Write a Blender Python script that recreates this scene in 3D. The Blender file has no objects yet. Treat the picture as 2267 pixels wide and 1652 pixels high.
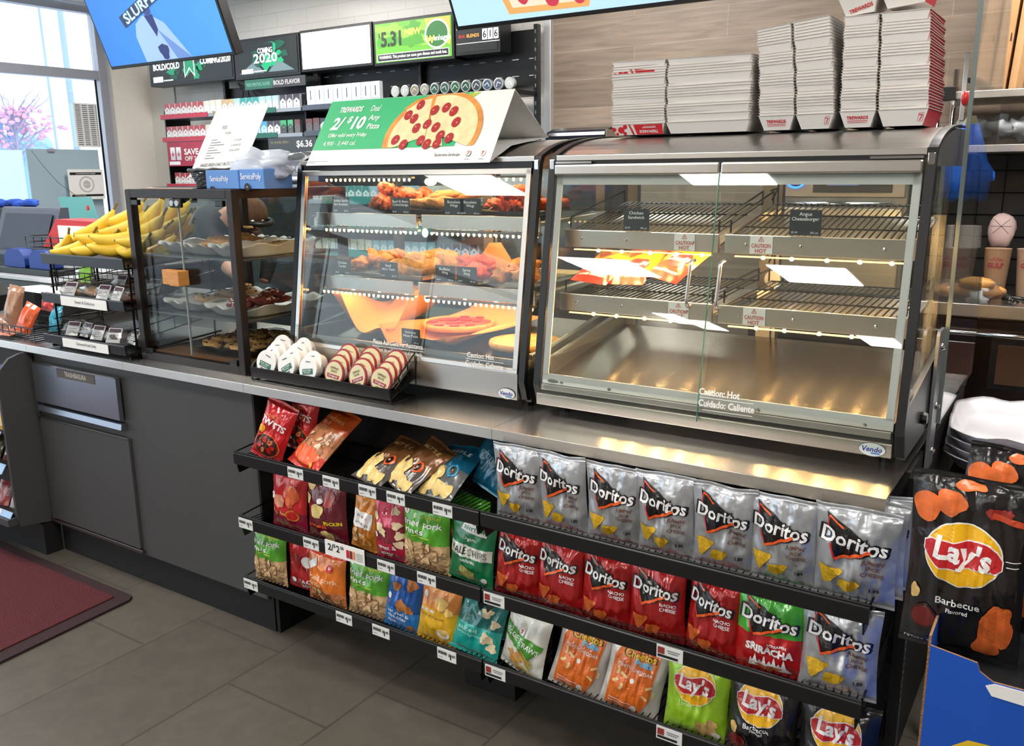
import bpy, bmesh, math, random
from math import sin, cos, pi, radians
from mathutils import Vector, Matrix, noise
random.seed(7)
R = random.Random(11)
COL = bpy.context.scene.collection
H = .8515          # counter height
YW = 3.0           # back wall

# ------------------------------------------------------------------ materials
def srgb(r, g, b):
    f = lambda c: (c/255/12.92) if c/255 <= .04045 else ((c/255+.055)/1.055)**2.4
    return (f(r), f(g), f(b), 1)
_M = {}
def mat(name, rgb, rough=.5, metal=0, emit=0, coat=0, bump=0, bscale=20, var=0, vscale=8, aniso=0, spec=.5, stretch=(1,1,1), trans=0, sheen=0, ergb=None, sss=0):
    if name in _M: return _M[name]
    m = bpy.data.materials.new(name); m.use_nodes = True
    nt = m.node_tree; b = nt.nodes['Principled BSDF']
    c = srgb(*rgb)
    b.inputs['Base Color'].default_value = c
    b.inputs['Roughness'].default_value = rough
    b.inputs['Metallic'].default_value = metal
    b.inputs['Specular IOR Level'].default_value = spec
    if coat: b.inputs['Coat Weight'].default_value = coat; b.inputs['Coat Roughness'].default_value = .12
    if emit:
        b.inputs['Emission Color'].default_value = srgb(*(ergb or rgb)); b.inputs['Emission Strength'].default_value = emit
    if aniso:
        b.inputs['Anisotropic'].default_value = aniso
    if trans: b.inputs['Transmission Weight'].default_value = trans
    if sss:
        b.inputs['Subsurface Weight'].default_value = sss; b.inputs['Subsurface Scale'].default_value = .01
    if bump or var:
        tc = nt.nodes.new('ShaderNodeTexCoord'); mp = nt.nodes.new('ShaderNodeMapping'); mp.inputs['Scale'].default_value = stretch
        nt.links.new(tc.outputs['Object'], mp.inputs['Vector'])
        if bump:
            n = nt.nodes.new('ShaderNodeTexNoise'); n.inputs['Scale'].default_value = bscale; n.inputs['Detail'].default_value = 3
            nt.links.new(mp.outputs[0], n.inputs['Vector'])
            bp = nt.nodes.new('ShaderNodeBump'); bp.inputs['Strength'].default_value = bump; bp.inputs['Distance'].default_value = .01
            nt.links.new(n.outputs['Fac'], bp.inputs['Height']); nt.links.new(bp.outputs[0], b.inputs['Normal'])
        if var:
            n2 = nt.nodes.new('ShaderNodeTexNoise'); n2.inputs['Scale'].default_value = vscale; n2.inputs['Detail'].default_value = 4
            nt.links.new(mp.outputs[0], n2.inputs['Vector'])
            rp = nt.nodes.new('ShaderNodeValToRGB'); e = rp.color_ramp.elements
            e[0].position = .3; e[1].position = .7
            e[0].color = tuple(max(0, x*(1-var)) for x in c[:3])+(1,); e[1].color = tuple(min(1, x*(1+var)) for x in c[:3])+(1,)
            nt.links.new(n2.outputs['Fac'], rp.inputs[0]); nt.links.new(rp.outputs[0], b.inputs['Base Color'])
    _M[name] = m
    return m

def glass_mat(name, tint=(235,245,240), rough=.0, refl=1.0, haze=0):
    if name in _M: return _M[name]
    m = bpy.data.materials.new(name); m.use_nodes = True; nt = m.node_tree
    nt.nodes.clear()
    o = nt.nodes.new('ShaderNodeOutputMaterial'); mx = nt.nodes.new('ShaderNodeMixShader')
    t = nt.nodes.new('ShaderNodeBsdfTransparent'); t.inputs[0].default_value = srgb(*tint)
    g = nt.nodes.new('ShaderNodeBsdfGlossy'); g.inputs['Roughness'].default_value = rough; g.inputs[0].default_value = (refl, refl, refl, 1)
    f = nt.nodes.new('ShaderNodeFresnel'); ge = nt.nodes.new('ShaderNodeNewGeometry'); ma = nt.nodes.new('ShaderNodeMath'); ma.operation = 'MULTIPLY_ADD'; ma.inputs[1].default_value = 1/1.5-1.5; ma.inputs[2].default_value = 1.5
    nt.links.new(ge.outputs['Backfacing'], ma.inputs[0]); nt.links.new(ma.outputs[0], f.inputs[0])
    nt.links.new(f.outputs[0], mx.inputs[0]); nt.links.new(t.outputs[0], mx.inputs[1]); nt.links.new(g.outputs[0], mx.inputs[2])
    last = mx
    if haze:
        d = nt.nodes.new('ShaderNodeBsdfDiffuse'); d.inputs[0].default_value = (.8, .85, .9, 1)
        m2 = nt.nodes.new('ShaderNodeMixShader'); m2.inputs[0].default_value = haze
        nt.links.new(mx.outputs[0], m2.inputs[1]); nt.links.new(d.outputs[0], m2.inputs[2]); last = m2
    nt.links.new(last.outputs[0], o.inputs[0])
    _M[name] = m; return m

def brick_mat(name, c1, c2, cm, w, h, axes, offx=0, offz=0, rough=.5, mortar=.003, grain=0, offset=.5, bump=.2, spec=.5):
    m = bpy.data.materials.new(name); m.use_nodes = True; nt = m.node_tree; b = nt.nodes['Principled BSDF']
    b.inputs['Roughness'].default_value = rough; b.inputs['Specular IOR Level'].default_value = spec
    ge = nt.nodes.new('ShaderNodeNewGeometry'); sp = nt.nodes.new('ShaderNodeSeparateXYZ'); cb = nt.nodes.new('ShaderNodeCombineXYZ')
    nt.links.new(ge.outputs['Position'], sp.inputs[0])
    for i, (ax, of) in enumerate(zip(axes, (offx, offz))):
        a = nt.nodes.new('ShaderNodeMath'); a.operation = 'ADD'; a.inputs[1].default_value = of
        nt.links.new(sp.outputs['XYZ'.index(ax)], a.inputs[0]); nt.links.new(a.outputs[0], cb.inputs[i])
    br = nt.nodes.new('ShaderNodeTexBrick'); br.offset = offset
    br.inputs['Scale'].default_value = 1; br.inputs['Brick Width'].default_value = w; br.inputs['Row Height'].default_value = h
    br.inputs['Mortar Size'].default_value = mortar; br.inputs['Mortar Smooth'].default_value = .1
    br.inputs['Color1'].default_value = srgb(*c1); br.inputs['Color2'].default_value = srgb(*c2); br.inputs['Mortar'].default_value = srgb(*cm)
    nt.links.new(cb.outputs[0], br.inputs['Vector'])
    src = br.outputs['Color']
    if grain:
        mp = nt.nodes.new('ShaderNodeMapping'); mp.inputs['Scale'].default_value = (1.2, 14, 1) if grain != 2 else (5, 5, 5)
        nt.links.new(cb.outputs[0], mp.inputs['Vector'])
        n = nt.nodes.new('ShaderNodeTexNoise'); n.inputs['Scale'].default_value = 3; n.inputs['Detail'].default_value = 6; n.inputs['Distortion'].default_value = .6
        nt.links.new(mp.outputs[0], n.inputs['Vector'])
        rp = nt.nodes.new('ShaderNodeValToRGB'); e = rp.color_ramp.elements; e[0].position = .3; e[1].position = .7
        lo = .72 if grain != 2 else .85
        e[0].color = (lo, lo, lo, 1); e[1].color = (1.12, 1.12, 1.12, 1)
        nt.links.new(n.outputs['Fac'], rp.inputs[0])
        mu = nt.nodes.new('ShaderNodeMix'); mu.data_type = 'RGBA'; mu.blend_type = 'MULTIPLY'; mu.inputs[0].default_value = 1
        nt.links.new(src, mu.inputs[6]); nt.links.new(rp.outputs[0], mu.inputs[7]); src = mu.outputs[2]
    nt.links.new(src, b.inputs['Base Color'])
    bp = nt.nodes.new('ShaderNodeBump'); bp.inputs['Strength'].default_value = bump; bp.inputs['Distance'].default_value = .003; bp.invert = True
    nt.links.new(br.outputs['Fac'], bp.inputs['Height']); nt.links.new(bp.outputs[0], b.inputs['Normal'])
    return m

def steel_mat(name, rgb, rough=.25, aniso=.0, axis='X', stretch=(1, 25, 25)):
    if name in _M: return _M[name]
    m = mat(name, rgb, rough, 1, bump=.004, bscale=4, stretch=stretch, aniso=aniso)
    if aniso:
        nt = m.node_tree; t = nt.nodes.new('ShaderNodeTangent'); t.direction_type = 'RADIAL'; t.axis = axis
        nt.links.new(t.outputs[0], nt.nodes['Principled BSDF'].inputs['Tangent'])
    return m

STEEL = steel_mat('brushed_steel', (205,200,193), .28)
STEELT = steel_mat('brushed_steel_top', (216,211,204), .25, aniso=.95, axis='X')
STEELD = steel_mat('dull_steel', (130,128,124), .38)
CHROME = mat('chrome', (215,215,215), .12, 1)
BLACKM = mat('black_metal', (22,22,23), .38, .2)
BLACKP = mat('black_plastic', (17,18,20), .35)
DARKW = mat('black_wire', (20,20,20), .3, .5)
CHAR = mat('charcoal_laminate', (70,71,71), .5, bump=.05, bscale=300, var=.06, vscale=2)
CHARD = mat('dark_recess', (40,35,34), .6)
KICK = mat('kick_black', (16,16,17), .6)
WHITE = mat('white_card', (240,238,234), .6)
WHITEP = mat('white_plastic', (232,232,232), .35)
PAPERW = mat('paper_white', (246,246,244), .7)
GLASS = glass_mat('clear_glass', (247,250,249))
GLASSP = glass_mat('pastry_glass', (247,250,249), 0, .30)
GLASSF = glass_mat('case_glass', (248,251,249), 0, .9, .008)
WRAP = glass_mat('clear_wrap', (235,235,235), .12, 1.0, .10)
INK = mat('ink_black', (20,20,22), .5)
INKG = mat('ink_grey', (110,110,112), .6)
RED = mat('print_red', (205,28,40), .45)

# ------------------------------------------------------------------ mesh builder
class MB:
    def __init__(s): s.v = []; s.f = []; s.m = []; s.mats = []
    def mi(s, m):
        if m not in s.mats: s.mats.append(m)
        return s.mats.index(m)
    def add(s, v, f, m):
        b = len(s.v); i = s.mi(m)
        s.v += [tuple(p) for p in v]
        for q in f: s.f.append(tuple(b+k for k in q)); s.m.append(i)
        return s
    def box(s, x0, x1, y0, y1, z0, z1, m):
        v = [(x, y, z) for x in (x0, x1) for y in (y0, y1) for z in (z0, z1)]
        return s.add(v, [(0,1,3,2),(4,6,7,5),(0,4,5,1),(2,3,7,6),(0,2,6,4),(1,5,7,3)], m)
    def quad(s, a, b, c, d, m): return s.add([a, b, c, d], [(0,1,2,3)], m)
    def tube(s, pts, r, m, n=6, closed=False):
        pts = [Vector(p) for p in pts]; rings = []; N = len(pts)
        up = None
        for i, p in enumerate(pts):
            a = pts[i-1] if (i or closed) else pts[i]; c = pts[(i+1) % N] if (i < N-1 or closed) else pts[i]
            t = (c-a)
            if t.length < 1e-9: t = Vector((0,0,1))
            t.normalize()
            if up is None or abs(up.dot(t)) > .95:
                up = Vector((0,0,1)) if abs(t.z) < .9 else Vector((1,0,0))
            u = up.cross(t); u.normalize(); w = t.cross(u); up = w
            rr = r[i] if isinstance(r, (list, tuple)) else r
            rings.append([p+u*rr*cos(2*pi*k/n)+w*rr*sin(2*pi*k/n) for k in range(n)])
        v = [q for g in rings for q in g]; f = []
        for i in range(N if closed else N-1):
            j = (i+1) % N
            for k in range(n): f.append((i*n+k, i*n+(k+1) % n, j*n+(k+1) % n, j*n+k))
        if not closed: f += [tuple(range(n))[::-1], tuple((N-1)*n+k for k in range(n))]
        return s.add(v, f, m)
    def prism(s, poly, axis, a0, a1, m, m_edge=None):
        n = len(poly)
        def P(p, a):
            return {'x': (a, p[0], p[1]), 'y': (p[0], a, p[1]), 'z': (p[0], p[1], a)}[axis]
        v = [P(p, a0) for p in poly]+[P(p, a1) for p in poly]
        s.add(v, [tuple(range(n))[::-1], tuple(range(n, 2*n))], m)
        s.add(v, [(i, (i+1) % n, n+(i+1) % n, n+i) for i in range(n)], m_edge or m)
        return s
    def lathe(s, prof, c, m, axis='z', n=20, a0=0, a1=2*pi):
        full = abs(a1-a0-2*pi) < 1e-6; N = n if full else n+1; v = []
        for r, h in prof:
            for k in range(N):
                a = a0+(a1-a0)*k/n; x, y = r*cos(a), r*sin(a)
                q = {'z': (x, y, h), 'y': (x, h, y), 'x': (h, x, y)}[axis]
                v.append((c[0]+q[0], c[1]+q[1], c[2]+q[2]))
        f = []
        for i in range(len(prof)-1):
            for k in range(n):
                k2 = (k+1) % N
                f.append((i*N+k, i*N+k2, (i+1)*N+k2, (i+1)*N+k))
        if full: f += [tuple(range(N))[::-1], tuple((len(prof)-1)*N+k for k in range(N))]
        return s.add(v, f, m)
    def ell(s, c, rx, ry, rz, m, n=12, k=8, wob=0, seed=0, rot=None):
        v = []
        for i in range(k+1):
            t = pi*i/k
            for j in range(n):
                a = 2*pi*j/n
                p = Vector((sin(t)*cos(a), sin(t)*sin(a), cos(t)))
                q = 1+wob*noise.noise(p*2.2+Vector((seed*3.1, seed*1.7, seed)))*1.6
                p = Vector((p.x*rx*q, p.y*ry*q, p.z*rz*q))
                if rot: p = rot @ p
                v.append(p+Vector(c))
        f = [(i*n+j, i*n+(j+1) % n, (i+1)*n+(j+1) % n, (i+1)*n+j) for i in range(k) for j in range(n)]
        return s.add(v, f, m)

def props(o, label=None, cat=None, group=None, kind=None):
    if label: o['label'] = label
    if cat: o['category'] = cat
    if group: o['group'] = group
    if kind: o['kind'] = kind
    return o
def thing(name, label, cat, loc=(0,0,0), rz=0, group=None, rx=0, ry=0):
    o = bpy.data.objects.new(name, None); COL.objects.link(o); o.empty_display_size = .05
    o.location = loc; o.rotation_euler = (rx, ry, rz)
    return props(o, label, cat, group)
def obj(name, mb, parent=None, label=None, cat=None, group=None, kind=None, smooth=False, bevel=0, world=True, origin=None, sub=0, solid=0):
    """parent given & world=True: verts are in world space, moved into the (unrotated) parent's space"""
    me = bpy.data.meshes.new(name)
    off = Vector((0,0,0))
    if parent is not None:
        if world:
            q = parent
            while q: off += q.location; q = q.parent
        loc = Vector((0,0,0))
    else:
        if origin is None:
            xs, ys, zs = zip(*mb.v); origin = ((min(xs)+max(xs))/2, (min(ys)+max(ys))/2, min(zs))
        off = Vector(origin) if world else Vector((0,0,0)); loc = Vector(origin)
    me.from_pydata([tuple(Vector(p)-off) for p in mb.v], [], mb.f)
    for m in mb.mats: me.materials.append(m)
    me.polygons.foreach_set('material_index', mb.m)
    if smooth: me.polygons.foreach_set('use_smooth', [True]*len(mb.f))
    me.validate(); me.update()
    o = bpy.data.objects.new(name, me); COL.objects.link(o)
    o.location = loc; o.parent = parent
    if bevel:
        b = o.modifiers.new('bevel', 'BEVEL'); b.width = bevel; b.segments = 2; b.limit_method = 'ANGLE'
    if solid:
        b = o.modifiers.new('solid', 'SOLIDIFY'); b.thickness = solid
    if sub:
        b = o.modifiers.new('sub', 'SUBSURF'); b.levels = sub; b.render_levels = sub
    return props(o, label, cat, group, kind)
def dup(root, loc, rot=None, scale=None, label=None, group=None, cat=None):
    kids = [c for c in bpy.data.objects if c.parent == root] if root not in _KIDS else _KIDS[root]
    _KIDS[root] = kids
    r = root.copy(); COL.objects.link(r); r.location = loc
    if rot is not None: r.rotation_euler = rot
    if scale is not None: r.scale = scale
    props(r, label, cat, group)
    for c in kids:
        gk = _KIDS.setdefault(c, [g for g in bpy.data.objects if g.parent == c])
        n = c.copy(); COL.objects.link(n); n.parent = r
        for g in gk:
            d = g.copy(); COL.objects.link(d); d.parent = n
    return r
_KIDS = {}

# ------------------------------------------------------------------ lettering & flat artwork
_T = {}
def text_geo(s, bold=0, shear=0, spacing=1.0):
    k = (s, bold, shear, spacing)
    if k in _T: return _T[k]
    c = bpy.data.curves.new('t', 'FONT'); c.body = s; c.size = 1; c.resolution_u = 2; c.offset = bold; c.shear = shear
    c.align_x = 'CENTER'; c.align_y = 'CENTER'; c.space_character = spacing
    o = bpy.data.objects.new('t', c); me = bpy.data.meshes.new_from_object(o)
    v = [(p.co.x, p.co.y) for p in me.vertices]; f = [tuple(p.vertices) for p in me.polygons]
    bpy.data.objects.remove(o); bpy.data.meshes.remove(me); bpy.data.curves.remove(c)
    if v:
        xs = [p[0] for p in v]; ys = [p[1] for p in v]; cx = (min(xs)+max(xs))/2; cy = (min(ys)+max(ys))/2
        w = max(xs)-min(xs); v = [(p[0]-cx, p[1]-cy) for p in v]
    else: w = 1
    _T[k] = (v, f, w); return _T[k]
class Art:
    """flat shapes (u right, v up, metres) laid on a surface map F(u,v,lift)->(x,y,z)"""
    def __init__(s, F, cell=None): s.F = F; s.mb = MB(); s.cell = cell; s.n = 0
    def put(s, v, f, m, lift):
        s.n += 1; lift = .0006*lift+.00002*(s.n % 12)
        if s.cell:
            bm = bmesh.new(); bv = [bm.verts.new((a, b, 0)) for a, b in v]
            for q in f:
                try: bm.faces.new([bv[k] for k in q])
                except Exception: pass
            for ax in (0, 1):
                lo = min(p[ax] for p in v); hi = max(p[ax] for p in v)
                k = math.ceil(lo/s.cell)
                while k*s.cell < hi:
                    co = [0,0,0]; co[ax] = k*s.cell; no = [0,0,0]; no[ax] = 1
                    bmesh.ops.bisect_plane(bm, geom=bm.verts[:]+bm.edges[:]+bm.faces[:], plane_co=co, plane_no=no, dist=1e-6)
                    k += 1
            bm.verts.index_update(); v = [(p.co.x, p.co.y) for p in bm.verts]; f = [tuple(q.index for q in g.verts) for g in bm.faces]; bm.free()
        s.mb.add([s.F(a, b, lift) for a, b in v], f, m)
    def text(s, t, u, v, size, m, bold=0, shear=0, rot=0, lift=1, sx=1, width=None, spacing=1.0):
        V, Fc, w = text_geo(t, bold, shear, spacing)
        if not V: return s
        kx = width/w if width else size*sx
        if width and not size: size = kx
        c, d = cos(rot), sin(rot)
        s.put([(u+(a*kx)*c-(b*size)*d, v+(a*kx)*d+(b*size)*c) for a, b in V], Fc, m, lift); return s
    def rect(s, u0, u1, v0, v1, m, lift=1): s.put([(u0,v0),(u1,v0),(u1,v1),(u0,v1)], [(0,1,2,3)], m, lift); return s
    def poly(s, pts, m, lift=1): s.put(pts, [tuple(range(len(pts)))], m, lift); return s
    def disc(s, u, v, ru, rv, m, lift=1, n=20, wob=0, seed=0, rot=0):
        P = []
        for k in range(n):
            a = 2*pi*k/n; q = 1+wob*sin(3*a+seed)+wob*.6*sin(5*a+seed*2.3)
            x, y = ru*q*cos(a), rv*q*sin(a)
            P.append((u+x*cos(rot)-y*sin(rot), v+x*sin(rot)+y*cos(rot)))
        s.put(P, [tuple(range(n))], m, lift); return s
    def line(s, pts, w, m, lift=1):
        for (a, b), (c, d) in zip(pts, pts[1:]):
            L = math.hypot(c-a, d-b) or 1; nx, ny = -(d-b)/L*w/2, (c-a)/L*w/2
            s.put([(a-nx, b-ny), (c-nx, d-ny), (c+nx, d+ny), (a+nx, b+ny)], [(0,1,2,3)], m, lift)
        return s
    def obj(s, name, parent=None, **k):
        return obj(name, s.mb, parent, **k)
def flatF(o, U, V):
    o = Vector(o); U = Vector(U).normalized(); V = Vector(V).normalized(); N = U.cross(V)
    return lambda u, v, l: o+U*u+V*v+N*l
def bez(pts, n=12):
    out = []
    for i in range(n+1):
        t = i/n; q = [Vector(p) for p in pts]
        while len(q) > 1: q = [a.lerp(b, t) for a, b in zip(q, q[1:])]
        out.append(q[0])
    return out
# ================================================================== CAMERA
def camera():
    f, yaw, pitch, roll = 1946.869, .5837, .2253, -.0107
    cy, sy, cp, sp = cos(yaw), sin(yaw), cos(pitch), sin(pitch)
    fw = Vector((-sy*cp, cy*cp, -sp)); r0 = Vector((cy, sy, 0)); u0 = r0.cross(fw)
    r = cos(roll)*r0+sin(roll)*u0; u = -sin(roll)*r0+cos(roll)*u0
    c = bpy.data.cameras.new('camera'); o = bpy.data.objects.new('camera', c); COL.objects.link(o)
    M = Matrix((r, u, -fw)).transposed().to_4x4(); M.translation = (2.1059, -1.7102, 1.4686); o.matrix_world = M
    c.sensor_fit = 'HORIZONTAL'; c.sensor_width = 36; c.lens = f/2267*36; c.clip_end = 200; c.clip_start = .05
    bpy.context.scene.camera = o
camera()
sc = bpy.context.scene
sc.view_settings.view_transform = 'Standard'; sc.view_settings.look = 'None'; sc.view_settings.exposure = 0.0; sc.view_settings.gamma = 1.0
try:
    sc.cycles.use_denoising = True; sc.cycles.max_bounces = 8; sc.cycles.transparent_max_bounces = 24; sc.cycles.caustics_reflective = False
    sc.cycles.caustics_refractive = False; sc.cycles.sample_clamp_indirect = 6
except Exception: pass
w = bpy.data.worlds.new('world'); sc.world = w; w.use_nodes = True
bg = w.node_tree.nodes['Background']; bg.inputs[0].default_value = (.80, .90, 1.0, 1); bg.inputs[1].default_value = 2.6

# ================================================================== ROOM SHELL
ST = dict(kind='structure')
XL, XR, YF, ZC = -4.55, 4.2, -16.0, 2.75
floor_m = brick_mat('floor_tile', (92,87,78), (86,81,73), (72,68,61), .8, .403, 'YX', offx=.03, offz=-.108+.403*30, rough=.42, mortar=.004, grain=2, offset=.25, bump=.25)
obj('floor', MB().box(XL-.1, XR, YF, YW+.1, -.05, 0, floor_m), **ST)
wall_w = mat('painted_wall', (226,222,214), .55, bump=.08, bscale=12)
wall_r = mat('rough_painted_wall', (242,236,226), .6, bump=.9, bscale=6, stretch=(1,1,2.2))
wood_m = brick_mat('wood_plank_tile', (150,133,117), (128,112,98), (160,148,134), 1.07, .16, 'XZ', offx=.165+1.07*8, offz=-1.825+1.6, rough=.45, grain=1, bump=.3, mortar=.002)
tile_w = brick_mat('white_wall_tile', (214,212,208), (208,206,202), (190,188,184), .30, .10, 'XZ', rough=.25, bump=.15, mortar=.002)
obj('ceiling', MB().box(XL, XR, YF, YW, ZC, ZC+.05, mat('ceiling_paint', (225,225,222), .8)), **ST)
obj('wall_back', MB().box(XL-.2, -.69, YW, YW+.12, 0, ZC, tile_w).box(-.69, XR, YW, YW+.12, 0, ZC, wood_m), **ST)
obj('wall_right', MB().box(XR, XR+.1, YF, YW, 0, ZC, mat('side_wall', (150,140,130), .7)), **ST)
obj('wall_front', MB().box(XL, XR, YF-.1, YF, 0, ZC, mat('far_wall', (120,112,104), .7)), **ST)
obj('trim_1', MB().box(-.735, -.69, YW-.03, YW, .0, ZC, mat('aluminium_trim', (205,207,210), .35, .6)), bevel=.003, **ST)
# left wall: rough column, sill, then the shopfront glazing
obj('wall_left', MB().box(XL-.15, XL, 2.66, YW, 0, ZC, wall_r).box(XL-.15, XL, YF, -9, 0, ZC, wall_w), **ST)
obj('trim_2', MB().box(XL, XL+.32, YW-.012, YW-.001, 0, ZC, mat('painted_panel', (224,221,214), .5)), bevel=.002, **ST)
frame_m = mat('window_aluminium', (176,178,190), .4, .3)
frost = mat('frosted_panel', (205,240,244), .6, emit=.55, ergb=(190,235,240))  # these two panels glow to stand in for daylight from behind
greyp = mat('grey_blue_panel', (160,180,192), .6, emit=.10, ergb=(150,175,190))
gl_out = glass_mat('window_glass', (250,252,252))
n = 1
ys = [2.64, .95, -.8, -2.6, -4.4, -6.2, -9]
for a, b in zip(ys, ys[1:]):
    win = thing('window_%d' % n, None, None, (XL-.06, (a+b)/2, 0)); win['kind'] = 'structure'
    fr = MB()
    for (p, q) in ((a-.07, a), (b, b+.03)): fr.box(XL-.10, XL-.02, p, q, 0, ZC, frame_m)
    for z in (0, 2.20, ZC-.06): fr.box(XL-.10, XL-.02, b+.03, a-.07, z, z+.07, frame_m)
    obj('frame', fr, win, bevel=.003)
    obj('seal', MB().box(XL-.018, XL-.012, a-.12, a-.105, .1, 2.2, BLACKP), win)
    obj('pane', MB().box(XL-.065, XL-.055, b+.03, a-.07, .07, ZC-.06, gl_out), win)
    if n == 1:
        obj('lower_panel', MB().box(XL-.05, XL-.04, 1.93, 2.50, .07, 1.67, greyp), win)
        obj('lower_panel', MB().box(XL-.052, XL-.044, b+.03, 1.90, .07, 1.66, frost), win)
        obj('panel_clip', MB().box(XL-.04, XL-.02, 2.09, 2.14, 1.65, 1.675, frame_m), win, bevel=.002)
    elif n == 2:
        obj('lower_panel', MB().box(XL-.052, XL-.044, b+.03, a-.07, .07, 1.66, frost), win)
    n += 1

# white sheet of dashes on the glass, notice, cord
P = MB().box(XL-.036, XL-.03, 2.33, 2.525, 1.69, 2.02, PAPERW)
v = obj('vent_grille', P, label='white sheet with rows of dark dashes on the window beside the left column', cat='grille')
A = Art(flatF((XL-.029, 2.33, 1.69), (0,1,0), (0,0,1)))
dk = mat('dash_dark', (40,62,72), .5)
for i in range(21):
    for j in range(3): A.rect(.012+j*.056, .054+j*.056, .015+i*.0148, .0205+i*.0148, dk)
    A.rect(.178, .188, .015+i*.0148, .0205+i*.0148, dk)
A.obj('slots', v)
nt_ = obj('paper_notice', MB().box(XL+.02, XL+.024, 2.19, 2.48, 1.29, 1.52, PAPERW), label='white paper notice with a round grey seal between two black bands on the window panel', cat='notice')
A = Art(flatF((XL+.0245, 2.335, 1.405), (0,1,0), (0,0,1)))
A.rect(-.13, .13, .072, .092, INK).rect(-.13, .13, -.092, -.076, INK).text('LATE PROMOTED ORDER', 0, .082, .014, PAPERW, lift=2).text('LICENSE EXPIRES', -.06, -.084, .012, PAPERW, lift=2)
g2 = mat('seal_grey', (190,190,188), .6)
A.disc(0, 0, .062, .062, g2).disc(0, 0, .052, .052, PAPERW, lift=2).disc(0, 0, .03, .03, g2, lift=3).text('SEAL', 0, 0, .018, PAPERW, lift=4)
A.obj('print', nt_)
obj('power_cord', MB().tube([(XL+.03, 1.93, 1.655), (XL+.03, 2.0, 1.55), (XL+.04, 2.10, 1.42), (XL+.05, 2.25, 1.30), (XL+.05, 2.33, 1.22)], .002, INKG), label='thin grey cord hanging across the frosted window panel', cat='cord')

# ================================================================== OUTSIDE
obj('ground', MB().box(-60, XL-.3, -40, 60, -.25, -.2, mat('outside_asphalt', (225,226,230), .9)), kind='structure')
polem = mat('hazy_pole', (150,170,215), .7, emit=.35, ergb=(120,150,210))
for (y, r_, h, t, lb) in ((5.90, .022, 4.0, 0.04, 'slim pale post with a pink blossom tuft seen through the window'), (6.21, .05, 6.5, .05, 'thick blue grey utility pole seen through the window')):
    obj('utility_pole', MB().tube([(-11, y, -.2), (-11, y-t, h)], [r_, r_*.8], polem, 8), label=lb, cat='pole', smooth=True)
tr = thing('blossom_tree', 'bare branched tree with pink blossom outside the window', 'tree', (-12.3, 5.95, -.2))
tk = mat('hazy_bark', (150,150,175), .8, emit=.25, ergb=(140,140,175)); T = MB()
T.tube([(-12.3,5.95,-.2), (-12.3,5.93,1.3), (-12.3,5.98,1.9), (-12.3,6.0,2.3)], [.07,.05,.04,.03], tk)
tips = []
for i in range(26):
    a = R.uniform(-1.5, 1.5); z0 = R.uniform(1.7, 2.3); L = R.uniform(.35, .8)
    p0 = Vector((-12.3, 5.97, z0)); d = Vector((R.uniform(-.4,.4), sin(a), abs(cos(a))*.6+.15)).normalized()
    p1 = p0+d*L*.5+Vector((0,0,.04)); p2 = p0+d*L; T.tube([p0, p1, p2], [.02,.012,.005], tk, 5); tips.append((p1, p2))
    for j in range(3):
        q = p1.lerp(p2, j/2)+Vector((0,0,0)); e = q+Vector((R.uniform(-.15,.15), R.uniform(-.18,.18), R.uniform(0,.2))); T.tube([q, e], [.007,.003], tk, 4); tips.append((q, e))
obj('trunk', T, tr)
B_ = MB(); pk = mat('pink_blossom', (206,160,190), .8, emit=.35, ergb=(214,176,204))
for p, q in tips:
    for k in range(2):
        c = p.lerp(q, R.random())+Vector((R.uniform(-.08,.08), R.uniform(-.08,.08), R.uniform(-.06,.06)))
        if c.z < 2.55: B_.ell(c, .025+R.random()*.03, .025+R.random()*.03, .02+R.random()*.025, pk, 6, 4)
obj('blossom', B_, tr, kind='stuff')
b = thing('small_building', 'low building with a dark flat canopy roof beyond the tree', 'building', (-13.5, 4.9, -.2))
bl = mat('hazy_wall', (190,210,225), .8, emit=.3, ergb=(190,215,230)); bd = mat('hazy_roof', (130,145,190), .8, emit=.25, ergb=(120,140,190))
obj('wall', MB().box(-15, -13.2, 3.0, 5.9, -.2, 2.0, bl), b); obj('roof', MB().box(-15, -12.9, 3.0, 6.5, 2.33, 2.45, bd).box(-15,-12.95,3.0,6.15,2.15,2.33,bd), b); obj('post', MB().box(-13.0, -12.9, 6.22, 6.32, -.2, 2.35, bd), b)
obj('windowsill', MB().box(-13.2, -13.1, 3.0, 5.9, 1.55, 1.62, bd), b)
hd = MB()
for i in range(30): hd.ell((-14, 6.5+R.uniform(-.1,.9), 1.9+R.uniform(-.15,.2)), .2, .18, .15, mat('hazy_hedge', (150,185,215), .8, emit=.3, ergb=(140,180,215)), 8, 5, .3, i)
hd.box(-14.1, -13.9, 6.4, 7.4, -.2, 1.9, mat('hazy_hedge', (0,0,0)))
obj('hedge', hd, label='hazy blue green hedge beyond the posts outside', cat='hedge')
c_ = thing('parked_van', 'white van parked outside by the thick pole', 'van', (-13, 7.4, -.2))
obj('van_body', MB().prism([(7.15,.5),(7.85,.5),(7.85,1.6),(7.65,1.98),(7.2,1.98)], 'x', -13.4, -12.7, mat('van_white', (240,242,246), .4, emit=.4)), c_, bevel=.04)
for y in (7.3, 7.7): obj('wheel', MB().lathe([(0,-.05),(.2,-.05),(.2,.05),(0,.05)], (-12.7, y, .3), BLACKP, 'x'), c_)

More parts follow.
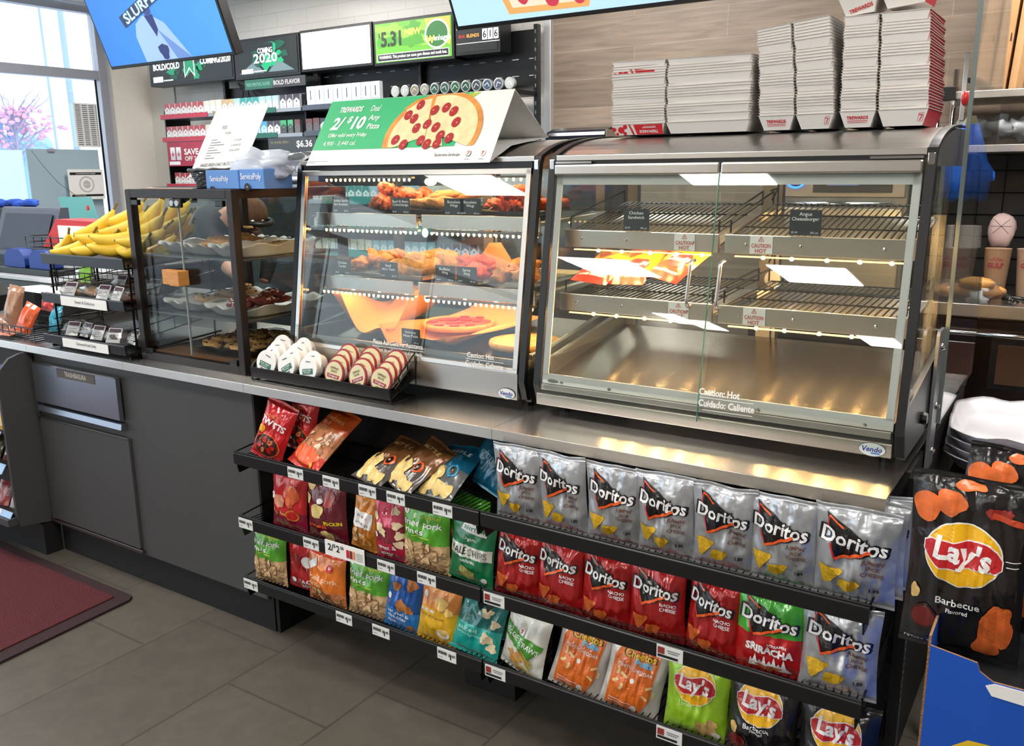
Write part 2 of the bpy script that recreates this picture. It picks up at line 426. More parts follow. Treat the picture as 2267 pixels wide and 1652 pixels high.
# ================================================================== LIGHTS
lm = mat('light_diffuser', (255,252,246), .5, emit=20, ergb=(255,250,243))
for (x, y, sx, sy) in ((-.25,-4.13,.66,.42), (-2.68,-4.33,.70,.70), (-3.2,-8.25,1.0,1.1), (-.5,-8.05,.85,1.0), (-6.4+2.1,-13.4,.45,1.3), (-3.95,-14.0,.5,1.3), (-.8,-14.2,.6,1.4),
                       (2.0,-4.1,.6,1.2), (2.0,-8.1,.6,1.2), (2.6,-.5,.6,1.2), (.2,-1.3,1.2,.6), (-2.0,-.4,1.2,.6), (-2.6,1.9,1.2,.6), (-.1,1.9,1.2,.6), (2.0,1.9,1.2,.6)):
    t = thing('ceiling_light', 'recessed square fluorescent ceiling light', 'ceiling light', (x, y, ZC-.02), group='recessed ceiling lights over the shop')
    obj('frame', MB().box(x-sx/2-.03, x+sx/2+.03, y-sy/2-.03, y+sy/2+.03, ZC-.012, ZC-.002, WHITEP), t)
    obj('diffuser', MB().box(x-sx/2, x+sx/2, y-sy/2, y+sy/2, ZC-.025, ZC-.013, lm), t)

# ================================================================== COUNTER, CABINET, RACK BAY
# worktop in five sections with a turned-down front edge
seams = [-2.6, -1.219, -.61, 0.0, .9144, 1.829]
pr = [(0,H-.029),(0,H),(1.22,H),(1.22,H-.029),(1.19,H-.029),(1.19,H-.004),(.03,H-.004),(.03,H-.029)]
locs = ['far left', 'under the cake rack', 'under the pastry case', 'under the left hot food case', 'under the right hot food case']
for i, (a, b) in enumerate(zip(seams, seams[1:])):
    wt_ = obj('worktop', MB().prism([(p[0] if i > 2 or p[0] < .5 else p[0]-.42, p[1]) for p in pr], 'x', a+.0006, b-.0006, STEELT), bevel=.0015, label='stainless steel worktop section '+('at the far left end of the counter' if i == 0 else locs[i]), cat='worktop', group='steel worktop sections of the counter')
    wt_.data.materials.append(STEEL); mx_ = len(wt_.data.materials)-1
    for p in wt_.data.polygons:
        if p.normal.y < -.9: p.material_index = mx_
cab = thing('counter_cabinet', 'charcoal laminate counter cabinet with a trash hatch, left of the snack racks', 'cabinet', (-.62, .3, 0))
obj('body', MB().box(-1.235, -.001, .03, .76, .125, H-.030, CHAR), cab, bevel=.002)
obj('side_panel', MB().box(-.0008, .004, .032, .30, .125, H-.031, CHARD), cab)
obj('door', MB().box(-1.225, -.655, .018, .029, .15, .565, CHAR).box(-1.225,-.655,.016,.0185,.562,.567,STEELD), cab, bevel=.001)
obj('door_edge', MB().box(-1.225, -.640, .014, .028, .135, .147, STEELD), cab, bevel=.001)
obj('hinge', MB().lathe([(0,0),(.008,0),(.008,-.008),(0,-.008)], (-1.222,.02,.57), STEELD, 'y', 10), cab)
obj('hinge', MB().lathe([(0,0),(.008,0),(.008,-.008),(0,-.008)], (-1.222,.02,.148), STEELD, 'y', 10), cab)
hatch_m = mat('hatch_steel', (165,172,185), .3, .95, bump=.15, bscale=4)
fl = obj('trash_flap', MB().prism([(.02,.785),(.004,.785),(.004,.633),(.02,.625)], 'x', -1.205, -.67, hatch_m), cab, bevel=.001)
obj('flap_edge', MB().box(-1.205,-.67,.000,.006,.7835,.788, CHROME), cab)
obj('flap_ledge', MB().prism([(.028,.622),(.008,.618),(.004,.597),(.028,.592)], 'x', -1.205, -.67, hatch_m), cab, bevel=.001)
A = Art(flatF((-.905,.0035,.765), (1,0,0), (0,0,1)))
A.rect(-.13, .11, -.017, .016, mat('label_brown', (85,78,74), .5)).text('TRASH/BASURA', -.01, 0, .026, mat('lettering_pale', (205,200,190), .5), bold=.01, lift=2, sx=.75)
A.obj('label', cab)
obj('kick_plate', MB().box(-1.235, 0, .054, .75, 0, .124, KICK), cab)
bay = thing('rack_bay', 'black recessed back and plinth behind the two snack racks', 'bay', (.9, .35, 0))
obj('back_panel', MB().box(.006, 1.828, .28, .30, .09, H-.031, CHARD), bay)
obj('plinth', MB().box(.006, 1.6, .31, 1.1, 0, .089, KICK).box(.006,.02,.056,.31,0,.124,KICK), bay)
obj('foot', MB().box(.70, .878, .147, .308, 0, .16, KICK), bay, bevel=.002)
for x in (.93, 1.842): obj('upright', MB().box(x-.012, x+.012, .245, .278, .09, H-.032, BLACKM), bay)
obj('dark_end_panel', MB().box(1.812, 1.827, .301, 1.19, 0, H-.031, KICK), bay)  # black panel added for the dark rack side and the shadow beside it
slots = MB()
for k in range(40): slots.box(1.8542, 1.8546, .256, .264, .1+k*.018, .109+k*.018, INKG)
obj('slot_strip', slots, bay)

# three shelves in each rack
tag_m = mat('tag_white', (232,234,232), .45)
def price_tag(x, z, y, big, cents, parent, right=False):
    t = MB().box(x-.031, x+.031, y-.0016, y, z-.032, z, tag_m)
    o = obj('price_tag', t, parent)
    A = Art(flatF((x, y-.0018, z-.016), (1,0,0), (0,0,1)))
    if right:
        A.rect(-.028, -.012, -.004, .012, mat('tag_red', (150,50,50), .5)).rect(-.006,.024,.006,.008,INKG).rect(-.004,.020,.001,.003,INKG).rect(-.028,.02,-.012,-.006,INK)
    else:
        for k in range(9): A.rect(-.027+k*.0033, -.027+k*.0033+(.0018 if k % 3 else .0024), .0, .009, INK)
        A.rect(-.027, -.012, -.009, -.0075, INKG)
        A.text('$', .009, .003, .011, INK, bold=.02).text('1', .0135, -.001, .022, INK, bold=.03).text(cents, .0225, .003, .0115, INK, bold=.02)
    A.obj('print', o)
def shelf(x0, x1, z, yl, label, tags, right):
    t = thing('wire_shelf', label, 'shelf', ((x0+x1)/2, .1, z-.03))
    zl = z
    # lip: angled price rail
    obj('price_rail', MB().prism([(yl,z),(yl-.004,z-.004),(yl-.004,z-.036),(yl+.001,z-.040),(yl+.004,z-.040),(yl+.004,z)], 'x', x0+.003, x1-.003, BLACKM), t, bevel=.0008)
    rd = MB(); rd.tube([(x0+.003, yl-.001, z+.002), (x1-.003, yl-.001, z+.002)], .0022, BLACKM, 6)
    rd.tube([(x0+.01, yl+.012, z-.022), (x1-.01, yl+.012, z-.022)], .003, DARKW).tube([(x0+.01, .12, z-.022), (x1-.01, .12, z-.022)], .003, DARKW).tube([(x0+.01, .245, z-.022), (x1-.01, .245, z-.022)], .003, DARKW)
    k = x0+.012
    while k < x1-.01:
        rd.tube([(k, yl+.006, z-.018), (k, .25, z-.018)], .0016, DARKW, 4); k += .0155
    obj('wire_deck', rd, t)
    for x in (x0+.012, x1-.012):
        obj('bracket', MB().prism([(yl-.001,z-.042),(.26,z-.028),(.26,z-.075),(.06,z-.056),(yl+.006,z-.066)], 'x', x-.0015, x+.0015, BLACKM).box(x-.006, x+.006, .262, .279, z-.08, z-.02, BLACKM), t)
    obj('end_wire', MB().tube([(x1-.004 if right else x0+.004, yl+.01, z+.0), (x1-.004 if right else x0+.004, .25, z+.03)], .0025, DARKW), t)
    for (x, c) in tags: price_tag(x, z-.003, yl-.0042, '1', c, t, right)
    return t
YL = -.055
shelf(0, .9144, .652, YL, 'top wire shelf of the left snack rack', [(.27,'49'), (.41,'49'), (.545,'49'), (.645,'49'), (.80,'99')], False)
sh = shelf(0, .9144, .446, YL, 'middle wire shelf of the left snack rack', [(.035,'79'), (.315,'79'), (.60,'49'), (.74,'49')], False)
shelf(0, .9144, .244, YL, 'bottom wire shelf of the left snack rack', [(.035,'79'), (.43,'29'), (.57,'49'), (.80,'69')], False)
shelf(.9144, 1.829, .652, YL, 'top wire shelf of the right snack rack holding silver bags', [], True)
shelf(.9144, 1.829, .446, YL, 'middle wire shelf of the right snack rack', [(.955,'1'), (1.425,'1')], True)
shelf(.9144, 1.829, .244, YL, 'bottom wire shelf of the right snack rack', [(.955,'1'), (1.43,'1')], True)
# deal card clipped to the middle left rail
dc = obj('deal_card', MB().box(.375, .525, YL-.0085, YL-.007, .412, .458, PAPERW), label='white 2 for 2.50 deal card clipped to the middle left shelf rail', cat='price card', origin=(.45, YL-.008, .412))
A = Art(flatF((.45, YL-.0088, .435), (1,0,0), (0,0,1)))
A.text('2/', -.052, .004, .028, INK, bold=.02).text('$', -.037, .010, .014, INK, bold=.02).text('2', -.024, .004, .028, INK, bold=.02).text('50', -.008, .010, .013, INK, bold=.02)
A.rect(.008, .019, -.014, .010, RED).rect(.021,.030,-.014,.010, mat('card_dark', (120,40,30), .5)).rect(.032,.041,-.014,.010, mat('card_orange', (235,150,110), .5))
for k in range(5): A.rect(.046, .070, .006-k*.005, .0075-k*.005, INKG)
A.obj('print', dc)
# floor mat
mt = obj('floor_mat', MB().prism([(-4.4,-.058),(-.62,-.056),(-.60,-.08),(-.49,-1.9),(-4.4,-1.9)], 'z', 0.0, .009, mat('mat_rubber', (45,22,26), .8)), label='dark red ribbed floor mat on the tiles at the left', cat='mat', bevel=.002)
obj('carpet', MB().prism([(-4.3,-.10),(-.66,-.10),(-.54,-1.85),(-4.3,-1.85)], 'z', .0092, .0135, mat('mat_carpet', (88,28,35), .95, bump=1.0, bscale=160, var=.25, vscale=220)), mt)
# ================================================================== HOT FOOD CASES
def gy(z): return .157+(z-.945)*.148     # front glass plane
bulb_m = mat('led_warm', (255,214,150), .5, emit=26, ergb=(255,196,118))
lite_m = mat('lamp_glow', (255,226,180), .5, emit=9, ergb=(255,205,140))
hot_m = mat('bulb_hot', (255,220,160), .5, emit=2200, ergb=(255,200,130))
WARM_W = mat('caution_white', (238,236,232), .45)
def curve_top():
    p = [(gy(1.487)+.004, 1.487), (gy(1.487)+.012, 1.503)]
    return p+[(q.x, q.y) for q in bez([(.26,1.508,0), (.33,1.54,0), (.43,1.552,0), (.54,1.556,0)], 8)]+[(.66,1.556)]
def hot_case(x0, x1, label, two_doors):
    xm = (x0+x1)/2
    t = thing('hot_food_case', label, 'food case', (xm, .45, H))
    i0, i1 = x0+.022, x1-.022
    # base
    obj('base', MB().box(i0, i1, .175, .66, .885, .935, STEELD).box(i0-.018, i0, .20, .66, .885, 1.0, STEELD).box(i1, i1+.018, .20, .66, .885, 1.0, STEELD), t, bevel=.002)
    for x in (i0+.02, i1-.02):
        for y in (.24, .60): obj('foot', MB().lathe([(0,H),(.016,H),(.020,.884),(0,.884)], (x, y, 0), BLACKP, 'z', 12), t)
    obj('front_panel', MB().prism([(.15,.885),(.15,.915) if two_doors else (.153,.955),(.165,.918) if two_doors else (.17,.955),(.175,.918),(.175,.885)], 'x', i0-.012, i1+.002, STEEL), t, bevel=.002)
    if two_doors:
        obj('lower_rail', MB().box(i0-.006, i1-.002, .158, .175, .923, .939, STEEL), t, bevel=.002)
        obj('rail_gap', MB().box(i0-.004, i1-.004, .168, .176, .915, .925, BLACKP), t)
    # interior
    obj('deck', MB().prism([(.19,.938),(.19,.950),(.634,1.022),(.634,1.010)], 'x', i0, i1, steel_mat('deck_steel', (140,132,124), .2, aniso=.97, axis='X')), t)
    if not two_doors: obj('deck_lip', MB().box(i0, i1, .180, .188, .935, .985, STEELD), t)
    # side ends : solid lower cheek, glass, black gasket line, curved top cap
    for s, xs in ((0, x0), (1, x1-.016)):
        ch = obj('side_cheek', MB().prism([(.19,.873),(.172,.935),(gy(.985)+.012,.985),(.66,1.065),(.66,.873)], 'x', xs, xs+.016, mat('case_grey', (88,90,90), .4, .4)), t, bevel=.002)
        ed = [(gy(z)-.004 if z > .93 else .168, z) for z in (.885,.935,1.1,1.3,1.487)]
        out = ed+[(p[0]-.006, p[1]+.004) for p in curve_top()[1:]]
        inn = [(y+.016, z-.003) for y, z in out[::-1]]
        obj('gasket', MB().prism(out+inn, 'x', xs-.001, xs+.017, BLACKP), t)
        obj('side_glass', MB().prism([(gy(.99)+.014,.99),(gy(1.487)+.014,1.482),(.66,1.50),(.66,1.07)], 'x', xs+.006, xs+.010, GLASS), t)
        cap = [(.315,1.47)]+[(p[0]+.01, p[1]-.004) for p in curve_top()[4:]]+[(.66,1.47)]
        obj('end_cap', MB().prism(cap, 'x', xs+.001, xs+.015, mat('case_grey', (0,0,0))), t)
        obj('clip', MB().box(xs+.001, xs+.015, gy(1.487)-.006, gy(1.487)+.004, 1.47, 1.497, CHROME), t, bevel=.002)
    obj('side_knob', MB().lathe([(0,.0),(.013,0),(.015,.006),(.012,.014),(0,.014)], (x1, .36, .925), BLACKP, 'x', 8), t)
    # top
    tp = [(gy(1.5)-.002,1.493),(gy(1.5)-.002,1.506)]+curve_top()[2:]+[(.66,1.546),(.56,1.546),(.40,1.538),(.26,1.494)]
    obj('top_panel', MB().prism(tp, 'x', i0-.004, i1+.004, STEEL), t, bevel=.001)
    obj('header_gap', MB().box(i0, i1, .236, .25, 1.470, 1.494, BLACKP), t)
    if two_doors:
        for a, b in ((i0-.002, xm+.004), (xm+.007, i1+.001)):
            obj('door_rail', MB().box(a, b, .222, .236, 1.458, 1.484, STEEL), t, bevel=.004)
        for a, b in ((i0, i0+.1), (i1-.1, i1)): obj('hinge_strip', MB().box(a, b, .226, .235, 1.486, 1.491, CHROME), t)
    # glass front : one or two panes with grey seals
    G = lambda a, b, z0, z1, off, m, th=.004: MB().prism([(gy(z0)+off,z0),(gy(z1)+off,z1),(gy(z1)+off+th,z1),(gy(z0)+off+th,z0)], 'x', a, b, m)
    seal = mat('seal_grey', (176,176,164), .45)
    if two_doors:
        for a, b in ((i0, xm+.003), (xm+.006, i1)):
            d = obj('glass_door', G(a, b, .905, 1.462, -.010, GLASSF), t)
        obj('door_edge', G(xm+.0035, xm+.0055, .905, 1.462, -.011, mat('glass_edge', (70,120,105), .2)), t)
        for x in (xm-.035, xm+.035):
            z0, z1 = 1.165, 1.268
            obj('door_handle', MB().tube(bez([(x, gy(z0)-.008, z0), (x, gy(z0)-.04, z0-.004), (x, gy(z0)-.036, z0+.02)], 5)+bez([(x, gy(z1)-.036, z1-.02), (x, gy(z1)-.040, z1+.004), (x, gy(z1)-.008, z1)], 5), .0042, mat('handle_satin', (190,190,188), .3, .9), 8), t, smooth=True)
        fr = MB()
        for a, b in ((i0, i0+.016), (i1-.016, i1)):
            for p in G(a, b, .962, 1.458, .002, seal).f: pass
            g = G(a, b, .962, 1.458, .002, seal); fr.add(g.v, g.f, seal)
        g = G(i0, i1, .950, .966, .002, seal); fr.add(g.v, g.f, seal)
        g = G(i0, i1, 1.435, 1.458, .002, seal); fr.add(g.v, g.f, seal)
        obj('door_seal', fr, t)
        obj('sill', MB().prism([(.160,.940),(.163,.955),(.19,.955),(.19,.940)], 'x', i0-.004, i1, STEEL), t, bevel=.001)
        for x in (i0+.055, i0+.19, i1-.28, i1-.055): obj('screw', MB().ell((x, .1595, .947), .0045, .003, .0045, CHROME, 8, 5), t)
        A = Art(flatF((i0+.03, .1588, .9485), (1,0,0), (0,0,1)))
        A.disc(0,0,.014,.005,INKG).rect(-.012,.010,-.010,-.0075,INKG)
        A.obj('rating_plate', t)
    else:
        for a, b in ((i0, i0+.014), (i1-.014, i1)): obj('glass_frame', G(a, b, .965, 1.475, -.006, STEEL, .012), t, bevel=.001)
        obj('glass_frame', G(i0, i1, 1.462, 1.477, -.006, STEEL, .012), t, bevel=.001)
        obj('glass_frame', G(i0, i1, .955, .968, -.006, STEEL, .012), t, bevel=.001)
        obj('front_glass', G(i0+.014, i1-.014, .968, 1.462, -.002, GLASSF), t)
        A = Art(flatF((i0+.017, gy(.99)-.007, .99), (1,0,0), (0,0,1)))
        for k in range(9): A.rect(-.010, .010, -.016+k*.005, -.0145+k*.005, INK)
        A.obj('rating_plate', t)
    # rear : frame, glass sliding doors
    rf = MB()
    for a, b in ((i0, i0+.03), (xm-.028, xm+.012), (xm+.016, xm+.026), (i1-.03, i1)): rf.box(a, b, .635, .659, .95, 1.50, STEELD)
    rf.box(i0, i1, .635, .659, 1.475, 1.545, STEELD).box(i0, i1, .635, .659, .95, 1.0, STEELD)
    obj('rear_frame', rf, t, bevel=.001)
    obj('rear_glass', MB().box(i0+.03, xm-.028, .646, .649, 1.0, 1.475, GLASS), t)
    obj('rear_glass', MB().box(xm+.026, i1-.03, .646, .649, 1.0, 1.475, GLASS), t)
    obj('thermometer', MB().lathe([(0,-.008),(.024,-.008),(.026,0),(.026,.012),(0,.012)], (xm+.02, .615, 1.185), CHROME, 'y', 24).lathe([(0,-.010),(.021,-.010),(.021,-.008),(0,-.008)], (xm+.02,.615,1.185), PAPERW, 'y', 24), t)
    # maker badge
    A = Art(flatF((i1-.035 if two_doors else i1-.03, .1493 if two_doors else .1495, .9+.0), (1,0,0), (0,0,1)))
    A.disc(0, .0, .0275, .0155, STEELD, 1, 28).disc(0, 0, .026, .014, PAPERW, 2, 28).text('Vendo', 0, .001, .0155, mat('badge_blue', (35,65,150), .4), bold=.02, shear=.2, lift=3).rect(-.002,.016,-.009,-.006, mat('badge_cyan', (60,140,210), .4), 3)
    A.obj('badge', t)
    return t, i0, i1, xm
CA, a0, a1, am = hot_case(.048, .912, 'steel hot food case with orange lit snacks and a green pizza sign on top', False)
CB, b0, b1, bm_ = hot_case(.942, 1.826, 'steel hot food case with two glass doors, mostly empty, carton stacks on top', True)

# etched lettering on the glass fronts
etch = mat('etched_white', (238,238,236), .6)
def glassF(x, z): 
    return flatF((x, gy(z)-.0125, z), (1,0,0), (0,.148,1))
A = Art(glassF(.49, .982))
A.text('Please Ask Clerk For Assistance.', 0, .014, .019, etch, bold=.012, sx=.62, width=.185).rect(-.093,.093,.0005,.0018,etch).text('Por favor de pedir assistencia al empleado.', 0, -.009, .013, etch, bold=.012, width=.185)
A.obj('glass_lettering', CA)
A = Art(glassF(.79, .982))
A.text('Caution: Hot', -.013, .010, .019, etch, bold=.015, width=.088).rect(-.06,.062,-.002,-.0005,etch).text('Cuidado: Caliente', 0, -.012, .019, etch, bold=.015, width=.122).rect(-.055,.062,-.025,-.0238,etch)
A.obj('glass_lettering', CA)
A = Art(glassF(1.455, .960))
A.text('Caution: Hot', -.018, .016, .021, etch, bold=.03, width=.095).rect(-.064,.062,.002,.0035,etch).text('Cuidado: Caliente', 0, -.010, .021, etch, bold=.03, width=.130).rect(-.055,.062,-.026,-.0246,etch)
A.obj('glass_lettering', CB)

# interior shelves of the left case : steel trays with LED rows under them
def led_row(par, x0_, x1_, y, z, n, name='led_strip'):
    mb = MB(); mb.box(x0_-.01, x1_+.01, y-.002, y+.012, z, z+.006, STEELD)
    for k in range(n):
        x = x0_+(x1_-x0_)*k/(n-1); mb.ell((x, y, z-.003), .0042, .003, .0055, bulb_m, 6, 4)
    obj(name, mb, par)
for z, yf in ((1.335, .275), (1.145, .250)):
    for (p, q) in ((a0+.004, am-.008), (am+.012, a1-.004)):
        s = thing('shelf_unit', None, None, ((p+q)/2, .5, z))
        s.parent = CA; s.location = Vector(((p+q)/2, .5, z))-CA.location
        obj('shelf_tray', MB().prism([(yf,z-.022),(yf-.002,z+.016),(yf+.004,z+.016),(yf+.008,z+.002),(.60,z+.012),(.60,z+.002),(yf+.01,z-.008),(yf+.006,z-.022)], 'x', p, q, STEELT), s, bevel=.001)
        led_row(s, p+.02, q-.02, yf+.018, z-.034, 20)
led_row(CA, a0+.03, am-.05, .30, 1.452, 18); led_row(CA, am+.03, a1-.03, .30, 1.452, 16)
obj('heat_lamp', MB().ell((am-.012, .35, 1.442), .018, .018, .012, lite_m, 10, 6), CA)
for z in (1.298, 1.108):
    hb = MB()
    for q in range(7): hb.ell((a0+.08+q*.11, .34, z), .005,.005,.005, mat('bulb_warm', (255,220,160), .5, emit=260, ergb=(255,190,110)), 8, 5)
    obj('heat_bulbs', hb, CA); obj('heat_lamp', MB().ell((am+.002, .30, z), .011, .006, .013, lite_m, 8, 6), CA)
# interior wire racks of the right case
for z, yf in ((1.28, .262), (1.12, .238)):
    for si, (p, q) in enumerate(((b0+.006, bm_-.006), (bm_+.010, b1-.004))):
        s = thing('shelf_unit', None, None, ((p+q)/2, .5, z)); s.parent = CB; s.location = Vector(((p+q)/2, .5, z))-CB.location
        slope = .18 if z > 1.2 else .06
        obj('shelf_rail', MB().prism([(yf,z),(yf,z+.043),(yf+.006,z+.043),(yf+.012,z+.03),(yf+.012,z)], 'x', p, q, STEEL), s, bevel=.0015)
        obj('shelf_glide', MB().prism([(yf+.03,z+.008),(yf+.03,z+.014),(.60,z+.014+slope*.33),(.60,z+.008+slope*.33)], 'x', p+.01, q-.01, STEELT), s)
        wr = MB(); k = p+.012
        while k < q-.01: wr.tube([(k, yf+.012, z+.040), (k, .60, z+.040+slope*.34)], .0019, DARKW, 4); k += .0148
        for y in (yf+.012, .36, .48, .60): wr.tube([(p+.008, y, z+.037+slope*(y-yf)), (q-.008, y, z+.037+slope*(y-yf))], .0024, DARKW, 5)
        for x in (p+.006, q-.006): wr.tube([(x, yf+.02, z+.045), (x, yf+.02, z+.072), (x, .59, z+.072+slope*.33), (x, .59, z+.04+slope*.33)], .0024, DARKW, 5)
        if si: wr.tube([(p+.006,.58,z+.11),(p+.02,.58,z+.14),(p+.02,.52,z+.135)], .0024, DARKW, 5)
        obj('wire_rack', wr, s)
        for x in (p+.05, (p+q)/2-.03, q-.06): obj('rail_screw', MB().ell((x, yf-.001, z+.022), .004, .0025, .004, CHROME, 8, 5), s)
        cx = q-.082 if si == 0 else p+.085
        st = obj('caution_label', MB().box(cx-.026, cx+.026, yf-.002, yf-.0008, z+.002, z+.042, WARM_W), s, bevel=.0006)
        A = Art(flatF((cx, yf-.0022, z+.022), (1,0,0), (0,0,1))); cr = mat('caution_red', (200,90,75), .5)
        A.text('CAUTION', 0, -.002, .0125, cr, bold=.02, width=.044).text('HOT', 0, -.0135, .0125, cr, bold=.02).line([(-.006,.008),(.006,.008),(0,.018),(-.006,.008)], .0012, cr).line([(0,.015),(0,.010)], .0012, cr)
        A.obj('print', st)
        led = MB().box(p+.02, q-.02, yf+.012, yf+.018, z-.009, z-.006, mat('strip_glow', (255,226,180), .5, emit=2.5, ergb=(255,205,140)))
        for bx in (.2,.36,.55,.72,.88): led.ell((p+(q-p)*bx, yf+.03, z-.010), .0048, .0048, .004, hot_m, 8, 5)
        obj('heat_strip', led, s)
led_row(CB, b0+.06, b1-.06, .30, 1.452, 9, 'led_strip')

# real lamps inside the cases (warm)
def area(loc, sx, sy, e, col, rot=(0,0,0), nm='case_lamp', par=None):
    l = bpy.data.lights.new(nm, 'AREA'); l.shape = 'RECTANGLE'; l.size = sx; l.size_y = sy; l.energy = e; l.color = col
    o = bpy.data.objects.new(nm, l); COL.objects.link(o); o.rotation_euler = rot
    o.location = Vector(loc)-(par.location if par else Vector()); o.parent = par
WC = (1, .72, .40)
for z, e in ((1.455, 3.2), (1.30, 1.6), (1.108, 2.6)):
    area((.48, .42, z), .74, .22, e, WC, par=CA)
for z, e in ((1.455, 1.2), (1.268, .4), (1.108, .4)):
    area((1.384, .42, z), .76, .22, e, WC, par=CB)

# food name cards
def name_card(x, y, z, lines, where, w_=.068, h_=.046, prices=('$2.49','490 cal.')):
    c = obj('name_card', MB().box(x-w_/2, x+w_/2, y, y+.0018, z, z+h_, mat('card_black', (26,34,38), .45)), label='black name card %s %s' % (' '.join(lines), where), cat='name card', bevel=.0005)
    A = Art(flatF((x, y-.0002, z+h_), (1,0,0), (0,0,1)))
    for i, s in enumerate(lines): A.text(s, 0, -.010-i*.0105, .0105, PAPERW, bold=.008, width=min(w_*.86, len(s)*.0054))
    A.text(prices[0], -w_*.33, -h_+.006, .006, PAPERW).text(prices[1], w_*.30, -h_+.006, .006, PAPERW)
    A.obj('print', c)
for x, l, wh in ((.182, ['Stuffed Garlic','Parm Breadstick'], 'at the left end of the top row'), (.417, ['Beef & Bean','Chimichanga'], 'on the top row'), (.61, ['Boneless','Wings'], 'before the skewered wings'), (.666, ['Boneless','Wings'], 'at the right end of the top row')):
    name_card(x, .272, 1.352, l, wh)
for x, l, wh in ((.20, ['Chicken','Tender'], 'at the left end of the middle row'), (.385, ['Beef','Mini Taco'], 'on the middle row'), (.592, ['Buffalo','Wing'], 'on the middle row'), (.668, ['Spicy','Wing'], 'at the right end of the middle row')):
    name_card(x, .246, 1.168, l, wh)
name_card(.498, .20, .987, ['Extreme','Meat Pizza'], 'standing on the orange paper liner')
name_card(1.172, .256, 1.326, ['Chicken','Sandwich'], 'in the case with two doors', h_=.052)
name_card(1.575, .256, 1.326, ['Angus','Cheeseburger'], 'in the case with two doors', h_=.055, prices=('$2.49','500 cal.'))

# ------------------------------------------------------------------ food
def food(name, rgb, rx, ry, rz, seed, wob=.35, rough=.4, var=.3, n=14, k=9, sub=0, bump=.6):
    m = mat(name+'_skin%d' % seed, rgb, rough, var=var, vscale=60, bump=bump, bscale=90)
    return MB().ell((0,0,0), rx, ry, rz, m, n, k, wob, seed)
def pile(name, mbf, label, cat, group, spots, seed=1):
    r = random.Random(seed); first = None; out = []
    for i, (x, y, z, rz) in enumerate(spots):
        if first is None:
            first = obj(name, mbf, None, label, cat, group, smooth=True, world=False, origin=(0,0,0)); o = first
            o.location = (x, y, z); o.rotation_euler = (r.uniform(-.15,.15), r.uniform(-.15,.15), rz)
        else:
            s = r.uniform(.88, 1.12); o = dup(first, (x, y, z), (r.uniform(-.3,.3), r.uniform(-.25,.25), rz), (s, r.uniform(.9,1.1), r.uniform(.9,1.1)), label, group, cat)
        out.append(o)
    return out
pan_m = mat('sheet_pan', (176,168,152), .25, .9); pan_d = mat('dark_pan', (40,36,34), .35, .6)
def pan(x, y, z, w_, d_, h_, label, m=pan_m, tilt=0, name='food_tray', wire=False):
    t = MB(); r = .008
    o_ = [(x-w_/2,y-d_/2),(x+w_/2,y-d_/2),(x+w_/2,y+d_/2),(x-w_/2,y+d_/2)]; i_ = [(x-w_/2+r,y-d_/2+r),(x+w_/2-r,y-d_/2+r),(x+w_/2-r,y+d_/2-r),(x-w_/2+r,y+d_/2-r)]
    b_ = [(x-w_/2+r*1.6,y-d_/2+r*1.6),(x+w_/2-r*1.6,y-d_/2+r*1.6),(x+w_/2-r*1.6,y+d_/2-r*1.6),(x-w_/2+r*1.6,y+d_/2-r*1.6)]
    T_ = lambda yy: tilt*(yy-y+d_/2)
    v = [(a,b,z+h_-.002+T_(b)) for a,b in o_]+[(a,b,z+h_+T_(b)) for a,b in o_]+[(a,b,z+h_+T_(b)) for a,b in i_]+[(a,b,z+.0015+T_(b)) for a,b in b_]+[(a,b,z+T_(b)) for a,b in b_]+[(a,b,z+h_-.002+T_(b)) for a,b in i_]
    f = []
    for a, b in ((0,4),(4,8),(8,12)):
        for k in range(4): f.append((a+k, a+(k+1)%4, b+(k+1)%4, b+k))
    f.append((12,13,14,15)); f.append((16,19,18,17))
    for k in range(4): f.append((16+k, 20+k, 20+(k+1)%4, 16+(k+1)%4)); f.append((20+k, k, (k+1)%4, 20+(k+1)%4))
    t.add(v, f, m)
    return obj(name, t, None, label, 'tray')
def sp(x, y, z, w_, d_, n, layers=2, dz=.02, rz=None, seed=3, tilt=0):
    r = random.Random(seed); out = []
    for L in range(layers):
        s = 1-.25*L
        for i in range(max(1, int(n*(1-.35*L)))):
            xx = x+r.uniform(-w_/2, w_/2)*s; yy = y+r.uniform(-d_/2, d_/2)*s
            out.append((xx, yy, z+L*dz+tilt*(yy-y), r.uniform(0, 6.3) if rz is None else rz+r.uniform(-.3,.3)))
    return out
zt, zm = 1.350, 1.160
# top shelf
pan(.255,.50,zt,.20,.36,.012,'dark tray of breaded sticks at the left of the top row', pan_d)
pan(.47,.48,zt,.18,.34,.012,'dark tray of chimichangas on the top row', pan_d)
pan(.735,.48,zt,.24,.34,.012,'dark tray of boneless wings at the right of the top row', pan_d)
pile('breadstick', food('breadstick', (200,92,34), .022, .070, .02, 1), 'orange breaded stick in the left pile of the top row', 'breaded stick', 'breaded sticks on the top row', sp(.26,.45,zt+.03,.15,.22,9,3,.020,rz=.9,seed=5))
pile('chimichanga', food('chimichanga', (190,132,70), .018, .058, .016, 2, .2), 'pale golden rolled chimichanga on the top row', 'chimichanga', 'chimichangas on the top row', sp(.475,.44,zt+.028,.12,.20,9,2,.02,rz=-1.0,seed=8))
pile('boneless_wing', food('boneless_wing', (214,82,20), .02, .024, .017, 3, .55), 'bright orange sauced boneless wing on the top row', 'chicken piece', 'boneless wings on the top row', sp(.735,.42,zt+.028,.18,.20,20,3,.018,seed=2))
sk = MB(); sk.tube([(0,0,0),(0,.10,.012)], .0018, mat('skewer_wood', (215,170,110), .6), 5)
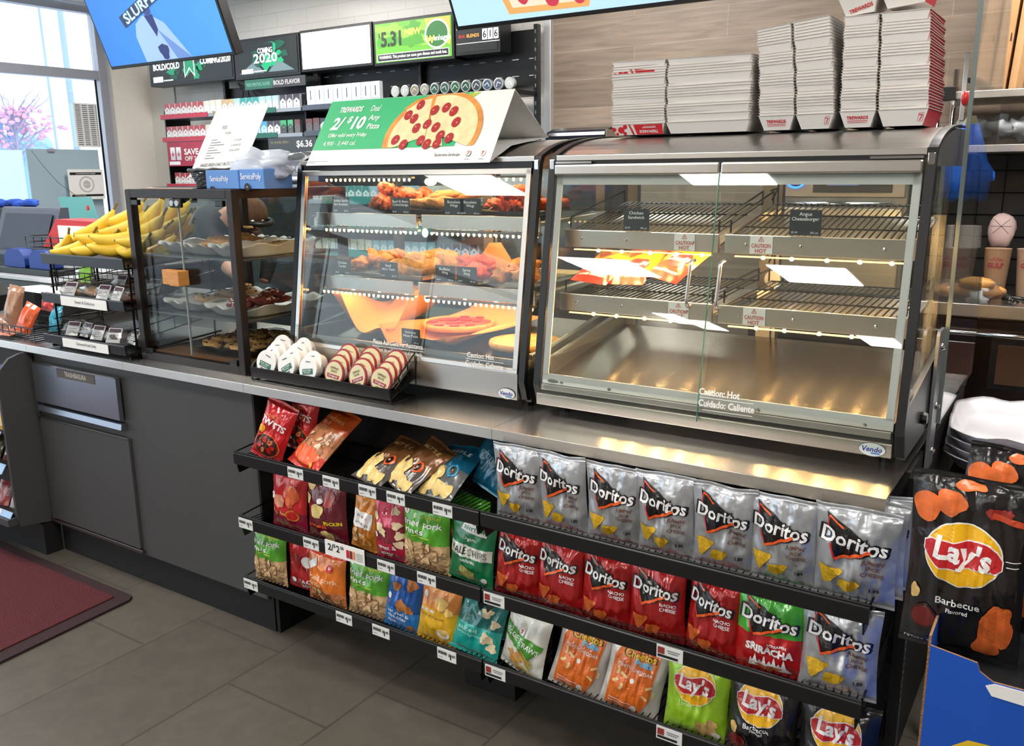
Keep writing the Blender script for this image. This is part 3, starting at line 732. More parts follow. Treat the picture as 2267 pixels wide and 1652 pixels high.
pile('skewer', sk, 'thin wooden skewer poking from the boneless wings', 'skewer', 'skewers in the boneless wings', [(.66,.30,zt+.018,.5),(.685,.30,zt+.016,-.9),(.715,.29,zt+.018,.3)], 2)
# middle shelf
pan(.235,.46,zm,.19,.36,.014,'steel tray of chicken tenders on the middle row')
pan(.41,.46,zm,.15,.36,.014,'steel tray of mini tacos on the middle row')
pan(.60,.46,zm,.17,.36,.014,'steel tray of red buffalo wings on the middle row')
pan(.775,.46,zm,.15,.36,.014,'steel tray of spicy wings on the middle row')
pile('chicken_tender', food('chicken_tender', (206,124,50), .024, .060, .018, 4, .35), 'golden breaded chicken tender on the middle row', 'chicken tender', 'chicken tenders on the middle row', sp(.235,.42,zm+.03,.13,.20,7,2,.022,rz=.7,seed=4))
pile('mini_taco', food('mini_taco', (196,142,66), .010, .040, .026, 5, .25), 'folded golden mini taco on the middle row', 'taco', 'mini tacos on the middle row', sp(.405,.40,zm+.032,.11,.20,11,2,.018,rz=-.9,seed=6))
pile('buffalo_wing', food('buffalo_wing', (214,60,20), .022, .034, .020, 6, .5), 'red sauced buffalo wing on the middle row', 'chicken wing', 'buffalo wings on the middle row', sp(.63,.36,zm+.032,.08,.12,7,2,.022,seed=9))
pile('spicy_wing', food('spicy_wing', (192,120,48), .022, .036, .018, 7, .5), 'browned spicy wing at the right of the middle row', 'chicken wing', 'spicy wings on the middle row', sp(.79,.36,zm+.03,.08,.14,6,2,.02,seed=12))
def sheet(name, label, cat, m, fn, nu=16, nv=16):
    v = [fn(i/nu, j/nv) for j in range(nv+1) for i in range(nu+1)]
    f = [(j*(nu+1)+i, j*(nu+1)+i+1, (j+1)*(nu+1)+i+1, (j+1)*(nu+1)+i) for j in range(nv) for i in range(nu)]
    return obj(name, MB().add(v, f, m), None, label, cat, smooth=True, solid=.0006)
kraft = mat('kraft_liner', (206,150,92), .6, sss=0)
sheet('paper_liner', 'pointed kraft paper liner standing behind the red buffalo wings', 'paper liner', kraft, lambda a, b: (.60+.15*(a-.5)*(1-b*.85), .47+.03*a, zm+.016+.085*b), 6, 6)
# bottom : sheets of orange paper with pizzas
org = mat('orange_paper', (224,136,58), .6, bump=.05)
def liner(cx, cy, w_, d_, s, amp, rz=0):
    def fn(a, b):
        x, y = (a-.5)*w_, (b-.5)*d_; e = max(abs(a-.5), abs(b-.5))*2
        z = amp*max(0, e-.45)**1.5*(.6+.6*sin(5*a+3*b+s)+.3*sin(9*a-4*b+s))
        yy = min(.63, max(.195, cy+x*sin(rz)+y*cos(rz))); return (cx+x*cos(rz)-y*sin(rz), yy, .954+(yy-.19)*.162+abs(z)+.002)
    return fn
sheet('paper_liner', 'curled orange paper liner at the left of the case floor', 'paper liner', org, liner(.22,.45,.26,.36,1.0,.30,.1), 20, 20)
sheet('paper_liner', 'crumpled orange paper liner under the red meat pizza', 'paper liner', org, liner(.52,.41,.32,.38,2.9,.16,-.25), 20, 20)
crust = mat('pizza_crust', (214,150,72), .6, var=.3, vscale=40, bump=.4, bscale=60)
def pizza(cx, cy, z, r, topm, label, nb, colb, rz=0):
    t = thing('pizza', label, 'pizza', (cx, cy, z))
    obj('crust', MB().lathe([(0,.0),(r*.97,0),(r,.008),(r*.97,.018),(r*.88,.014),(0,.012)], (cx,cy,z), crust, 'z', 32), t, smooth=True)
    obj('cheese', MB().lathe([(0,.015),(r*.6,.0165),(r*.88,.0145),(r*.9,.013)], (cx,cy,z), topm, 'z', 32), t, smooth=True)
    rr = random.Random(4)
    for i in range(nb):
        a = rr.uniform(0,6.28); q = r*.82*math.sqrt(rr.random())
        obj('topping', MB().lathe([(0,0),(.015,0),(.015,.004),(0,.005)], (cx+q*cos(a), cy+q*sin(a), z+.016), colb, 'z', 12), t)
pizza(.49,.44,1.003,.115, mat('meat_cheese', (176,64,36), .4, var=.5, vscale=40, bump=.6, bscale=50), 'dark red meat pizza lying on orange paper on the case floor', 16, mat('pepperoni', (150,30,20), .35))
pizza(.785,.36,.984,.105, mat('plain_cheese', (228,172,92), .4, var=.35, vscale=35, bump=.5, bscale=50), 'golden cheese pizza at the right end of the case floor', 0, None)

# chicken sandwich bags in the right case
fm = mat('foil_yellow', (232,172,40), .28, .3, coat=.4, var=.12, vscale=12); fr_ = mat('foil_red', (196,48,34), .3, .2, coat=.4)
def pillow(w_, h_, d_, m, bands=None, seed=0, n=18, k=14, pinch=.05, wrk=.004, seal=.05):
    """pillow pack lying on its back in XY (x across, y along, z thickness)"""
    mb = MB()
    def P(u, v, s):
        th = (max(0, 1-abs(u)**2.6))**.7*(max(0, sin(pi*min(1, max(0, (v-seal)/(1-2*seal))))))**.55
        x = u*w_/2*(1-pinch*sin(pi*v)); y = (v-.5)*h_
        q = noise.noise(Vector((u*2.2+seed, v*4, s*5)))*wrk*(.4+th)
        return (x, y, s*(d_/2*th)+q)
    for s in (1, -1):
        v = [P(-1+2*i/n, j/k, s) for j in range(k+1) for i in range(n+1)]
        for j in range(k):
            mm = m
            if bands:
                for lo, hi, bmm in bands:
                    if lo <= (j+.5)/k < hi: mm = bmm
            f = [(j*(n+1)+i, j*(n+1)+i+1, (j+1)*(n+1)+i+1, (j+1)*(n+1)+i) for i in range(n)]
            if s < 0: f = [q[::-1] for q in f]
            mb.add(v, f, mm) if False else mb.add([v[q] for q in range(j*(n+1), (j+2)*(n+1))], [(i, i+1, n+1+i+1, n+1+i) if s > 0 else (n+1+i, n+1+i+1, i+1, i) for i in range(n)], mm)
    return mb, P
for i, (x, y, z, rx, ry, rz, wh) in enumerate(((1.045,.34,1.215,.45,.05,-.15,'leftmost in the case'), (1.135,.345,1.218,.5,-.05,-.10,'second from left, beside the leftmost packet'), (1.205,.40,1.235,.55,-.2,-.35,'tilted behind the front packet'), (1.262,.335,1.240,.55,.12,-.42,'front packet leaning nearest the door handle'))):
    mb, Pf = pillow(.115, .16, .032, fm, [(0,.34,fr_), (.9,1,fr_)], seed=i)
    o = obj('sandwich_packet', mb, None, 'yellow and red foil sandwich packet, '+wh, 'food packet', 'sandwich packets on the middle rack', smooth=True, world=False, origin=(0,0,0))
    o.location = (x, y, z+.01); o.rotation_euler = (rx, ry, rz)
    A = Art(lambda u, v, l: tuple(Vector(Pf(max(-1, min(1, u/.0575)), .5+v/.16, 1))+Vector((0,0,.0006+l))), .012)
    A.disc(.012, -.012, .034, .026, RED, 1, rot=.3).text('Crunchy', .010, -.012, .020, PAPERW, bold=.02, rot=.2, lift=2).text('HONEY CRUNCHY', 0, -.056, .010, PAPERW, bold=.01, lift=2).disc(-.02,.035,.018,.018, mat('packet_brown',(120,50,30),.4), 1, 12, .1)
    A.obj('print', o, world=False)
# ================================================================== TOP OF THE CASES
# green deal tent on the left case
tn = thing('tent_sign', 'long white tent sign with green pizza deal artwork on the left hot case', 'sign', (.44, .33, 1.53))
x0, x1 = .112, .778; yb, zb, yt_, zt_ = .205, 1.492, .33, 1.682; yr = .50
card = MB(); tk_ = .0015
fr = lambda s: ((yb, zb), (yt_, zt_), (yr, 1.560))
card.add([(x0,yb,zb),(x1,yb,zb),(x1+.0,yt_,zt_),(x0,yt_,zt_)], [(0,1,2,3)], WHITE)
obj('front_panel', card, tn, solid=.0012)
obj('rear_panel', MB().add([(x0,yr,1.562),(x1,yr,1.562),(x1,yt_,zt_-.001),(x0,yt_,zt_-.001)], [(0,3,2,1)], WHITE), tn, solid=.0012)
obj('base_flap', MB().add([(x0,yb+.002,zb+.001),(x1,yb+.002,zb+.001),(x1,.31,1.536),(x1,yr,1.562),(x0,yr,1.562),(x0,.31,1.536)], [(0,1,2,5),(5,2,3,4)], WHITE), tn)
V = Vector((0, yt_-yb, zt_-zb)); LH = V.length; W_ = x1-x0
F = flatF((x0, yb, zb), (1,0,0), V)
A = Art(F); gr = mat('sign_green', (62,184,122), .5); lime = mat('sign_lime', (190,214,70), .5)
A.rect(.0005, W_*.80, LH*.23, LH*.995, gr)
for k in range(4): A.poly([(W_*(.445+.018*k), LH*.235), (W_*(.452+.018*k), LH*.235), (W_*(.80+.013*k), LH*.985), (W_*(.79+.013*k), LH*.985)], lime, 2)
pz = mat('art_crust', (226,150,70), .5, var=.25, vscale=30); ch = mat('art_cheese', (244,222,170), .5, var=.12, vscale=40); pep = mat('art_pepperoni', (176,48,52), .4); pep2 = mat('art_pepperoni_light', (222,140,120), .4)
cx, cy, rr_ = W_*.665, LH*.50, LH*.60
def clipdisc(cx, cy, r, m, lift, a0, a1, n=26):
    P = [(cx, max(LH*.232, cy))]
    for k in range(n+1):
        a = a0+(a1-a0)*k/n; x, y = cx+r*1.18*cos(a), cy+r*sin(a)
        P.append((x, min(LH*.99, max(LH*.232, y))))
    A.poly(P, m, lift)
clipdisc(cx, cy*.86, rr_, pz, 3, -.5, 2.0); clipdisc(cx, cy*.86, rr_*.90, ch, 4, -.5, 2.0)
clipdisc(cx-.010, cy*.80, rr_, pz, 3, 2.45, 3.75); clipdisc(cx-.010, cy*.80, rr_*.88, ch, 4, 2.45, 3.75)
A.poly([(cx-.02, LH*.34), (cx-.155+.02, LH*.80), (cx-.10, LH*.93), (cx-.035, LH*.985)], pz, 5); A.poly([(cx-.02, LH*.34), (cx-.125, LH*.77), (cx-.085, LH*.90), (cx-.045, LH*.93)], ch, 6)
A.poly([(cx-.02, LH*.235), (cx+.05, LH*.235), (cx+.02, LH*.6), (cx-.05, LH*.6)], ch, 5)
rp = random.Random(3)
for (px_, py_) in ((-.075,.84),(-.105,.70),(-.080,.64),(-.060,.50),(-.118,.34),(-.020,.75),(.016,.78),(.045,.72),(-.028,.55),(.005,.50),(.030,.38),(.066,.56),(-.030,.32),(.062,.34),(-.085,.27),(.028,.27),(-.005,.265)):
    A.disc(cx+px_*1.05, LH*py_, .0135, .0165, pep, 7, 16, rot=-.3); A.disc(cx+px_*1.05+rp.uniform(-.006,.006), LH*py_+rp.uniform(-.006,.004), .0035, .0028, pep2, 8, 8, .25, rp.random()*6)
wt = mat('sign_text_white', (252,252,250), .5)
A.text('TREWARDS', W_*.148, LH*.845, .026, wt, bold=.03, shear=.25, width=.092, lift=3).text('Deal', W_*.292, LH*.845, .030, wt, shear=.2, lift=3, width=.036)
A.text('2/', W_*.098, LH*.63, .058, wt, bold=.03, shear=.2, lift=3, width=.052).text('$', W_*.165, LH*.68, .03, wt, bold=.03, shear=.2, lift=3).text('10', W_*.222, LH*.63, .058, wt, bold=.035, shear=.2, lift=3, width=.050)
A.text('Any', W_*.305, LH*.69, .025, wt, bold=.015, shear=.15, lift=3).text('Pizza', W_*.318, LH*.57, .025, wt, bold=.015, shear=.15, lift=3)
A.text('Offer valid every Friday.', W_*.185, LH*.44, .019, wt, bold=.008, shear=.12, lift=3, width=.155).text('4,900 - 5,440 cal.', W_*.155, LH*.32, .021, wt, shear=.1, lift=3, width=.13)
A.text('Tap into more. Get the apps.', W_*.78, LH*.11, .0125, INKG, bold=.02, lift=2, width=.088)
for xx, c_ in ((.885, mat('app_green', (60,90,75), .5)), (.955, mat('app_grey', (200,200,198), .5))):
    A.disc(W_*xx, LH*.125, .0085, .0095, c_, 2, 20).disc(W_*xx, LH*.125, .0072, .0082, PAPERW, 3, 20).text('7', W_*xx, LH*.125, .014, RED, bold=.04, lift=4).rect(W_*xx-.008, W_*xx+.008, LH*.045, LH*.052, INKG)
A.rect(.004, .085, LH*.055, LH*.060, INKG).rect(.004, .035, LH*.035, LH*.040, INKG)
A.obj('artwork', tn)

# stacks of nested cartons on the right case
paperc = mat('carton_paper', (240,236,231), .65); edge_shade_m = mat('carton_edge_shade', (192,185,178), .8); redp = mat('carton_red', (206,34,56), .5)
def carton(w_, d_, h_, fl, sidem=paperc, t=.0012):
    """one open tray, rim up, centred on x, front at y=0"""
    mb = MB(); B = [(-w_/2+fl, fl, 0), (w_/2-fl, fl, 0), (w_/2-fl, d_-fl, 0), (-w_/2+fl, d_-fl, 0)]; T = [(-w_/2, 0, h_), (w_/2, 0, h_), (w_/2, d_, h_), (-w_/2, d_, h_)]
    Ti = [(p[0]*(1-.02), .002+p[1]*(1-.012), h_) for p in T]; Bi = [(p[0]*.97, p[1]*.98+.001, t) for p in B]
    v = B+T+Ti+Bi
    for k, m in enumerate((paperc, sidem, paperc, paperc)): mb.add([v[k], v[(k+1)%4], v[4+(k+1)%4], v[4+k]], [(0,1,2,3)], m)
    mb.add(v, [(3,2,1,0)], paperc)
    Lp = [((-w_/2-.0007) if p[0] < 0 else (w_/2+.0007), -.0007 if p[1] < d_/2 else d_+.0007, h_-.0012) for p in T]; Lq = [(a, b, h_+.0001) for a, b, c in Lp]
    mb.add(Lp+Lq, [(k, (k+1)%4, 4+(k+1)%4, 4+k) for k in range(4)]+[(3,2,1,0)], edge_shade_m)  # darker rim strip paints the shadow line between nested cartons
    mb.add(v, [(4+k, 4+(k+1)%4, 8+(k+1)%4, 8+k) for k in range(4)], edge_shade_m)
    mb.add(v, [(8+k, 8+(k+1)%4, 12+(k+1)%4, 12+k) for k in range(4)]+[(12,13,14,15)], paperc)
    return mb
def clam(name, ws, d_, h_, fl, loc, label, redside=False, art=None, group=None):
    r = thing(name, label, 'carton', loc, group=group)
    a = carton(ws[0], d_, h_, fl); o1 = obj('lid_tray', MB(), r) if False else None
    a.v = [(x+ws[0]/2, y, z) for x, y, z in a.v]; obj('lid_tray', a, r, world=False)
    b = carton(ws[1], d_, h_, fl, redp if redside else paperc); b.v = [(x+ws[0]+.004+ws[1]/2, y, z) for x, y, z in b.v]; obj('box_tray', b, r, world=False)
    obj('hinge', MB().box(ws[0]-.001, ws[0]+.005, .01, d_-.01, h_-.001, h_, paperc), r, world=False)
    return r
ZT = 1.5575
def stack(x, ws, d_, h_, fl, n, dz, label, grp, y=.43, redside=False, lean=0, tilt=0):
    base = None
    for i in range(n):
        q = i/max(1, n-1)
        loc = (x+lean*q*q, y+.004*sin(i*.9), ZT+i*dz); rot = (0, -tilt*q*q, 0.012*sin(i*1.7))
        if base is None: base = clam('food_carton', ws, d_, h_, fl, loc, label, redside, group=grp); out = base; first = loc
        else: dup(base, loc, rot, (1-.05*q if lean else 1, 1, 1), label, grp)
    return base
TL = 'nested open white carton in the '
s1 = stack(1.012, (.150, .215), .20, .028, .010, 24, .0062, TL+'low wide left stack on the right case', 'cartons of the left stack', tilt=-.0)
s2 = stack(1.402, (.084, .086), .20, .034, .012, 32, .0063, TL+'middle stack on the right case', 'cartons of the middle stack', tilt=.10, lean=-.012)
s3 = stack(1.588, (.078, .104), .20, .036, .012, 33, .0063, TL+'tall right stack with red sides', 'cartons of the right stack', redside=True, lean=-.004)
def cart_art(root, x, w_, h_, fl, words, dots=False):
    A = Art(flatF(Vector(root.location)+Vector((x+w_/2, fl, 0)), (1,0,0), (0,-fl,h_)))
    if dots:
        for px_, py_, r_ in ((-.068,.016,.006),(-.060,.004,.004),(-.048,.014,.009),(-.036,.022,.006),(-.038,.005,.005)): A.disc(px_, py_, r_, r_*.95, RED)
        A.poly([(-.026,.028),(-.022,.028),(-.010,.001),(-.016,.001)], RED).poly([(-.012,.027),(.068,.027),(.068,.001),(-.004,.001)], RED)
        A.text('TREWARDS', .030, .009, .010, PAPERW, bold=.03, rot=pi, lift=2, width=.052).rect(.012,.050,.018,.0195,PAPERW,2).rect(.016,.050,.0215,.0225,PAPERW,2)
    else:
        A.text('TREWARDS', 0, h_*.62, .0105, RED, bold=.03, width=.046).rect(-.022,.022,h_*.40,h_*.44,RED).rect(-.021,.021,h_*.30,h_*.33,RED)
    A.obj('print', root)
cart_art(s1, 0, .150, .028, .010, 1, True); cart_art(s2, 0, .084, .034, .012, 1); cart_art(s3, 0, .078, .036, .012, 1)
for rt, x in ((s2, .084+.004+.086), (s3, .078+.004+.104)):
    A = Art(flatF(Vector(rt.location)+Vector((x-.022, .012, 0)), (1,0,0), (0,-.012,.036)))
    A.line([(.0,.010),(.010,.010),(.013,.028),(.003,.028),(.0,.010)], .0008, RED).line([(.0025,.024),(.010,.024),(.0045,.012)], .0018, RED)
    A.obj('emblem', rt)
# upper print band showing on the low stack, and the tilted top carton
A = Art(flatF((1.012+.075, .4365, ZT+.139), (1,0,0), (0,-.010,.028)))
for px_, r_ in ((-.066,.005),(-.050,.008),(-.036,.008)): A.disc(px_, .012, r_, r_, RED)
A.poly([(-.024,.024),(-.018,.024),(-.008,.003),(-.014,.003)], RED).poly([(-.010,.024),(.062,.018),(.060,.008),(-.006,.003)], RED)
A.obj('print', s1)
lw = clam('food_carton', (.150, .215), .20, .028, .010, (1.010, .433, ZT+.156), 'uppermost open white carton on the low wide stack, flaps spread', group=None); lw.rotation_euler = (0, .02, -.02)
tc = clam('food_carton', (.082, .098), .20, .038, .012, (1.575, .425, ZT+.236), 'tilted loose carton lying on top of the tall right stack', redside=True); tc.rotation_euler = (.08, -.10, .04)
A = Art(lambda u, v, l: (.041+u, .012-.012*v/.038-.0006-l, v)); A.text('TREWARDS', .004, .012, .011, RED, bold=.03, width=.05, rot=.2); A.obj('print', tc, world=False)

# hanging strap / tool handle right of the stack handled below; napkin dispenser behind the cases
dsp = thing('coffee_machine_lid', 'glossy black rounded machine lid behind the right case', 'machine', (.05, 2.12, 0))
obj('lid', MB().prism([(1.93,1.50),(1.93,1.60),(1.95,1.645),(2.02,1.665),(2.30,1.67),(2.34,1.62),(2.34,1.50)], 'x', -.10, .205, mat('gloss_black', (16,20,32), .12, coat=.6)), dsp, bevel=.02)
obj('body', MB().box(-.08, .20, 1.97, 2.32, .0, 1.51, mat('machine_grey', (70,72,76), .4, .5)), dsp, bevel=.01)
obj('edge_trim', MB().box(.205, .212, 1.95, 2.33, 1.50, 1.65, STEEL), dsp, bevel=.004)

# ================================================================== PASTRY CASE
px0, px1, py0, py1, pz0, pz1 = -.604, -.072, .072, .56, H, 1.424
pc = thing('pastry_case', 'dark brown framed glass pastry case with cookie trays', 'display case', (-.34, .30, H))
frm = mat('bronze_frame', (48,42,40), .38, .5); f_ = MB(); t_ = .027
for x in (px0, px1-t_):
    for y in (py0, py1-t_): f_.box(x, x+t_, y, y+t_, pz0, pz1, frm)
for z in (pz0, pz1-t_):
    for y in (py0, py1-t_): f_.box(px0+t_, px1-t_, y, y+t_, z, z+t_, frm)
    for x in (px0, px1-t_): f_.box(x, x+t_, py0+t_, py1-t_, z, z+t_, frm)
obj('frame', f_, pc, bevel=.0015)
obj('top_board', MB().box(px0+.004, px1-.004, py0+.004, py1-.004, pz1-.006, pz1+.001, mat('case_top', (70,62,58), .5)), pc)
obj('floor_board', MB().box(px0+t_, px1-t_, py0+t_, py1-t_, pz0+.006, pz0+.026, mat('wood_floor', (124,86,56), .5, var=.3, vscale=6, stretch=(1,8,1))), pc)
xm_ = (px0+px1)/2
for a, b, nm in ((px0+t_+.003, xm_-.001, 'glass_door'), (xm_+.001, px1-t_-.003, 'glass_door')):
    obj(nm, MB().box(a, b, py0+.006, py0+.010, pz0+t_+.012, pz1-t_-.006, GLASSP), pc)
obj('door_edge', MB().box(xm_-.0016, xm_+.0016, py0+.005, py0+.011, pz0+t_+.012, pz1-t_-.006, mat('edge_grey', (150,155,155), .3)), pc)
for x in (px0+.003, px1-.009):
    obj('side_glass', MB().box(x, x+.004, py0+t_, py1-t_, pz0+t_, pz1-t_, GLASSP), pc)
obj('rear_glass', MB().box(px0+t_, px1-t_, py1-.012, py1-.008, pz0+t_, pz1-t_, GLASSP), pc)
ct = obj('catch', MB().box(xm_-.030, xm_+.028, py0-.004, py0+.006, pz1-.056, pz1-.029, BLACKP), pc, bevel=.003)
for dx in (-.013, .013): obj('catch_stud', MB().lathe([(0,-.0055),(.009,-.0055),(.010,0),(0,0)], (xm_-.001+dx, py0-.003, pz1-.042), mat('stud', (170,172,170), .2, .6), 'y', 14), ct)
for x, z in ((px0+.045, pz1-.042), (px1-.062, pz1-.042), (px0+.045, pz0+.030), (px1-.055, pz0+.036)):
    obj('hinge', MB().box(x-.018, x+.018, py0+.000, py0+.014, z-.009, z+.009, BLACKP), pc, bevel=.002)
woodk = mat('knob_wood', (205,140,74), .45, var=.12, vscale=20, stretch=(1,1,6))
for x, y in ((-.394, .052), (-.338, .036)): obj('wooden_knob', MB().box(x-.024, x+.024, y, py0+.006, 1.122, 1.170, woodk), pc, bevel=.002)
for z in (1.205, 1.012): obj('glass_shelf', MB().box(px0+.010, px1-.010, py0+.028, py1-.03, z, z+.006, mat('shelf_acrylic', (84,84,84), .15, spec=.6)), pc, bevel=.001)
wh_m = mat('tray_white', (236,232,228), .35, coat=.3); bk_m = mat('tray_black', (22,22,24), .35)
def wavy_tray(x, y, z, w_, d_, h_, m, label, rz=0, amp=.006):
    n = 48; P = []
    def ring(s, hz, wav):
        out = []
        for k in range(n):
            a = 2*pi*k/n; c, d = cos(a), sin(a); q = (abs(c)**5+abs(d)**5)**(-.2)
            out.append((c*q*w_/2*s, d*q*d_/2*s, hz+(amp*sin(a*10) if wav else 0)))
        return out
    rs = [ring(.80, 0, 0), ring(.86, h_*.2, 0), ring(.97, h_*.85, .5), ring(1.04, h_, 1), ring(.955, h_*.9, 1), ring(.84, h_*.25, 0), ring(.78, .004, 0)]
    v = [p for r in rs for p in r]; f = []
    for i in range(len(rs)-1):
        for k in range(n): f.append((i*n+k, i*n+(k+1)%n, (i+1)*n+(k+1)%n, (i+1)*n+k))
    f += [tuple(range(n))[::-1], tuple((len(rs)-1)*n+k for k in range(n))]
    o = obj('serving_tray', MB().add(v, f, m), None, label, 'tray', smooth=True, world=False, origin=(0,0,0)); o.location = (x, y, z); o.rotation_euler = (0, 0, rz); return o
zA, zB, zC_ = 1.212, 1.019, pz0+.027
wavy_tray(-.475,.32,zA,.16,.38,.036,wh_m,'wavy white cookie tray, leftmost on the upper glass shelf')
wavy_tray(-.335,.30,zA,.15,.38,.036,wh_m,'wavy white tray with a large golden cookie pile on the upper glass shelf')
wavy_tray(-.180,.29,zA,.16,.38,.040,wh_m,'wavy white cookie tray, rightmost on the upper glass shelf')
wavy_tray(-.450,.31,zB,.20,.38,.036,wh_m,'wavy white tray of pale chip cookies on the lower glass shelf')
wavy_tray(-.210,.30,zB,.23,.38,.036,wh_m,'wavy white tray of dark red cookies on the lower glass shelf')
wavy_tray(-.30,.32,zC_,.36,.36,.030,bk_m,'wavy black tray heaped with chip cookies on the case floor', amp=.004)
def ck(rgb, chips, seed, r=.038):
    mb = food('cookie', rgb, r, r, .012, seed, .12, .7, .15, 14, 8)
    cm = mat('chip_%d' % seed, chips, .4); rr = random.Random(seed)
    for k in range(9):
        a = rr.uniform(0,6.28); q = r*.8*math.sqrt(rr.random()); mb.ell((q*cos(a), q*sin(a), .010*(1-(q/r)**2)+.002), .005, .005, .004, cm, 6, 4)
    return mb
def fan(x, y, z, n, dx, dy, dz, rz=0): return [(x+dx*i, y+dy*i, z+dz*i, rz+i) for i in range(n)]
tan = (204,152,92)
pile('cookie', ck(tan, (178,120,66), 21), 'large golden cookie on the middle tray of the upper shelf', 'cookie', 'golden cookies on the upper shelf', sp(-.335,.28,zA+.030,.07,.22,6,2,.014,seed=5), 5)
pile('cookie', ck((210,176,130), (150,100,50), 22, .030), 'small pale cookie on the right tray of the upper shelf', 'cookie', 'pale cookies on the upper right tray', sp(-.175,.30,zA+.026,.05,.18,4,1,seed=2), 5)
pile('cookie', ck((190,150,100), (70,50,34), 23), 'pale chocolate chip cookie on the lower shelf', 'cookie', 'chip cookies on the left tray of the lower shelf', sp(-.44,.34,zB+.030,.09,.20,6,2,.014,seed=6), 6)
pile('cookie', ck((104,30,26), (230,200,190), 24, .036), 'dark red cookie with white chips on the lower shelf', 'cookie', 'red cookies on the lower shelf', sp(-.205,.29,zB+.030,.13,.22,9,3,.014,seed=7), 7)
pile('cookie', ck((206,158,98), (80,44,26), 25, .036), 'chocolate chip cookie heaped on the black tray', 'cookie', 'chip cookies on the black tray', sp(-.30,.30,zC_+.030,.24,.24,16,2,.014,seed=8), 8)
# things on the pastry case
mc = obj('menu_card', MB().add([(-.500,.25,1.462),(-.235,.25,1.470),(-.165,.33,1.693),(-.425,.33,1.684)], [(0,1,2,3)], PAPERW), label='tall slanting white menu card reading baked fresh daily', cat='menu card', solid=.0015)
U = Vector((.265,0,.008)).normalized(); V = Vector((.075,.08,.222)).normalized()
F = lambda u, v, l: Vector((-.500,.25,1.462))+U*u+V*v+Vector((0,-.95,.3))*(l+.0012)
A = Art(F)
A.text('FRES', .085, .175, .018, INKG, width=.026).text('Muffin', .115, .153, .013, INKG, width=.03).text('6 Cookies $3', .180, .107, .012, INKG, width=.05).text('1 Dozen $4.99', .180, .088, .012, INKG, width=.055).text('2 Cookies', .180, .126, .012, INKG, width=.04)
for k in range(8): A.rect(.045, .075+.022*((k*7)%3), .130-k*.0095, .132-k*.0095, INKG)
A.text('BAKED FRESH DAILY IN STORE', .125, .040, .017, INK, bold=.005, width=.17)
A.obj('print', mc)
bs = thing('wicker_basket', 'black woven basket holding the menu card on the pastry case', 'basket', (-.36, .30, pz1+.001))
wk = mat('wicker_black', (26,25,25), .4); wb = MB()
for k in range(9):
    z = pz1+.005+k*.0062; s = .80+.20*k/8; pts = []
    for i in range(40):
        a = 2*pi*i/40; pts.append((-.36+.15*s*cos(a), .30+.095*s*sin(a), z+.0016*sin(a*14+k*pi)))
    wb.tube(pts, .0035, wk, 5, True)
obj('weave', wb, bs, smooth=True)
wb = MB()
for i in range(24):
    a = 2*pi*i/24; wb.tube([(-.36+.12*cos(a), .30+.076*sin(a), pz1+.002), (-.36+.15*cos(a), .30+.095*sin(a), pz1+.056)], .0022, wk, 4)
obj('stake', wb, bs, kind='stuff'); wb = MB().tube([(-.36+.155*cos(a*pi/20), .30+.10*sin(a*pi/20), pz1+.060+.002*sin(a*2.2)) for a in range(40)], .006, wk, 6, True)
obj('rim', wb, bs, smooth=True)
obj('base', MB().lathe([(0,0),(.07,0),(.07,.004),(0,.004)], (-.36,.30,pz1+.001), wk, 'z', 20), bs)
bag_c = MB(); bag_c.ell((-.15,.44,1.50), .17, .08, .035, WRAP, 20, 10, .5, 4)
obj('pastry_bag', bag_c, label='clear crinkled plastic bag behind the menu card', cat='plastic bag', smooth=True)
clp = thing('binder_clip', 'black binder clip gripping the clear plastic bag', 'clip', (.02,.42,1.53))
obj('jaw', MB().prism([(.40,1.50),(.44,1.50),(.425,1.545),(.415,1.545)], 'x', .0, .035, BLACKP), clp, bevel=.002); obj('handle', MB().tube([(.005,.42,1.545),(.0,.42,1.565),(.018,.42,1.575),(.035,.42,1.56),(.03,.42,1.545)], .0015, CHROME, 5), clp)
pb = thing('poly_bag_box', 'long blue carton of plastic bags lying on the pastry case', 'carton', (-.10,.17,pz1))
bl_m = mat('carton_blue', (92,140,206), .5, var=.05); bw = MB()
bw.prism([(-.232,.105),(-.015,.098),(.012,.098),(.012,.20),(-.232,.20)], 'z', pz1+.001, pz1+.055, bl_m)
obj('body', MB().box(-.225,-.074,.105,.22,pz1+.0015,pz1+.058,bl_m).box(-.0735,.035,.108,.22,pz1+.0015,pz1+.060,bl_m), pb, bevel=.002)
A = Art(flatF((-.15,.1045,pz1+.03), (1,0,0), (0,0,1)))
A.text('ServicePoly', -.012, .0, .024, PAPERW, width=.085, spacing=.9).disc(-.045,-.026,.012,.006,INK,2)
A.text('ServicePoly', .132, .006, .026, PAPERW, width=.09, spacing=.9).disc(.115,-.022,.013,.011,INK,2).text('50', .115, -.022, .008, PAPERW, lift=3)
A.obj('print', pb)
obj('plastic_bag', MB().ell((-.045,.175,pz1+.068), .115, .045, .040, glass_mat('white_film', (228,234,245), .2, 1, .55), 22, 12, .45, 9), pb, smooth=True)
pk_ = MB()
for k in range(3): pk_.prism([(-.58+.03*k,.12),(-.30+.02*k,.11),(-.28+.01*k,.30),(-.55,.33)], 'z', pz1+.0015+k*.002, pz1+.003+k*.002, (mat('cardboard_flat', (196,160,128), .7), WHITE, BLACKP)[k])
obj('flat_sheets', pk_, label='loose flat sheets under the basket on the pastry case', cat='sheets')

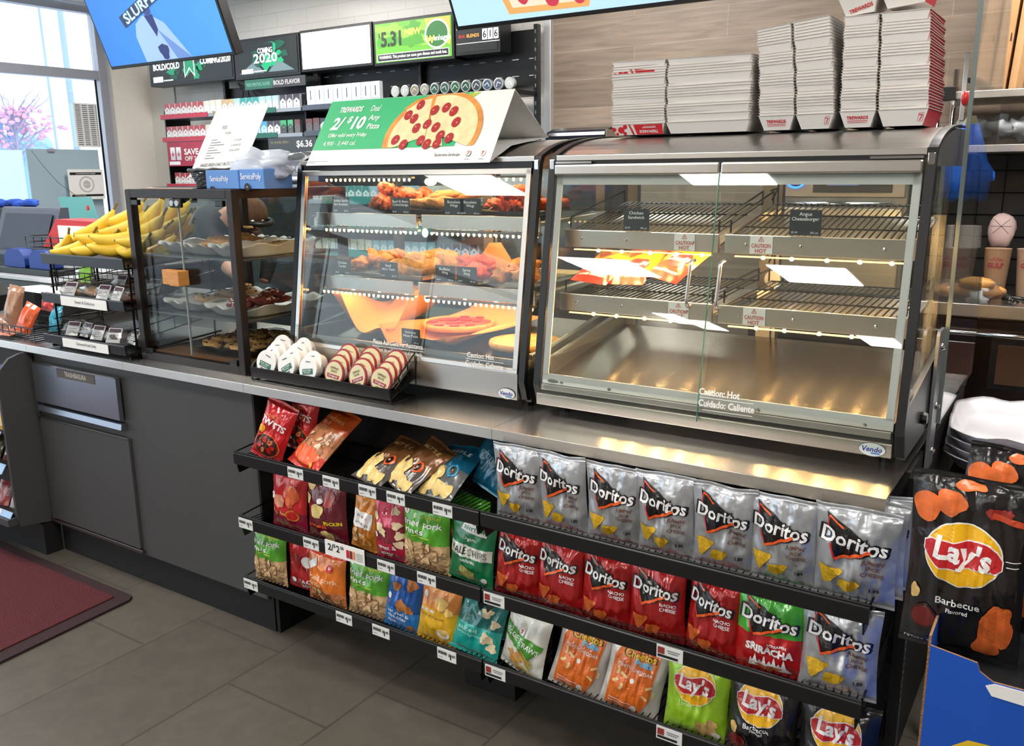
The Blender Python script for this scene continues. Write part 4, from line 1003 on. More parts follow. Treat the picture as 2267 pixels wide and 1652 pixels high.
# ================================================================== DIP CUP TRAY
tr_ = thing('cup_tray', 'low black stepped wire tray of dip cups in front of the left hot case', 'tray', (.27,.09,H))
obj('front_lip', MB().prism([(.040,H+.012),(.036,H+.045),(.040,H+.045),(.045,H+.012)], 'x', -.005, .552, BLACKM), tr_, bevel=.001)
dk_ = MB(); dk_.prism([(.044,H+.012),(.044,H+.015),(.150,H+.055),(.150,H+.052)], 'x', 0, .55, BLACKM)
obj('deck', dk_, tr_)
wr = MB()
for x in (-.004, .552):
    wr.tube([(x,.042,H+.002),(x,.150,H+.002),(x,.150,H+.125),(x,.042,H+.045),(x,.042,H+.002)], .0028, DARKW, 6).tube([(x,.150,H+.105),(x,.06,H+.04)], .0022, DARKW, 5)
    for q in (.35,.7): wr.tube([(x,.042+.108*q,H+.045+.08*q),(x,.042+.108*q,H+.012+.04*q)], .002, DARKW, 5)
wr.tube([(-.004,.150,H+.002),(.552,.150,H+.002)], .0028, DARKW).tube([(-.004,.042,H+.004),(.552,.042,H+.004)], .0028, DARKW)
obj('wire_frame', wr, tr_)
cupw = mat('cup_white', (240,234,224), .3, coat=.3); lidg = mat('lid_cream', (214,202,160), .4); lidw = mat('lid_white', (232,232,230), .4); grn = mat('label_green', (24,104,82), .4); rdm = mat('label_maroon', (150,30,36), .35)
def cup(red):
    r = obj('dip_cup', MB().lathe([(0,.034),(.026,.034),(.0335,.004),(.0365,.003),(.0365,0),(0,0)], (0,0,0), cupw, 'y', 28), None, smooth=False, bevel=.0012, world=False, origin=(0,0,0))
    lid = obj('lid', MB().lathe([(.0375,.003),(.0375,-.0012),(.034,-.0016),(0,-.0016)], (0,0,0), rdm if red else lidw, 'y', 28), r, world=False)
    A = Art(lambda u, v, l: (u, -.0018-l, v))
    if red:
        A.disc(0,0,.0325,.0325,lidg,1,28).text('DIPPING', 0, .014, .009, mat('olive_ink',(90,90,50),.5), bold=.02, width=.03, lift=2).text('SAUCE', 0, .005, .009, mat('olive_ink',(0,0,0),.5), bold=.02, width=.022, lift=2).poly([(-.024,-.004),(.024,-.004),(.022,-.015),(-.022,-.015)], rdm, 2).text('Original', 0, -.0095, .009, PAPERW, width=.034, lift=3).disc(0,-.024,.012,.005,mat('olive_ink',(0,0,0),.5),2)
    else:
        A.rect(-.010,.010,.019,.022,INKG).poly([(-.022,-.002),(.022,.002),(.024,-.014),(-.020,-.018)], grn, 2).text('BLUE CHEESE', 0, -.005, .0075, PAPERW, width=.034, lift=3, rot=.08).text('Dressing', 0, -.0115, .006, PAPERW, width=.024, lift=3, rot=.08).rect(-.012,.012,-.026,-.020,INKG,2)
    A.obj('print', r if False else lid, world=False)
    return r
cw, cr_ = cup(False), cup(True); used = {0: False, 1: False}
names = ['first', 'second', 'third', 'fourth', 'fifth', 'sixth']
for c in range(6):
    red = c > 2; rows = 4 if c != 2 else 2
    for k in range(rows):
        x = .052+c*.0895+(.012 if c > 2 else 0)-.004*k+.003*sin(c*5+k); loc = (x, .052+k*.0255, H+.062+k*.0112)
        lb = '%s dip cup, %s from the front in the %s column of the tray' % ('red rimmed cream' if red else 'white and green', ['first','second','third','fourth'][k], names[c])
        gp = 'red rimmed dip cups' if red else 'white dip cups'
        src = cr_ if red else cw; rot = (-.22, R.uniform(-.5,.5), R.uniform(-.05,.05))
        if not used[red]:
            used[red] = True; src.location = loc; src.rotation_euler = rot; props(src, lb, 'dip cup', gp)
        else: dup(src, loc, rot, None, lb, gp, 'dip cup')
# ================================================================== SNACK BAGS
def film(name, rgb, metal=.15, rough=.24, var=0):
    m = mat('film_'+name, rgb, rough, metal, coat=.8, bump=.9, bscale=16, var=var, vscale=10); return m
def bag(label, w_, h_, d_, base, bands=(), art=None, cat='snack bag', seed=0, group=None, top=.05, bot=.05, back=.8, wrk=1.0, fold=0, name='snack_bag', ncols=30, nrows=42):
    def S(u, v, s, wv=True):
        """u -1..1, v 0..1, s=+1 front"""
        vv = min(1, max(0, (v-bot)/(1-top-bot))); e = max(0, 1-abs(u)**2.4)
        th = e**.75*max(0, sin(pi*vv))**.5*(.86+.25*(1-vv))
        pin = 1-.055*sin(pi*vv); x = u*w_/2*pin; z = v*h_
        n_ = noise.noise(Vector((u*1.7+seed*2.3, v*3.2, s*7+seed)))*.0065*th
        n2 = noise.noise(Vector((u*6+seed, v*4.5+seed, s*3)))*.0055*th
        dt, db = abs(1-top-v), abs(v-bot)
        pl = (math.exp(-dt/.10)+math.exp(-db/.10))*sin(u*13+seed*1.3+2*noise.noise(Vector((u*2, seed, 0))))*.0026*e*(1 if 0 < vv < 1 else .25)
        wr = abs(noise.noise(Vector((u*3.1+v*2.5+seed*5, v*2.2-u*1.5, seed*1.9))))*-.013*th
        y = -s*d_/2*th*(1 if s > 0 else back)-(n_+n2+wr)*s*wrk-pl*wrk*(1 if s > 0 else .4)-s*.0005
        crk = .0 if 0 < vv < 1 else .0009*sin(v*h_*1800)
        bend = .004*noise.noise(Vector((u*1.3+seed, seed, .4)))*(1 if v > .9 else (v/.9))*(2 if v > 1-top else 1)
        z += .002*sin(u*4+seed)*(1 if v > .95 else 0)
        return (x, y+crk*s+bend, z)
    mb = MB(); n, k = ncols, nrows
    for s in (1, -1):
        g = [S(-1+2*i/n, j/k, s) for j in range(k+1) for i in range(n+1)]
        b0_ = len(mb.v); mb.v += g
        for j in range(k):
            mm = base
            for bd in bands:
                if bd[0] <= (j+.5)/k < bd[1] and (len(bd) < 4 or s > 0): mm = bd[2]
            mi = mb.mi(mm)
            for i in range(n):
                q = (b0_+j*(n+1)+i, b0_+j*(n+1)+i+1, b0_+(j+1)*(n+1)+i+1, b0_+(j+1)*(n+1)+i)
                mb.f.append(q if s > 0 else q[::-1]); mb.m.append(mi)
    r = obj(name, mb, None, label, cat, group, smooth=True, world=False, origin=(0,0,0))
    for nm, a, b_ in (('top_seal', 1-top*.9, 1.0), ('bottom_seal', 0, bot*.9)):
        sm = MB(); mm = base
        for bd in bands:
            if bd[0] <= (a+b_)/2 < bd[1]: mm = bd[2]
        for s in (1, -1):
            g = []
            for j in range(5):
                for i in range(n+1):
                    p = S(-1+2*i/n, a+(b_-a)*j/4, s); g.append((p[0]*1.004, p[1]-s*.0007+(.0006*s if j % 2 else 0), p[2]))
            sm.add(g, [((j*(n+1)+i, j*(n+1)+i+1, (j+1)*(n+1)+i+1, (j+1)*(n+1)+i) if s > 0 else ((j+1)*(n+1)+i, (j+1)*(n+1)+i+1, j*(n+1)+i+1, j*(n+1)+i)) for j in range(4) for i in range(n)], mm)
        obj(nm, sm, r, world=False, smooth=True)
    if art:
        F = lambda u, v, l: (lambda p: (p[0], p[1]-.0014-l, p[2]))(S(max(-.995, min(.995, u/(w_/2))), max(0, min(1, v/h_)), 1))
        art(F, r, w_, h_)
    return r
def place(o, x, y, z, rx=0, ry=0, rz=0): o.location = (x, y, z); o.rotation_euler = (rx, ry, rz); return o
bk = mat('bagink_black', (24,20,22), .3, coat=.5); wtx = mat('bagink_white', (244,244,244), .35, coat=.4)
orr = mat('bagink_orange', (238,96,36), .35, coat=.5); rdd = mat('bagink_red', (200,32,30), .35, coat=.5); brn = mat('bagink_brown', (110,70,58), .4)
yel = mat('chip_yellow', (222,176,36), .5, coat=.2, var=.22, vscale=160); nac = mat('chip_nacho', (196,92,34), .5, coat=.2, var=.35, vscale=150); tanx = mat('chip_tan', (214,178,112), .5, var=.3, vscale=90)
CELL = .0065
def doritos(kind):
    def f(F, r, w, h):
        s = w/.145; L = Art(F, CELL)
        def T(x, y): return (x*s, h*y)
        L.poly([T(-.052,.93), T(.052,.62), T(-.033,.46)], bk, 1)
        L.text('Doritos', .000, h*.685, .038*s, bk, bold=.075, rot=-.13, lift=2, width=.128*s)
        L.line([T(-.043,.64), T(-.032,.485)], .0034*s, rdd, 3).line([T(-.032,.485), T(.030,.62)], .0058*s, orr, 5).line([T(-.046,.895), T(-.020,.80)], .0030*s, orr, 2).line([T(-.046,.895), T(-.049,.77)], .0024*s, rdd, 2)
        L.text('Doritos', .000, h*.685, .038*s, wtx, bold=.022, rot=-.13, lift=4, width=.118*s)
        L.obj('logo', r, world=False)
        L = Art(F, CELL)
        if kind == 'silver': lines, cc, cm = ("JUMPIN'", 'JACK', 'CHEESE'), brn, yel
        elif kind == 'red': lines, cc, cm = ('NACHO', 'CHEESE'), wtx, nac
        else: lines, cc, cm = (), wtx, nac
        for i, t in enumerate(lines):
            L.text(t, .036*s, h*(.505-.058*i), .0108*s, cc, bold=.02, rot=-.10, lift=1, width=(.040 if len(t) > 4 else .026)*s)
        if kind == 'silver':
            L.text('1.89', .040*s, h*.21, .011*s, bk, bold=.03).rect(.034*s,.050*s,h*.245,h*.252,INKG).rect(.034*s,.048*s,h*.168,h*.174,INKG).rect(.034*s,.050*s,h*.148,h*.154,INKG)
        if kind == 'green':
            L.text('SCREAMIN', .020*s, h*.40, .008*s, wtx, bold=.02, width=.04*s).text('SRIRACHA', .004*s, h*.325, .022*s, wtx, bold=.05, rot=-.06, width=.10*s)
            fl = [T(-.038,.08)]
            for k in range(8): fl += [T(-.034+k*.010, .20+.06*(k % 2)), T(-.030+k*.010, .15)]
            L.poly(fl+[T(.050,.08)], wtx, 1).poly([T(-.028,.13), T(.034,.13), T(.004,.02)], nac, 2)
        L.obj('lettering', r, world=False)
        if kind != 'green':
            L = Art(F, CELL); y0 = .10 if kind == 'silver' else .04
            L.poly([T(-.062,.285+y0), T(-.020,.285+y0), T(-.016,.26+y0), T(-.036,.13+y0), T(-.046,.07+y0), T(-.052,.10+y0)], cm, 1)
            L.poly([T(-.022,.175+y0), T(.008,.195+y0), T(.017,.17+y0), T(.004,.07+y0), T(-.012,.04+y0), T(-.025,.08+y0)], cm, 2)
            L.obj('chip_picture', r, world=False)
    return f
SIL = film('silver', (196,200,206), .55, .26); SILR = film('redfoil', (176,26,28), .3, .22); GRN = film('greenfoil', (72,176,58), .2, .25)
ORD = ['first','second','third','fourth','fifth','sixth','seventh']
# top right row : seven silver bags
sv = [bag('', .150, .200, .052, SIL, (), doritos('silver'), 'chip bag', i*3+1, 'silver tortilla chip bags on the top right shelf', name='chip_bag') for i in range(3)]
gS = 'silver tortilla chip bags on the top right shelf'
for i, (x, rz, sc_) in enumerate(((1.000,.03,(.92,1,1)), (1.128,-.05,(.90,1,1.0)), (1.258,.06,(.92,1.05,.99)), (1.388,-.02,(.94,1.1,1.0)), (1.517,.05,(.92,1,1)), (1.645,-.04,(.95,1.05,1.0)), (1.782,.02,(1.06,1.15,1.02)))):
    lb = 'silver tortilla chip bag with black triangle logo, %s from left on the top right shelf' % ORD[i]
    loc = (x, -.002, .629); rot = (.10, .015*((-1)**i), rz)
    if i < 3: place(sv[i], *loc, *rot); sv[i].scale = sc_; props(sv[i], lb)
    else: dup(sv[i % 3], loc, rot, sc_, lb, gS)
for j, (x, y, rz) in enumerate(((1.792,.045,-.02), (1.800,.092,.03))):
    dup(sv[j], (x, y, .632), (.03, 0, rz), (1.02,.7,1.0), 'silver chip bag tucked %s behind the seventh top row bag' % ['directly', 'farther'][j], 'silver chip bags queued behind the front row')
# middle right row
rd_ = [bag('', .145, .185, .060, SILR, [(.0,.13,film('darkred', (120,16,20),.3,.25))], doritos('red'), 'chip bag', 11+i*4, 'red nacho chip bags on the middle right shelf', name='chip_bag') for i in range(2)]
gR = 'red nacho chip bags on the middle right shelf'
for i, (x, rz, rx) in enumerate(((.992,.05,-.10), (1.115,-.06,-.12), (1.240,.0,-.06), (1.372,.08,-.08), (1.497,-.14,-.10))):
    lb = 'red nacho cheese chip bag with black triangle logo, %s from left on the middle shelf' % ORD[i]
    loc = (x, -.010, .424); rot = (rx, .03*((-1)**i), rz); sc_ = (.93 if i != 4 else .88, 1, 1)
    if i < 2: place(rd_[i], *loc, *rot); rd_[i].scale = sc_; props(rd_[i], lb)
    else: dup(rd_[i % 2], loc, rot, sc_, lb, gR)
place(bag('green and red sriracha chip bag with black triangle logo on the middle shelf', .150, .186, .058, film('redplain', (196,30,34), .25, .25), [(.50,1.01,GRN)], doritos('green'), 'chip bag', 21, name='chip_bag'), 1.628, -.012, .424, -.06, 0, .05)
o = dup(sv[1], (1.768, -.008, .420), (-.04, 0, .08), (1.02,1.1,.98), 'silver tortilla chip bag beside the green and red bag on the middle shelf', 'silver bag on the middle right shelf')
# ---- bottom right row
def veggie(F, r, w, h):
    L = Art(F, CELL); L.poly([(-w*.47,h*.69),(w*.0,h*.62),(w*.47,h*.56),(w*.46,h*.50),(w*.22,h*.28),(0,h*.38),(-w*.47,h*.52)], film('veg_green',(72,150,48)), 1)
    L.text('VEGGIE STRAWS', .0, h*.52, .020, wtx, bold=.01, rot=-.22, width=w*.84, lift=2).disc(0, h*.64, .010,.010, wtx, 2).text('7', 0, h*.64, .014, rdd, bold=.05, lift=3).rect(-w*.40,-w*.2,h*.84,h*.845,INKG,1).rect(-w*.40,-w*.15,h*.80,h*.805,INKG,1)
    L.obj('logo', r, world=False); L = Art(F, CELL); rr = random.Random(2)
    for k in range(16):
        a = rr.uniform(-.9,-.2); x, y = rr.uniform(-.03,.03), h*rr.uniform(.12,.34); l_ = .022
        L.line([(x-l_*cos(a), y-l_*sin(a)), (x+l_*cos(a), y+l_*sin(a))], .0055, (tanx, mat('straw_orange',(220,140,60),.5), mat('straw_green',(180,170,80),.5))[k % 3], 1+k*.1)
    L.obj('straw_picture', r, world=False)
place(bag('white and green veggie straws bag with folded top, leftmost on the bottom right shelf', .150, .185, .06, film('cream', (222,222,214), .1, .35), (), veggie, 'snack bag', 31), 1.000, -.012, .216, -.18, .10, -.25)
def puffs(F, r, w, h):
    L = Art(F, CELL); L.poly([(-w*.40,h*.05),(w*.18,h*.05),(w*.34,h*.30),(w*.36,h*.97),(-w*.22,h*.97),(-w*.40,h*.70)], film('puff_orange',(232,116,42),.1,.35), 1); L.obj('front_panel', r, world=False)
    L = Art(F, CELL); yl = mat('puff_yellow',(246,190,50),.4)
    L.text('Cheetos', .005, h*.80, .026, bk, bold=.08, rot=.04, width=w*.58, lift=2).text('Cheetos', .005, h*.80, .026, yl, bold=.03, rot=.04, width=w*.52, lift=3).text('Puffs', .018, h*.715, .018, mat('puff_blue',(120,190,226),.4), bold=.05, width=w*.3, lift=3)
    L.text('WHITE CHEDDAR', 0, h*.62, .0105, wtx, bold=.01, rot=-.05, width=w*.62, lift=2).disc(0,h*.48,.006,.0065,wtx,2).rect(-w*.34,w*.05,h*.16,h*.168,wtx,2).rect(-w*.34,-w*.02,h*.12,h*.128,wtx,2).disc(w*.10,h*.12,.008,.009,wtx,2)
    L.obj('logo', r, world=False); L = Art(F, CELL); pf = mat('puff_cream',(236,206,150),.6)
    for x, y, a in ((-.26,.54,1.3),(-.16,.50,-.6),(-.28,.40,.3),(-.15,.36,1.0)): L.line([(w*x-.010*cos(a), h*y-.010*sin(a)), (w*x, h*y+.002), (w*x+.010*cos(a+.6), h*y+.010*sin(a+.6))], .007, pf, 2)
    for x, y, a in ((.30,.46,.5),(.38,.38,1.4),(.26,.32,-.5)): L.line([(w*x-.008*cos(a), h*y-.008*sin(a)), (w*x+.008*cos(a), h*y+.008*sin(a))], .0055, pf, 2)
    L.obj('puff_picture', r, world=False)
pf0 = bag('orange and white puffs bag leaning left on the bottom right shelf', .148, .190, .058, film('pearl', (226,222,216), .3, .3), (), puffs, 'snack bag', 41, 'orange and white puffs bags')
place(pf0, 1.155, -.008, .212, -.22, .17, .05)
dup(pf0, (1.300, -.010, .206), (-.22, .15, .10), (1,1,1), 'orange and white puffs bag nearer the lime bag on the bottom right shelf', 'orange and white puffs bags')
def lays(F, r, w, h, flavor=None, big=False, scale=1.0, yc=.66, chips=True):
    L = Art(F, CELL); R0 = w*.30*scale
    yy = mat('lays_yellow',(244,186,24),.35,coat=.5); rr_ = mat('lays_red',(196,30,38),.35,coat=.5)
    cxx = -w*.02
    L.disc(cxx, h*yc, R0*1.10, R0*.98, wtx, 1, 36).disc(cxx, h*yc, R0*1.06, R0*.94, yy, 2, 36)
    P = []
    for k in range(13): u = -1.09+2.18*k/12; P.append((cxx+R0*u, h*yc+R0*(.40+.13*sin(u*3.0)-.10*u-.16*abs(u)**6)))
    for k in range(13): u = 1.09-2.18*k/12; P.append((cxx+R0*u, h*yc+R0*(-.40+.13*sin(u*3.0)-.10*u+.16*abs(u)**6)))
    Q = [(cxx+(a-cxx)*1.03, h*yc+(b-h*yc)*1.09) for a, b in P]
    L.poly(Q, wtx, 3).poly(P, rr_, 4).text("Lay's", cxx, h*yc-R0*.02, R0*.92, wtx, bold=.035, rot=-.12, width=R0*1.62, lift=5)
    L.obj('logo', r, world=False)
    if flavor:
        L = Art(F, CELL)
        for i, t in enumerate(flavor): L.text(t, cxx, h*(yc-.27-.05*i)*1.0, R0*(.32 if i == 0 else .20), wtx, bold=.012, width=R0*(1.25 if i == 0 else .60))
        if big: L.text('POTATO CHIPS', -w*.30, h*.04, R0*.15, wtx, lift=1).rect(w*.33,w*.45,h*.60,h*.605,wtx,1).rect(w*.34,w*.44,h*.57,h*.575,wtx,1)
        L.obj('lettering', r, world=False)
def lime(F, r, w, h):
    lays(F, r, w, h, None, yc=.68, scale=1.0)
    L = Art(F, CELL); L.text('Limon', -.02, h*.43, .014, mat('lime_pale',(200,230,140),.4), bold=.02); L.obj('lettering', r, world=False)
    L = Art(F, CELL); L.disc(.028, h*.16, .024,.018, tanx, 1, 18, .12, 1).disc(.042, h*.25, .014,.011, tanx, 2, 18, .12, 2).disc(.052, h*.10,.010,.010, mat('garlic',(240,236,226),.4), 3, 14, .1); L.obj('chip_picture', r, world=False)
place(bag('lime green potato chip bag with red and yellow oval logo on the bottom shelf', .150, .185, .062, film('lime', (156,206,44), .15, .25), (), lime, 'chip bag', 51, name='chip_bag'), 1.470, -.008, .210, -.14, 0, .05)
bbqc = mat('bbq_chip', (226,110,48), .45, coat=.4, var=.3, vscale=40); bbqs = mat('bbq_sauce', (110,22,18), .2, coat=.8)
def bbq(F, r, w, h):
    lays(F, r, w, h, ('Barbecue','Flavored'), yc=.70)
    L = Art(F, CELL); L.disc(w*.30, h*.16, .020,.026, bbqc, 1, 18, .10, 1).disc(w*.20,h*.10,.012,.014,bbqc,2,14,.1).disc(-w*.30, h*.20, .020,.018, bbqs, 1, 18).disc(-w*.36,h*.36,.010,.014,tanx,1,14,.1); L.obj('chip_picture', r, world=False)
BLKF = film('blackfoil', (34,32,33), .25, .2)
b1_ = bag('black barbecue potato chip bag, left one on the bottom right shelf', .158, .192, .062, BLKF, (), bbq, 'chip bag', 61, 'black barbecue chip bags on the bottom right shelf', name='chip_bag')
place(b1_, 1.618, -.010, .205, -.14, 0, -.02)
dup(b1_, (1.778, -.012, .203), (-.12, 0, .05), (1,1,1), 'black barbecue potato chip bag at the right end of the bottom shelf', 'black barbecue chip bags on the bottom right shelf')
# ---- top left shelf
def twists(F, r, w, h):
    L = Art(F, CELL); L.text('TWISTS', 0, h*.63, .026, wtx, bold=.025, rot=-.12, width=w*.8).text('HONEY', -.01, h*.74, .011, mat('honey_gold',(220,150,50),.4), width=w*.4)
    L.disc(-w*.28,h*.50,.013,.013, mat('honey_yellow',(238,166,40),.4)); L.obj('logo', r, world=False)
    L = Art(F, CELL); pb_ = mat('twist_brown',(60,26,18),.35,coat=.4); L.disc(0,h*.26,w*.42,h*.19,orr,1,24).disc(0,h*.26,w*.39,h*.175,pb_,2,24)
    for k in range(7): a = k*.9; L.disc(w*.22*cos(a), h*.26+h*.09*sin(a), .010,.007, (rdd, mat('twist_tan',(200,110,60),.4))[k % 2], 3, 10, .1, a, a)
    L.obj('twist_picture', r, world=False)
tw = bag('red twists bag leaning against the left end of the top left shelf', .118, .185, .060, film('twistred',(196,28,36),.2,.24), (), twists, 'snack bag', 71, 'red twists bags')
place(tw, .088, -.010, .630, -.22, .30, .12)
dup(tw, (.150, .07, .645), (-.12, .14, .0), (1.0,1,1), 'red twists bag half hidden behind the front twists bag', 'red twists bags')
PKO = film('porkorange',(206,84,30),.1,.28); PKR = film('porkred',(204,52,30),.1,.28)
rind = mat('pork_rinds', (206,172,126), .5, coat=.5, var=.35, vscale=45, bump=1.0, bscale=55)
rindo = mat('spicy_rinds', (190,118,72), .5, coat=.5, var=.4, vscale=45, bump=1.0, bscale=50)
def rinds_pic(F, r, w, h, lo, hi, m, n=26, seed=1, nm='snack_picture'):
    L = Art(F, CELL); rr = random.Random(seed); dkm = mat('rind_shade', (150,112,74), .5, coat=.5, var=.3, vscale=60); lt = mat('rind_light', (232,204,160), .45, coat=.5, var=.15, vscale=60)
    for k in range(n):
        x, y = rr.uniform(-.40,.40)*w, h*rr.uniform(lo, hi); a = rr.uniform(0,3.1)
        L.disc(x, y, .0135, .009, dkm, 1+k*.05, 12, .16, k, a); L.disc(x-.001, y+.001, .0115, .0072, (m, lt)[k % 3 == 0], 1.3+k*.05, 12, .16, k, a)
    L.obj(nm, r, world=False)
def pork(word=('original','fried pork','rinds'), rm=rind):
    def f(F, r, w, h):
        L = Art(F, CELL); L.text(word[1], 0, h*.72, .022, wtx, bold=.015, width=w*.80).text(word[2], -w*.16, h*.62, .022, wtx, bold=.015, width=w*.42).text(word[0], w*.14, h*.83, .013, mat('pork_yellow',(216,220,60),.4), width=w*.42).rect(-w*.2,w*.2,h*.545,h*.555,mat('pork_yellow',(0,0,0)))
        L.disc(-w*.36,h*.87,.009,.008,wtx,1,14).text('7',-w*.36,h*.87,.010,rdd,bold=.05,lift=2); L.obj('logo', r, world=False)
        rinds_pic(F, r, w, h, .06, .45, rm)
    return f
def porko(F, r, w, h):
    L = Art(F, CELL); L.text('fried pork', 0, h*.80, .020, mat('pale_orange',(236,170,120),.4), bold=.015, width=w*.66).text('rinds', -w*.12, h*.72, .020, mat('pale_orange',(0,0,0)), bold=.015, width=w*.34); L.obj('logo', r, world=False)
    rinds_pic(F, r, w, h, .30, .60, rindo, 14, 4)
    L = Art(F, CELL); L.disc(0,h*.20,w*.40,h*.13,orr,1,20,.06).disc(w*.3,h*.1,.008,.008,mat('honey_yellow',(0,0,0)),2); L.obj('chip_picture', r, world=False)
place(bag('orange pork rinds bag slumped back beside the red twists bags', .155, .215, .065, PKO, [(.27,.66,rindo),(0,.27,PKR)], porko, 'snack bag', 81), .245, -.018, .632, -.85, .10, -.28)
def kettle(col):
    def f(F, r, w, h):
        L = Art(F, CELL); L.text('KETTLE', 0, h*.80, .018, wtx if col == 'blue' else tanx, bold=.01, width=w*.62).disc(w*.22, h*.44, .018,.020, (orr, mat('ring_blue',(40,150,190),.4))[col == 'blue'], 2, 20).disc(w*.22,h*.44,.012,.014,bk,3,20).text('e',w*.22,h*.44,.014,tanx,bold=.03,lift=4); L.obj('logo', r, world=False)
        L = Art(F, CELL); chp = mat('potato_chip',(226,196,120),.5,coat=.3,var=.15,vscale=50)
        for k, (x, y, q) in enumerate(((-.30,.30,.024),(-.12,.20,.026),(-.26,.12,.022),(.10,.14,.024),(.32,.12,.020),(-.05,.36,.022),(-.38,.44,.018))): L.disc(w*x,h*y,q,q*.8,chp,1+k*.2,16,.10,k,k)
        L.obj('chip_picture', r, world=False)
    return f
kb = film('kettlebrown',(120,78,42),.2,.28); kg = film('kettlegrey',(92,84,82),.2,.28)
k1 = bag('brown kettle chip bag lying back, left of the pair on the top left shelf', .145, .190, .05, kb, [(0,.46,kg)], kettle('brown'), 'chip bag', 91, 'brown kettle chip bags on the top left shelf', name='chip_bag')
place(k1, .500, -.022, .640, -1.12, .0, -.30)
dup(k1, (.610, -.025, .645), (-1.0, .12, -.42), (.95,1,.95), 'brown kettle chip bag lying back, right of the pair on the top left shelf', 'brown kettle chip bags on the top left shelf')
place(bag('blue and grey kettle chip bag lying near the right end, top left shelf', .140, .185, .05, film('kettleblue',(10,96,130),.2,.28), [(0,.50,film('kettlegrey2',(110,112,112),.2,.28))], kettle('blue'), 'chip bag', 95, name='chip_bag'), .730, -.018, .640, -1.02, -.06, -.12)
place(bag('blue kettle chip bag with pointed corner lying behind the blue and grey one', .130, .150, .05, film('kettleblue',(0,0,0)), (), lambda F, r, w, h: Art(F, CELL).text('KETTLE BRAND', 0, h*.5, .018, mat('pale_blue',(170,214,220),.4), bold=.01, width=w*.7, rot=-.2).obj('logo', r, world=False), 'chip bag', 97, name='chip_bag'), .815, .085, .655, -.55, .35, -.05)
# ---- middle left shelf
def hot(F, r, w, h):
    L = Art(F, CELL); chp = mat('hot_chip',(206,96,54),.45,coat=.4,var=.2,vscale=50); L.disc(-w*.14,h*.50,.026,.020,mat('pale_chip',(224,150,120),.45,coat=.4,var=.1),1,18,.08).disc(w*.20,h*.62,.022,.034,chp,1,18,.12,1).disc(w*.22,h*.30,.022,.018,mat('seal_gold',(216,140,50),.4),1,20).disc(w*.22,h*.30,.018,.014,rdd,2,20); L.obj('chip_picture', r, world=False)
    L = Art(F, CELL); L.text('fiery hot', -w*.16, h*.30, .016, mat('gold_text',(236,170,50),.4), bold=.015, width=w*.5).disc(-w*.38,h*.55,.010,.010,wtx,1,14).text('7',-w*.38,h*.55,.010,rdd,bold=.05,lift=2); L.obj('logo', r, world=False)
place(bag('red and purple fiery hot chip bag, leftmost on the middle left shelf', .145, .192, .06, film('hotred',(198,30,36),.15,.24), [(0,.34,film('hotpurple',(150,26,60),.15,.24))], hot, 'chip bag', 101, name='chip_bag'), .178, -.010, .424, -.02, .05, .02)
def rib(F, r, w, h):
    L = Art(F, CELL); chp = mat('ridged_chip',(222,198,126),.5,coat=.3,var=.15,vscale=60)
    for x, y, q in ((-.30,.90,.022),(-.42,.66,.020),(-.12,.50,.026),(.05,.10,.024)): L.disc(w*x,h*y,q,q*.85,chp,1,16,.07)
    L.disc(w*.18,h*.72,.022,.024,mat('rib_meat',(168,66,56),.35,coat=.5,var=.3,vscale=50),1,16,.15); L.obj('chip_picture', r, world=False)
    L = Art(F, CELL); g = mat('gold_text',(236,170,50),.4); L.text('primerib', -w*.14, h*.26, .016, orr, bold=.015, width=w*.5).text('ROCKIN', w*.24, h*.34, .014, mat('rockin_yellow',(230,200,40),.4), bold=.04, rot=.08, width=w*.4).disc(-w*.05,h*.66,.010,.008,wtx,1,14); L.obj('logo', r, world=False)
place(bag('maroon prime rib ridged chip bag beside the fiery hot bag', .160, .190, .062, film('ribmaroon',(104,22,38),.15,.24), (), rib, 'chip bag', 111, name='chip_bag'), .338, -.010, .424, -.04, -.02, .0)
def had(F, r, w, h):
    L = Art(F, CELL); L.rect(-w*.40,w*.32,h*.44,h*.72,wtx,1).text('I had a', -w*.05,h*.64,.013,brn,width=w*.5,rot=-.12,lift=2).text('snack', 0,h*.52,.013,brn,width=w*.5,rot=-.12,lift=2); L.obj('logo', r, world=False); rinds_pic(F, r, w, h, .04, .36, mat('dried_mango',(230,150,50),.4,coat=.4,var=.2,vscale=40), 8, 3)
place(bag('slim orange dried fruit bag with white panel on the middle left shelf', .092, .172, .05, film('amber',(222,140,50),.1,.26), (), had, 'snack bag', 121), .478, -.012, .432, .0, .16, .08)
def sweet(F, r, w, h):
    L = Art(F, CELL); L.disc(0,h*.80,.018,.014,wtx,1,4); L.rect(-w*.25,w*.25,h*.72,h*.92,mat('pink_tag',(206,50,80),.4),1).text('sweet &', -w*.02,h*.24,.018,wtx,bold=.015,width=w*.62).text('salty', -w*.05,h*.13,.018,wtx,bold=.015,width=w*.44).disc(-w*.34,h*.42,.009,.009,wtx,1,12); L.obj('logo', r, world=False)
    L = Art(F, CELL); pc_ = mat('popcorn',(232,214,176),.6,var=.15,vscale=60)
    for k, (x, y) in enumerate(((-.18,.56),(.34,.60),(.40,.44),(.30,.82),(-.36,.70),(-.05,.48),(.38,.30))): L.disc(w*x,h*y,.013,.012,pc_,1+k*.1,12,.2,k)
    L.obj('popcorn_picture', r, world=False)
place(bag('pink and maroon sweet and salty popcorn bag on the middle left shelf', .112, .182, .055, film('pinkpop',(206,70,100),.1,.28), [(.32,.56,film('popmaroon',(138,34,56),.1,.28)),(0,.32,film('poppink2',(190,34,66),.1,.28))], sweet, 'snack bag', 131), .583, -.012, .426, -.02, -.04, .0)
PG = film('porkgreen',(86,170,44),.1,.25)
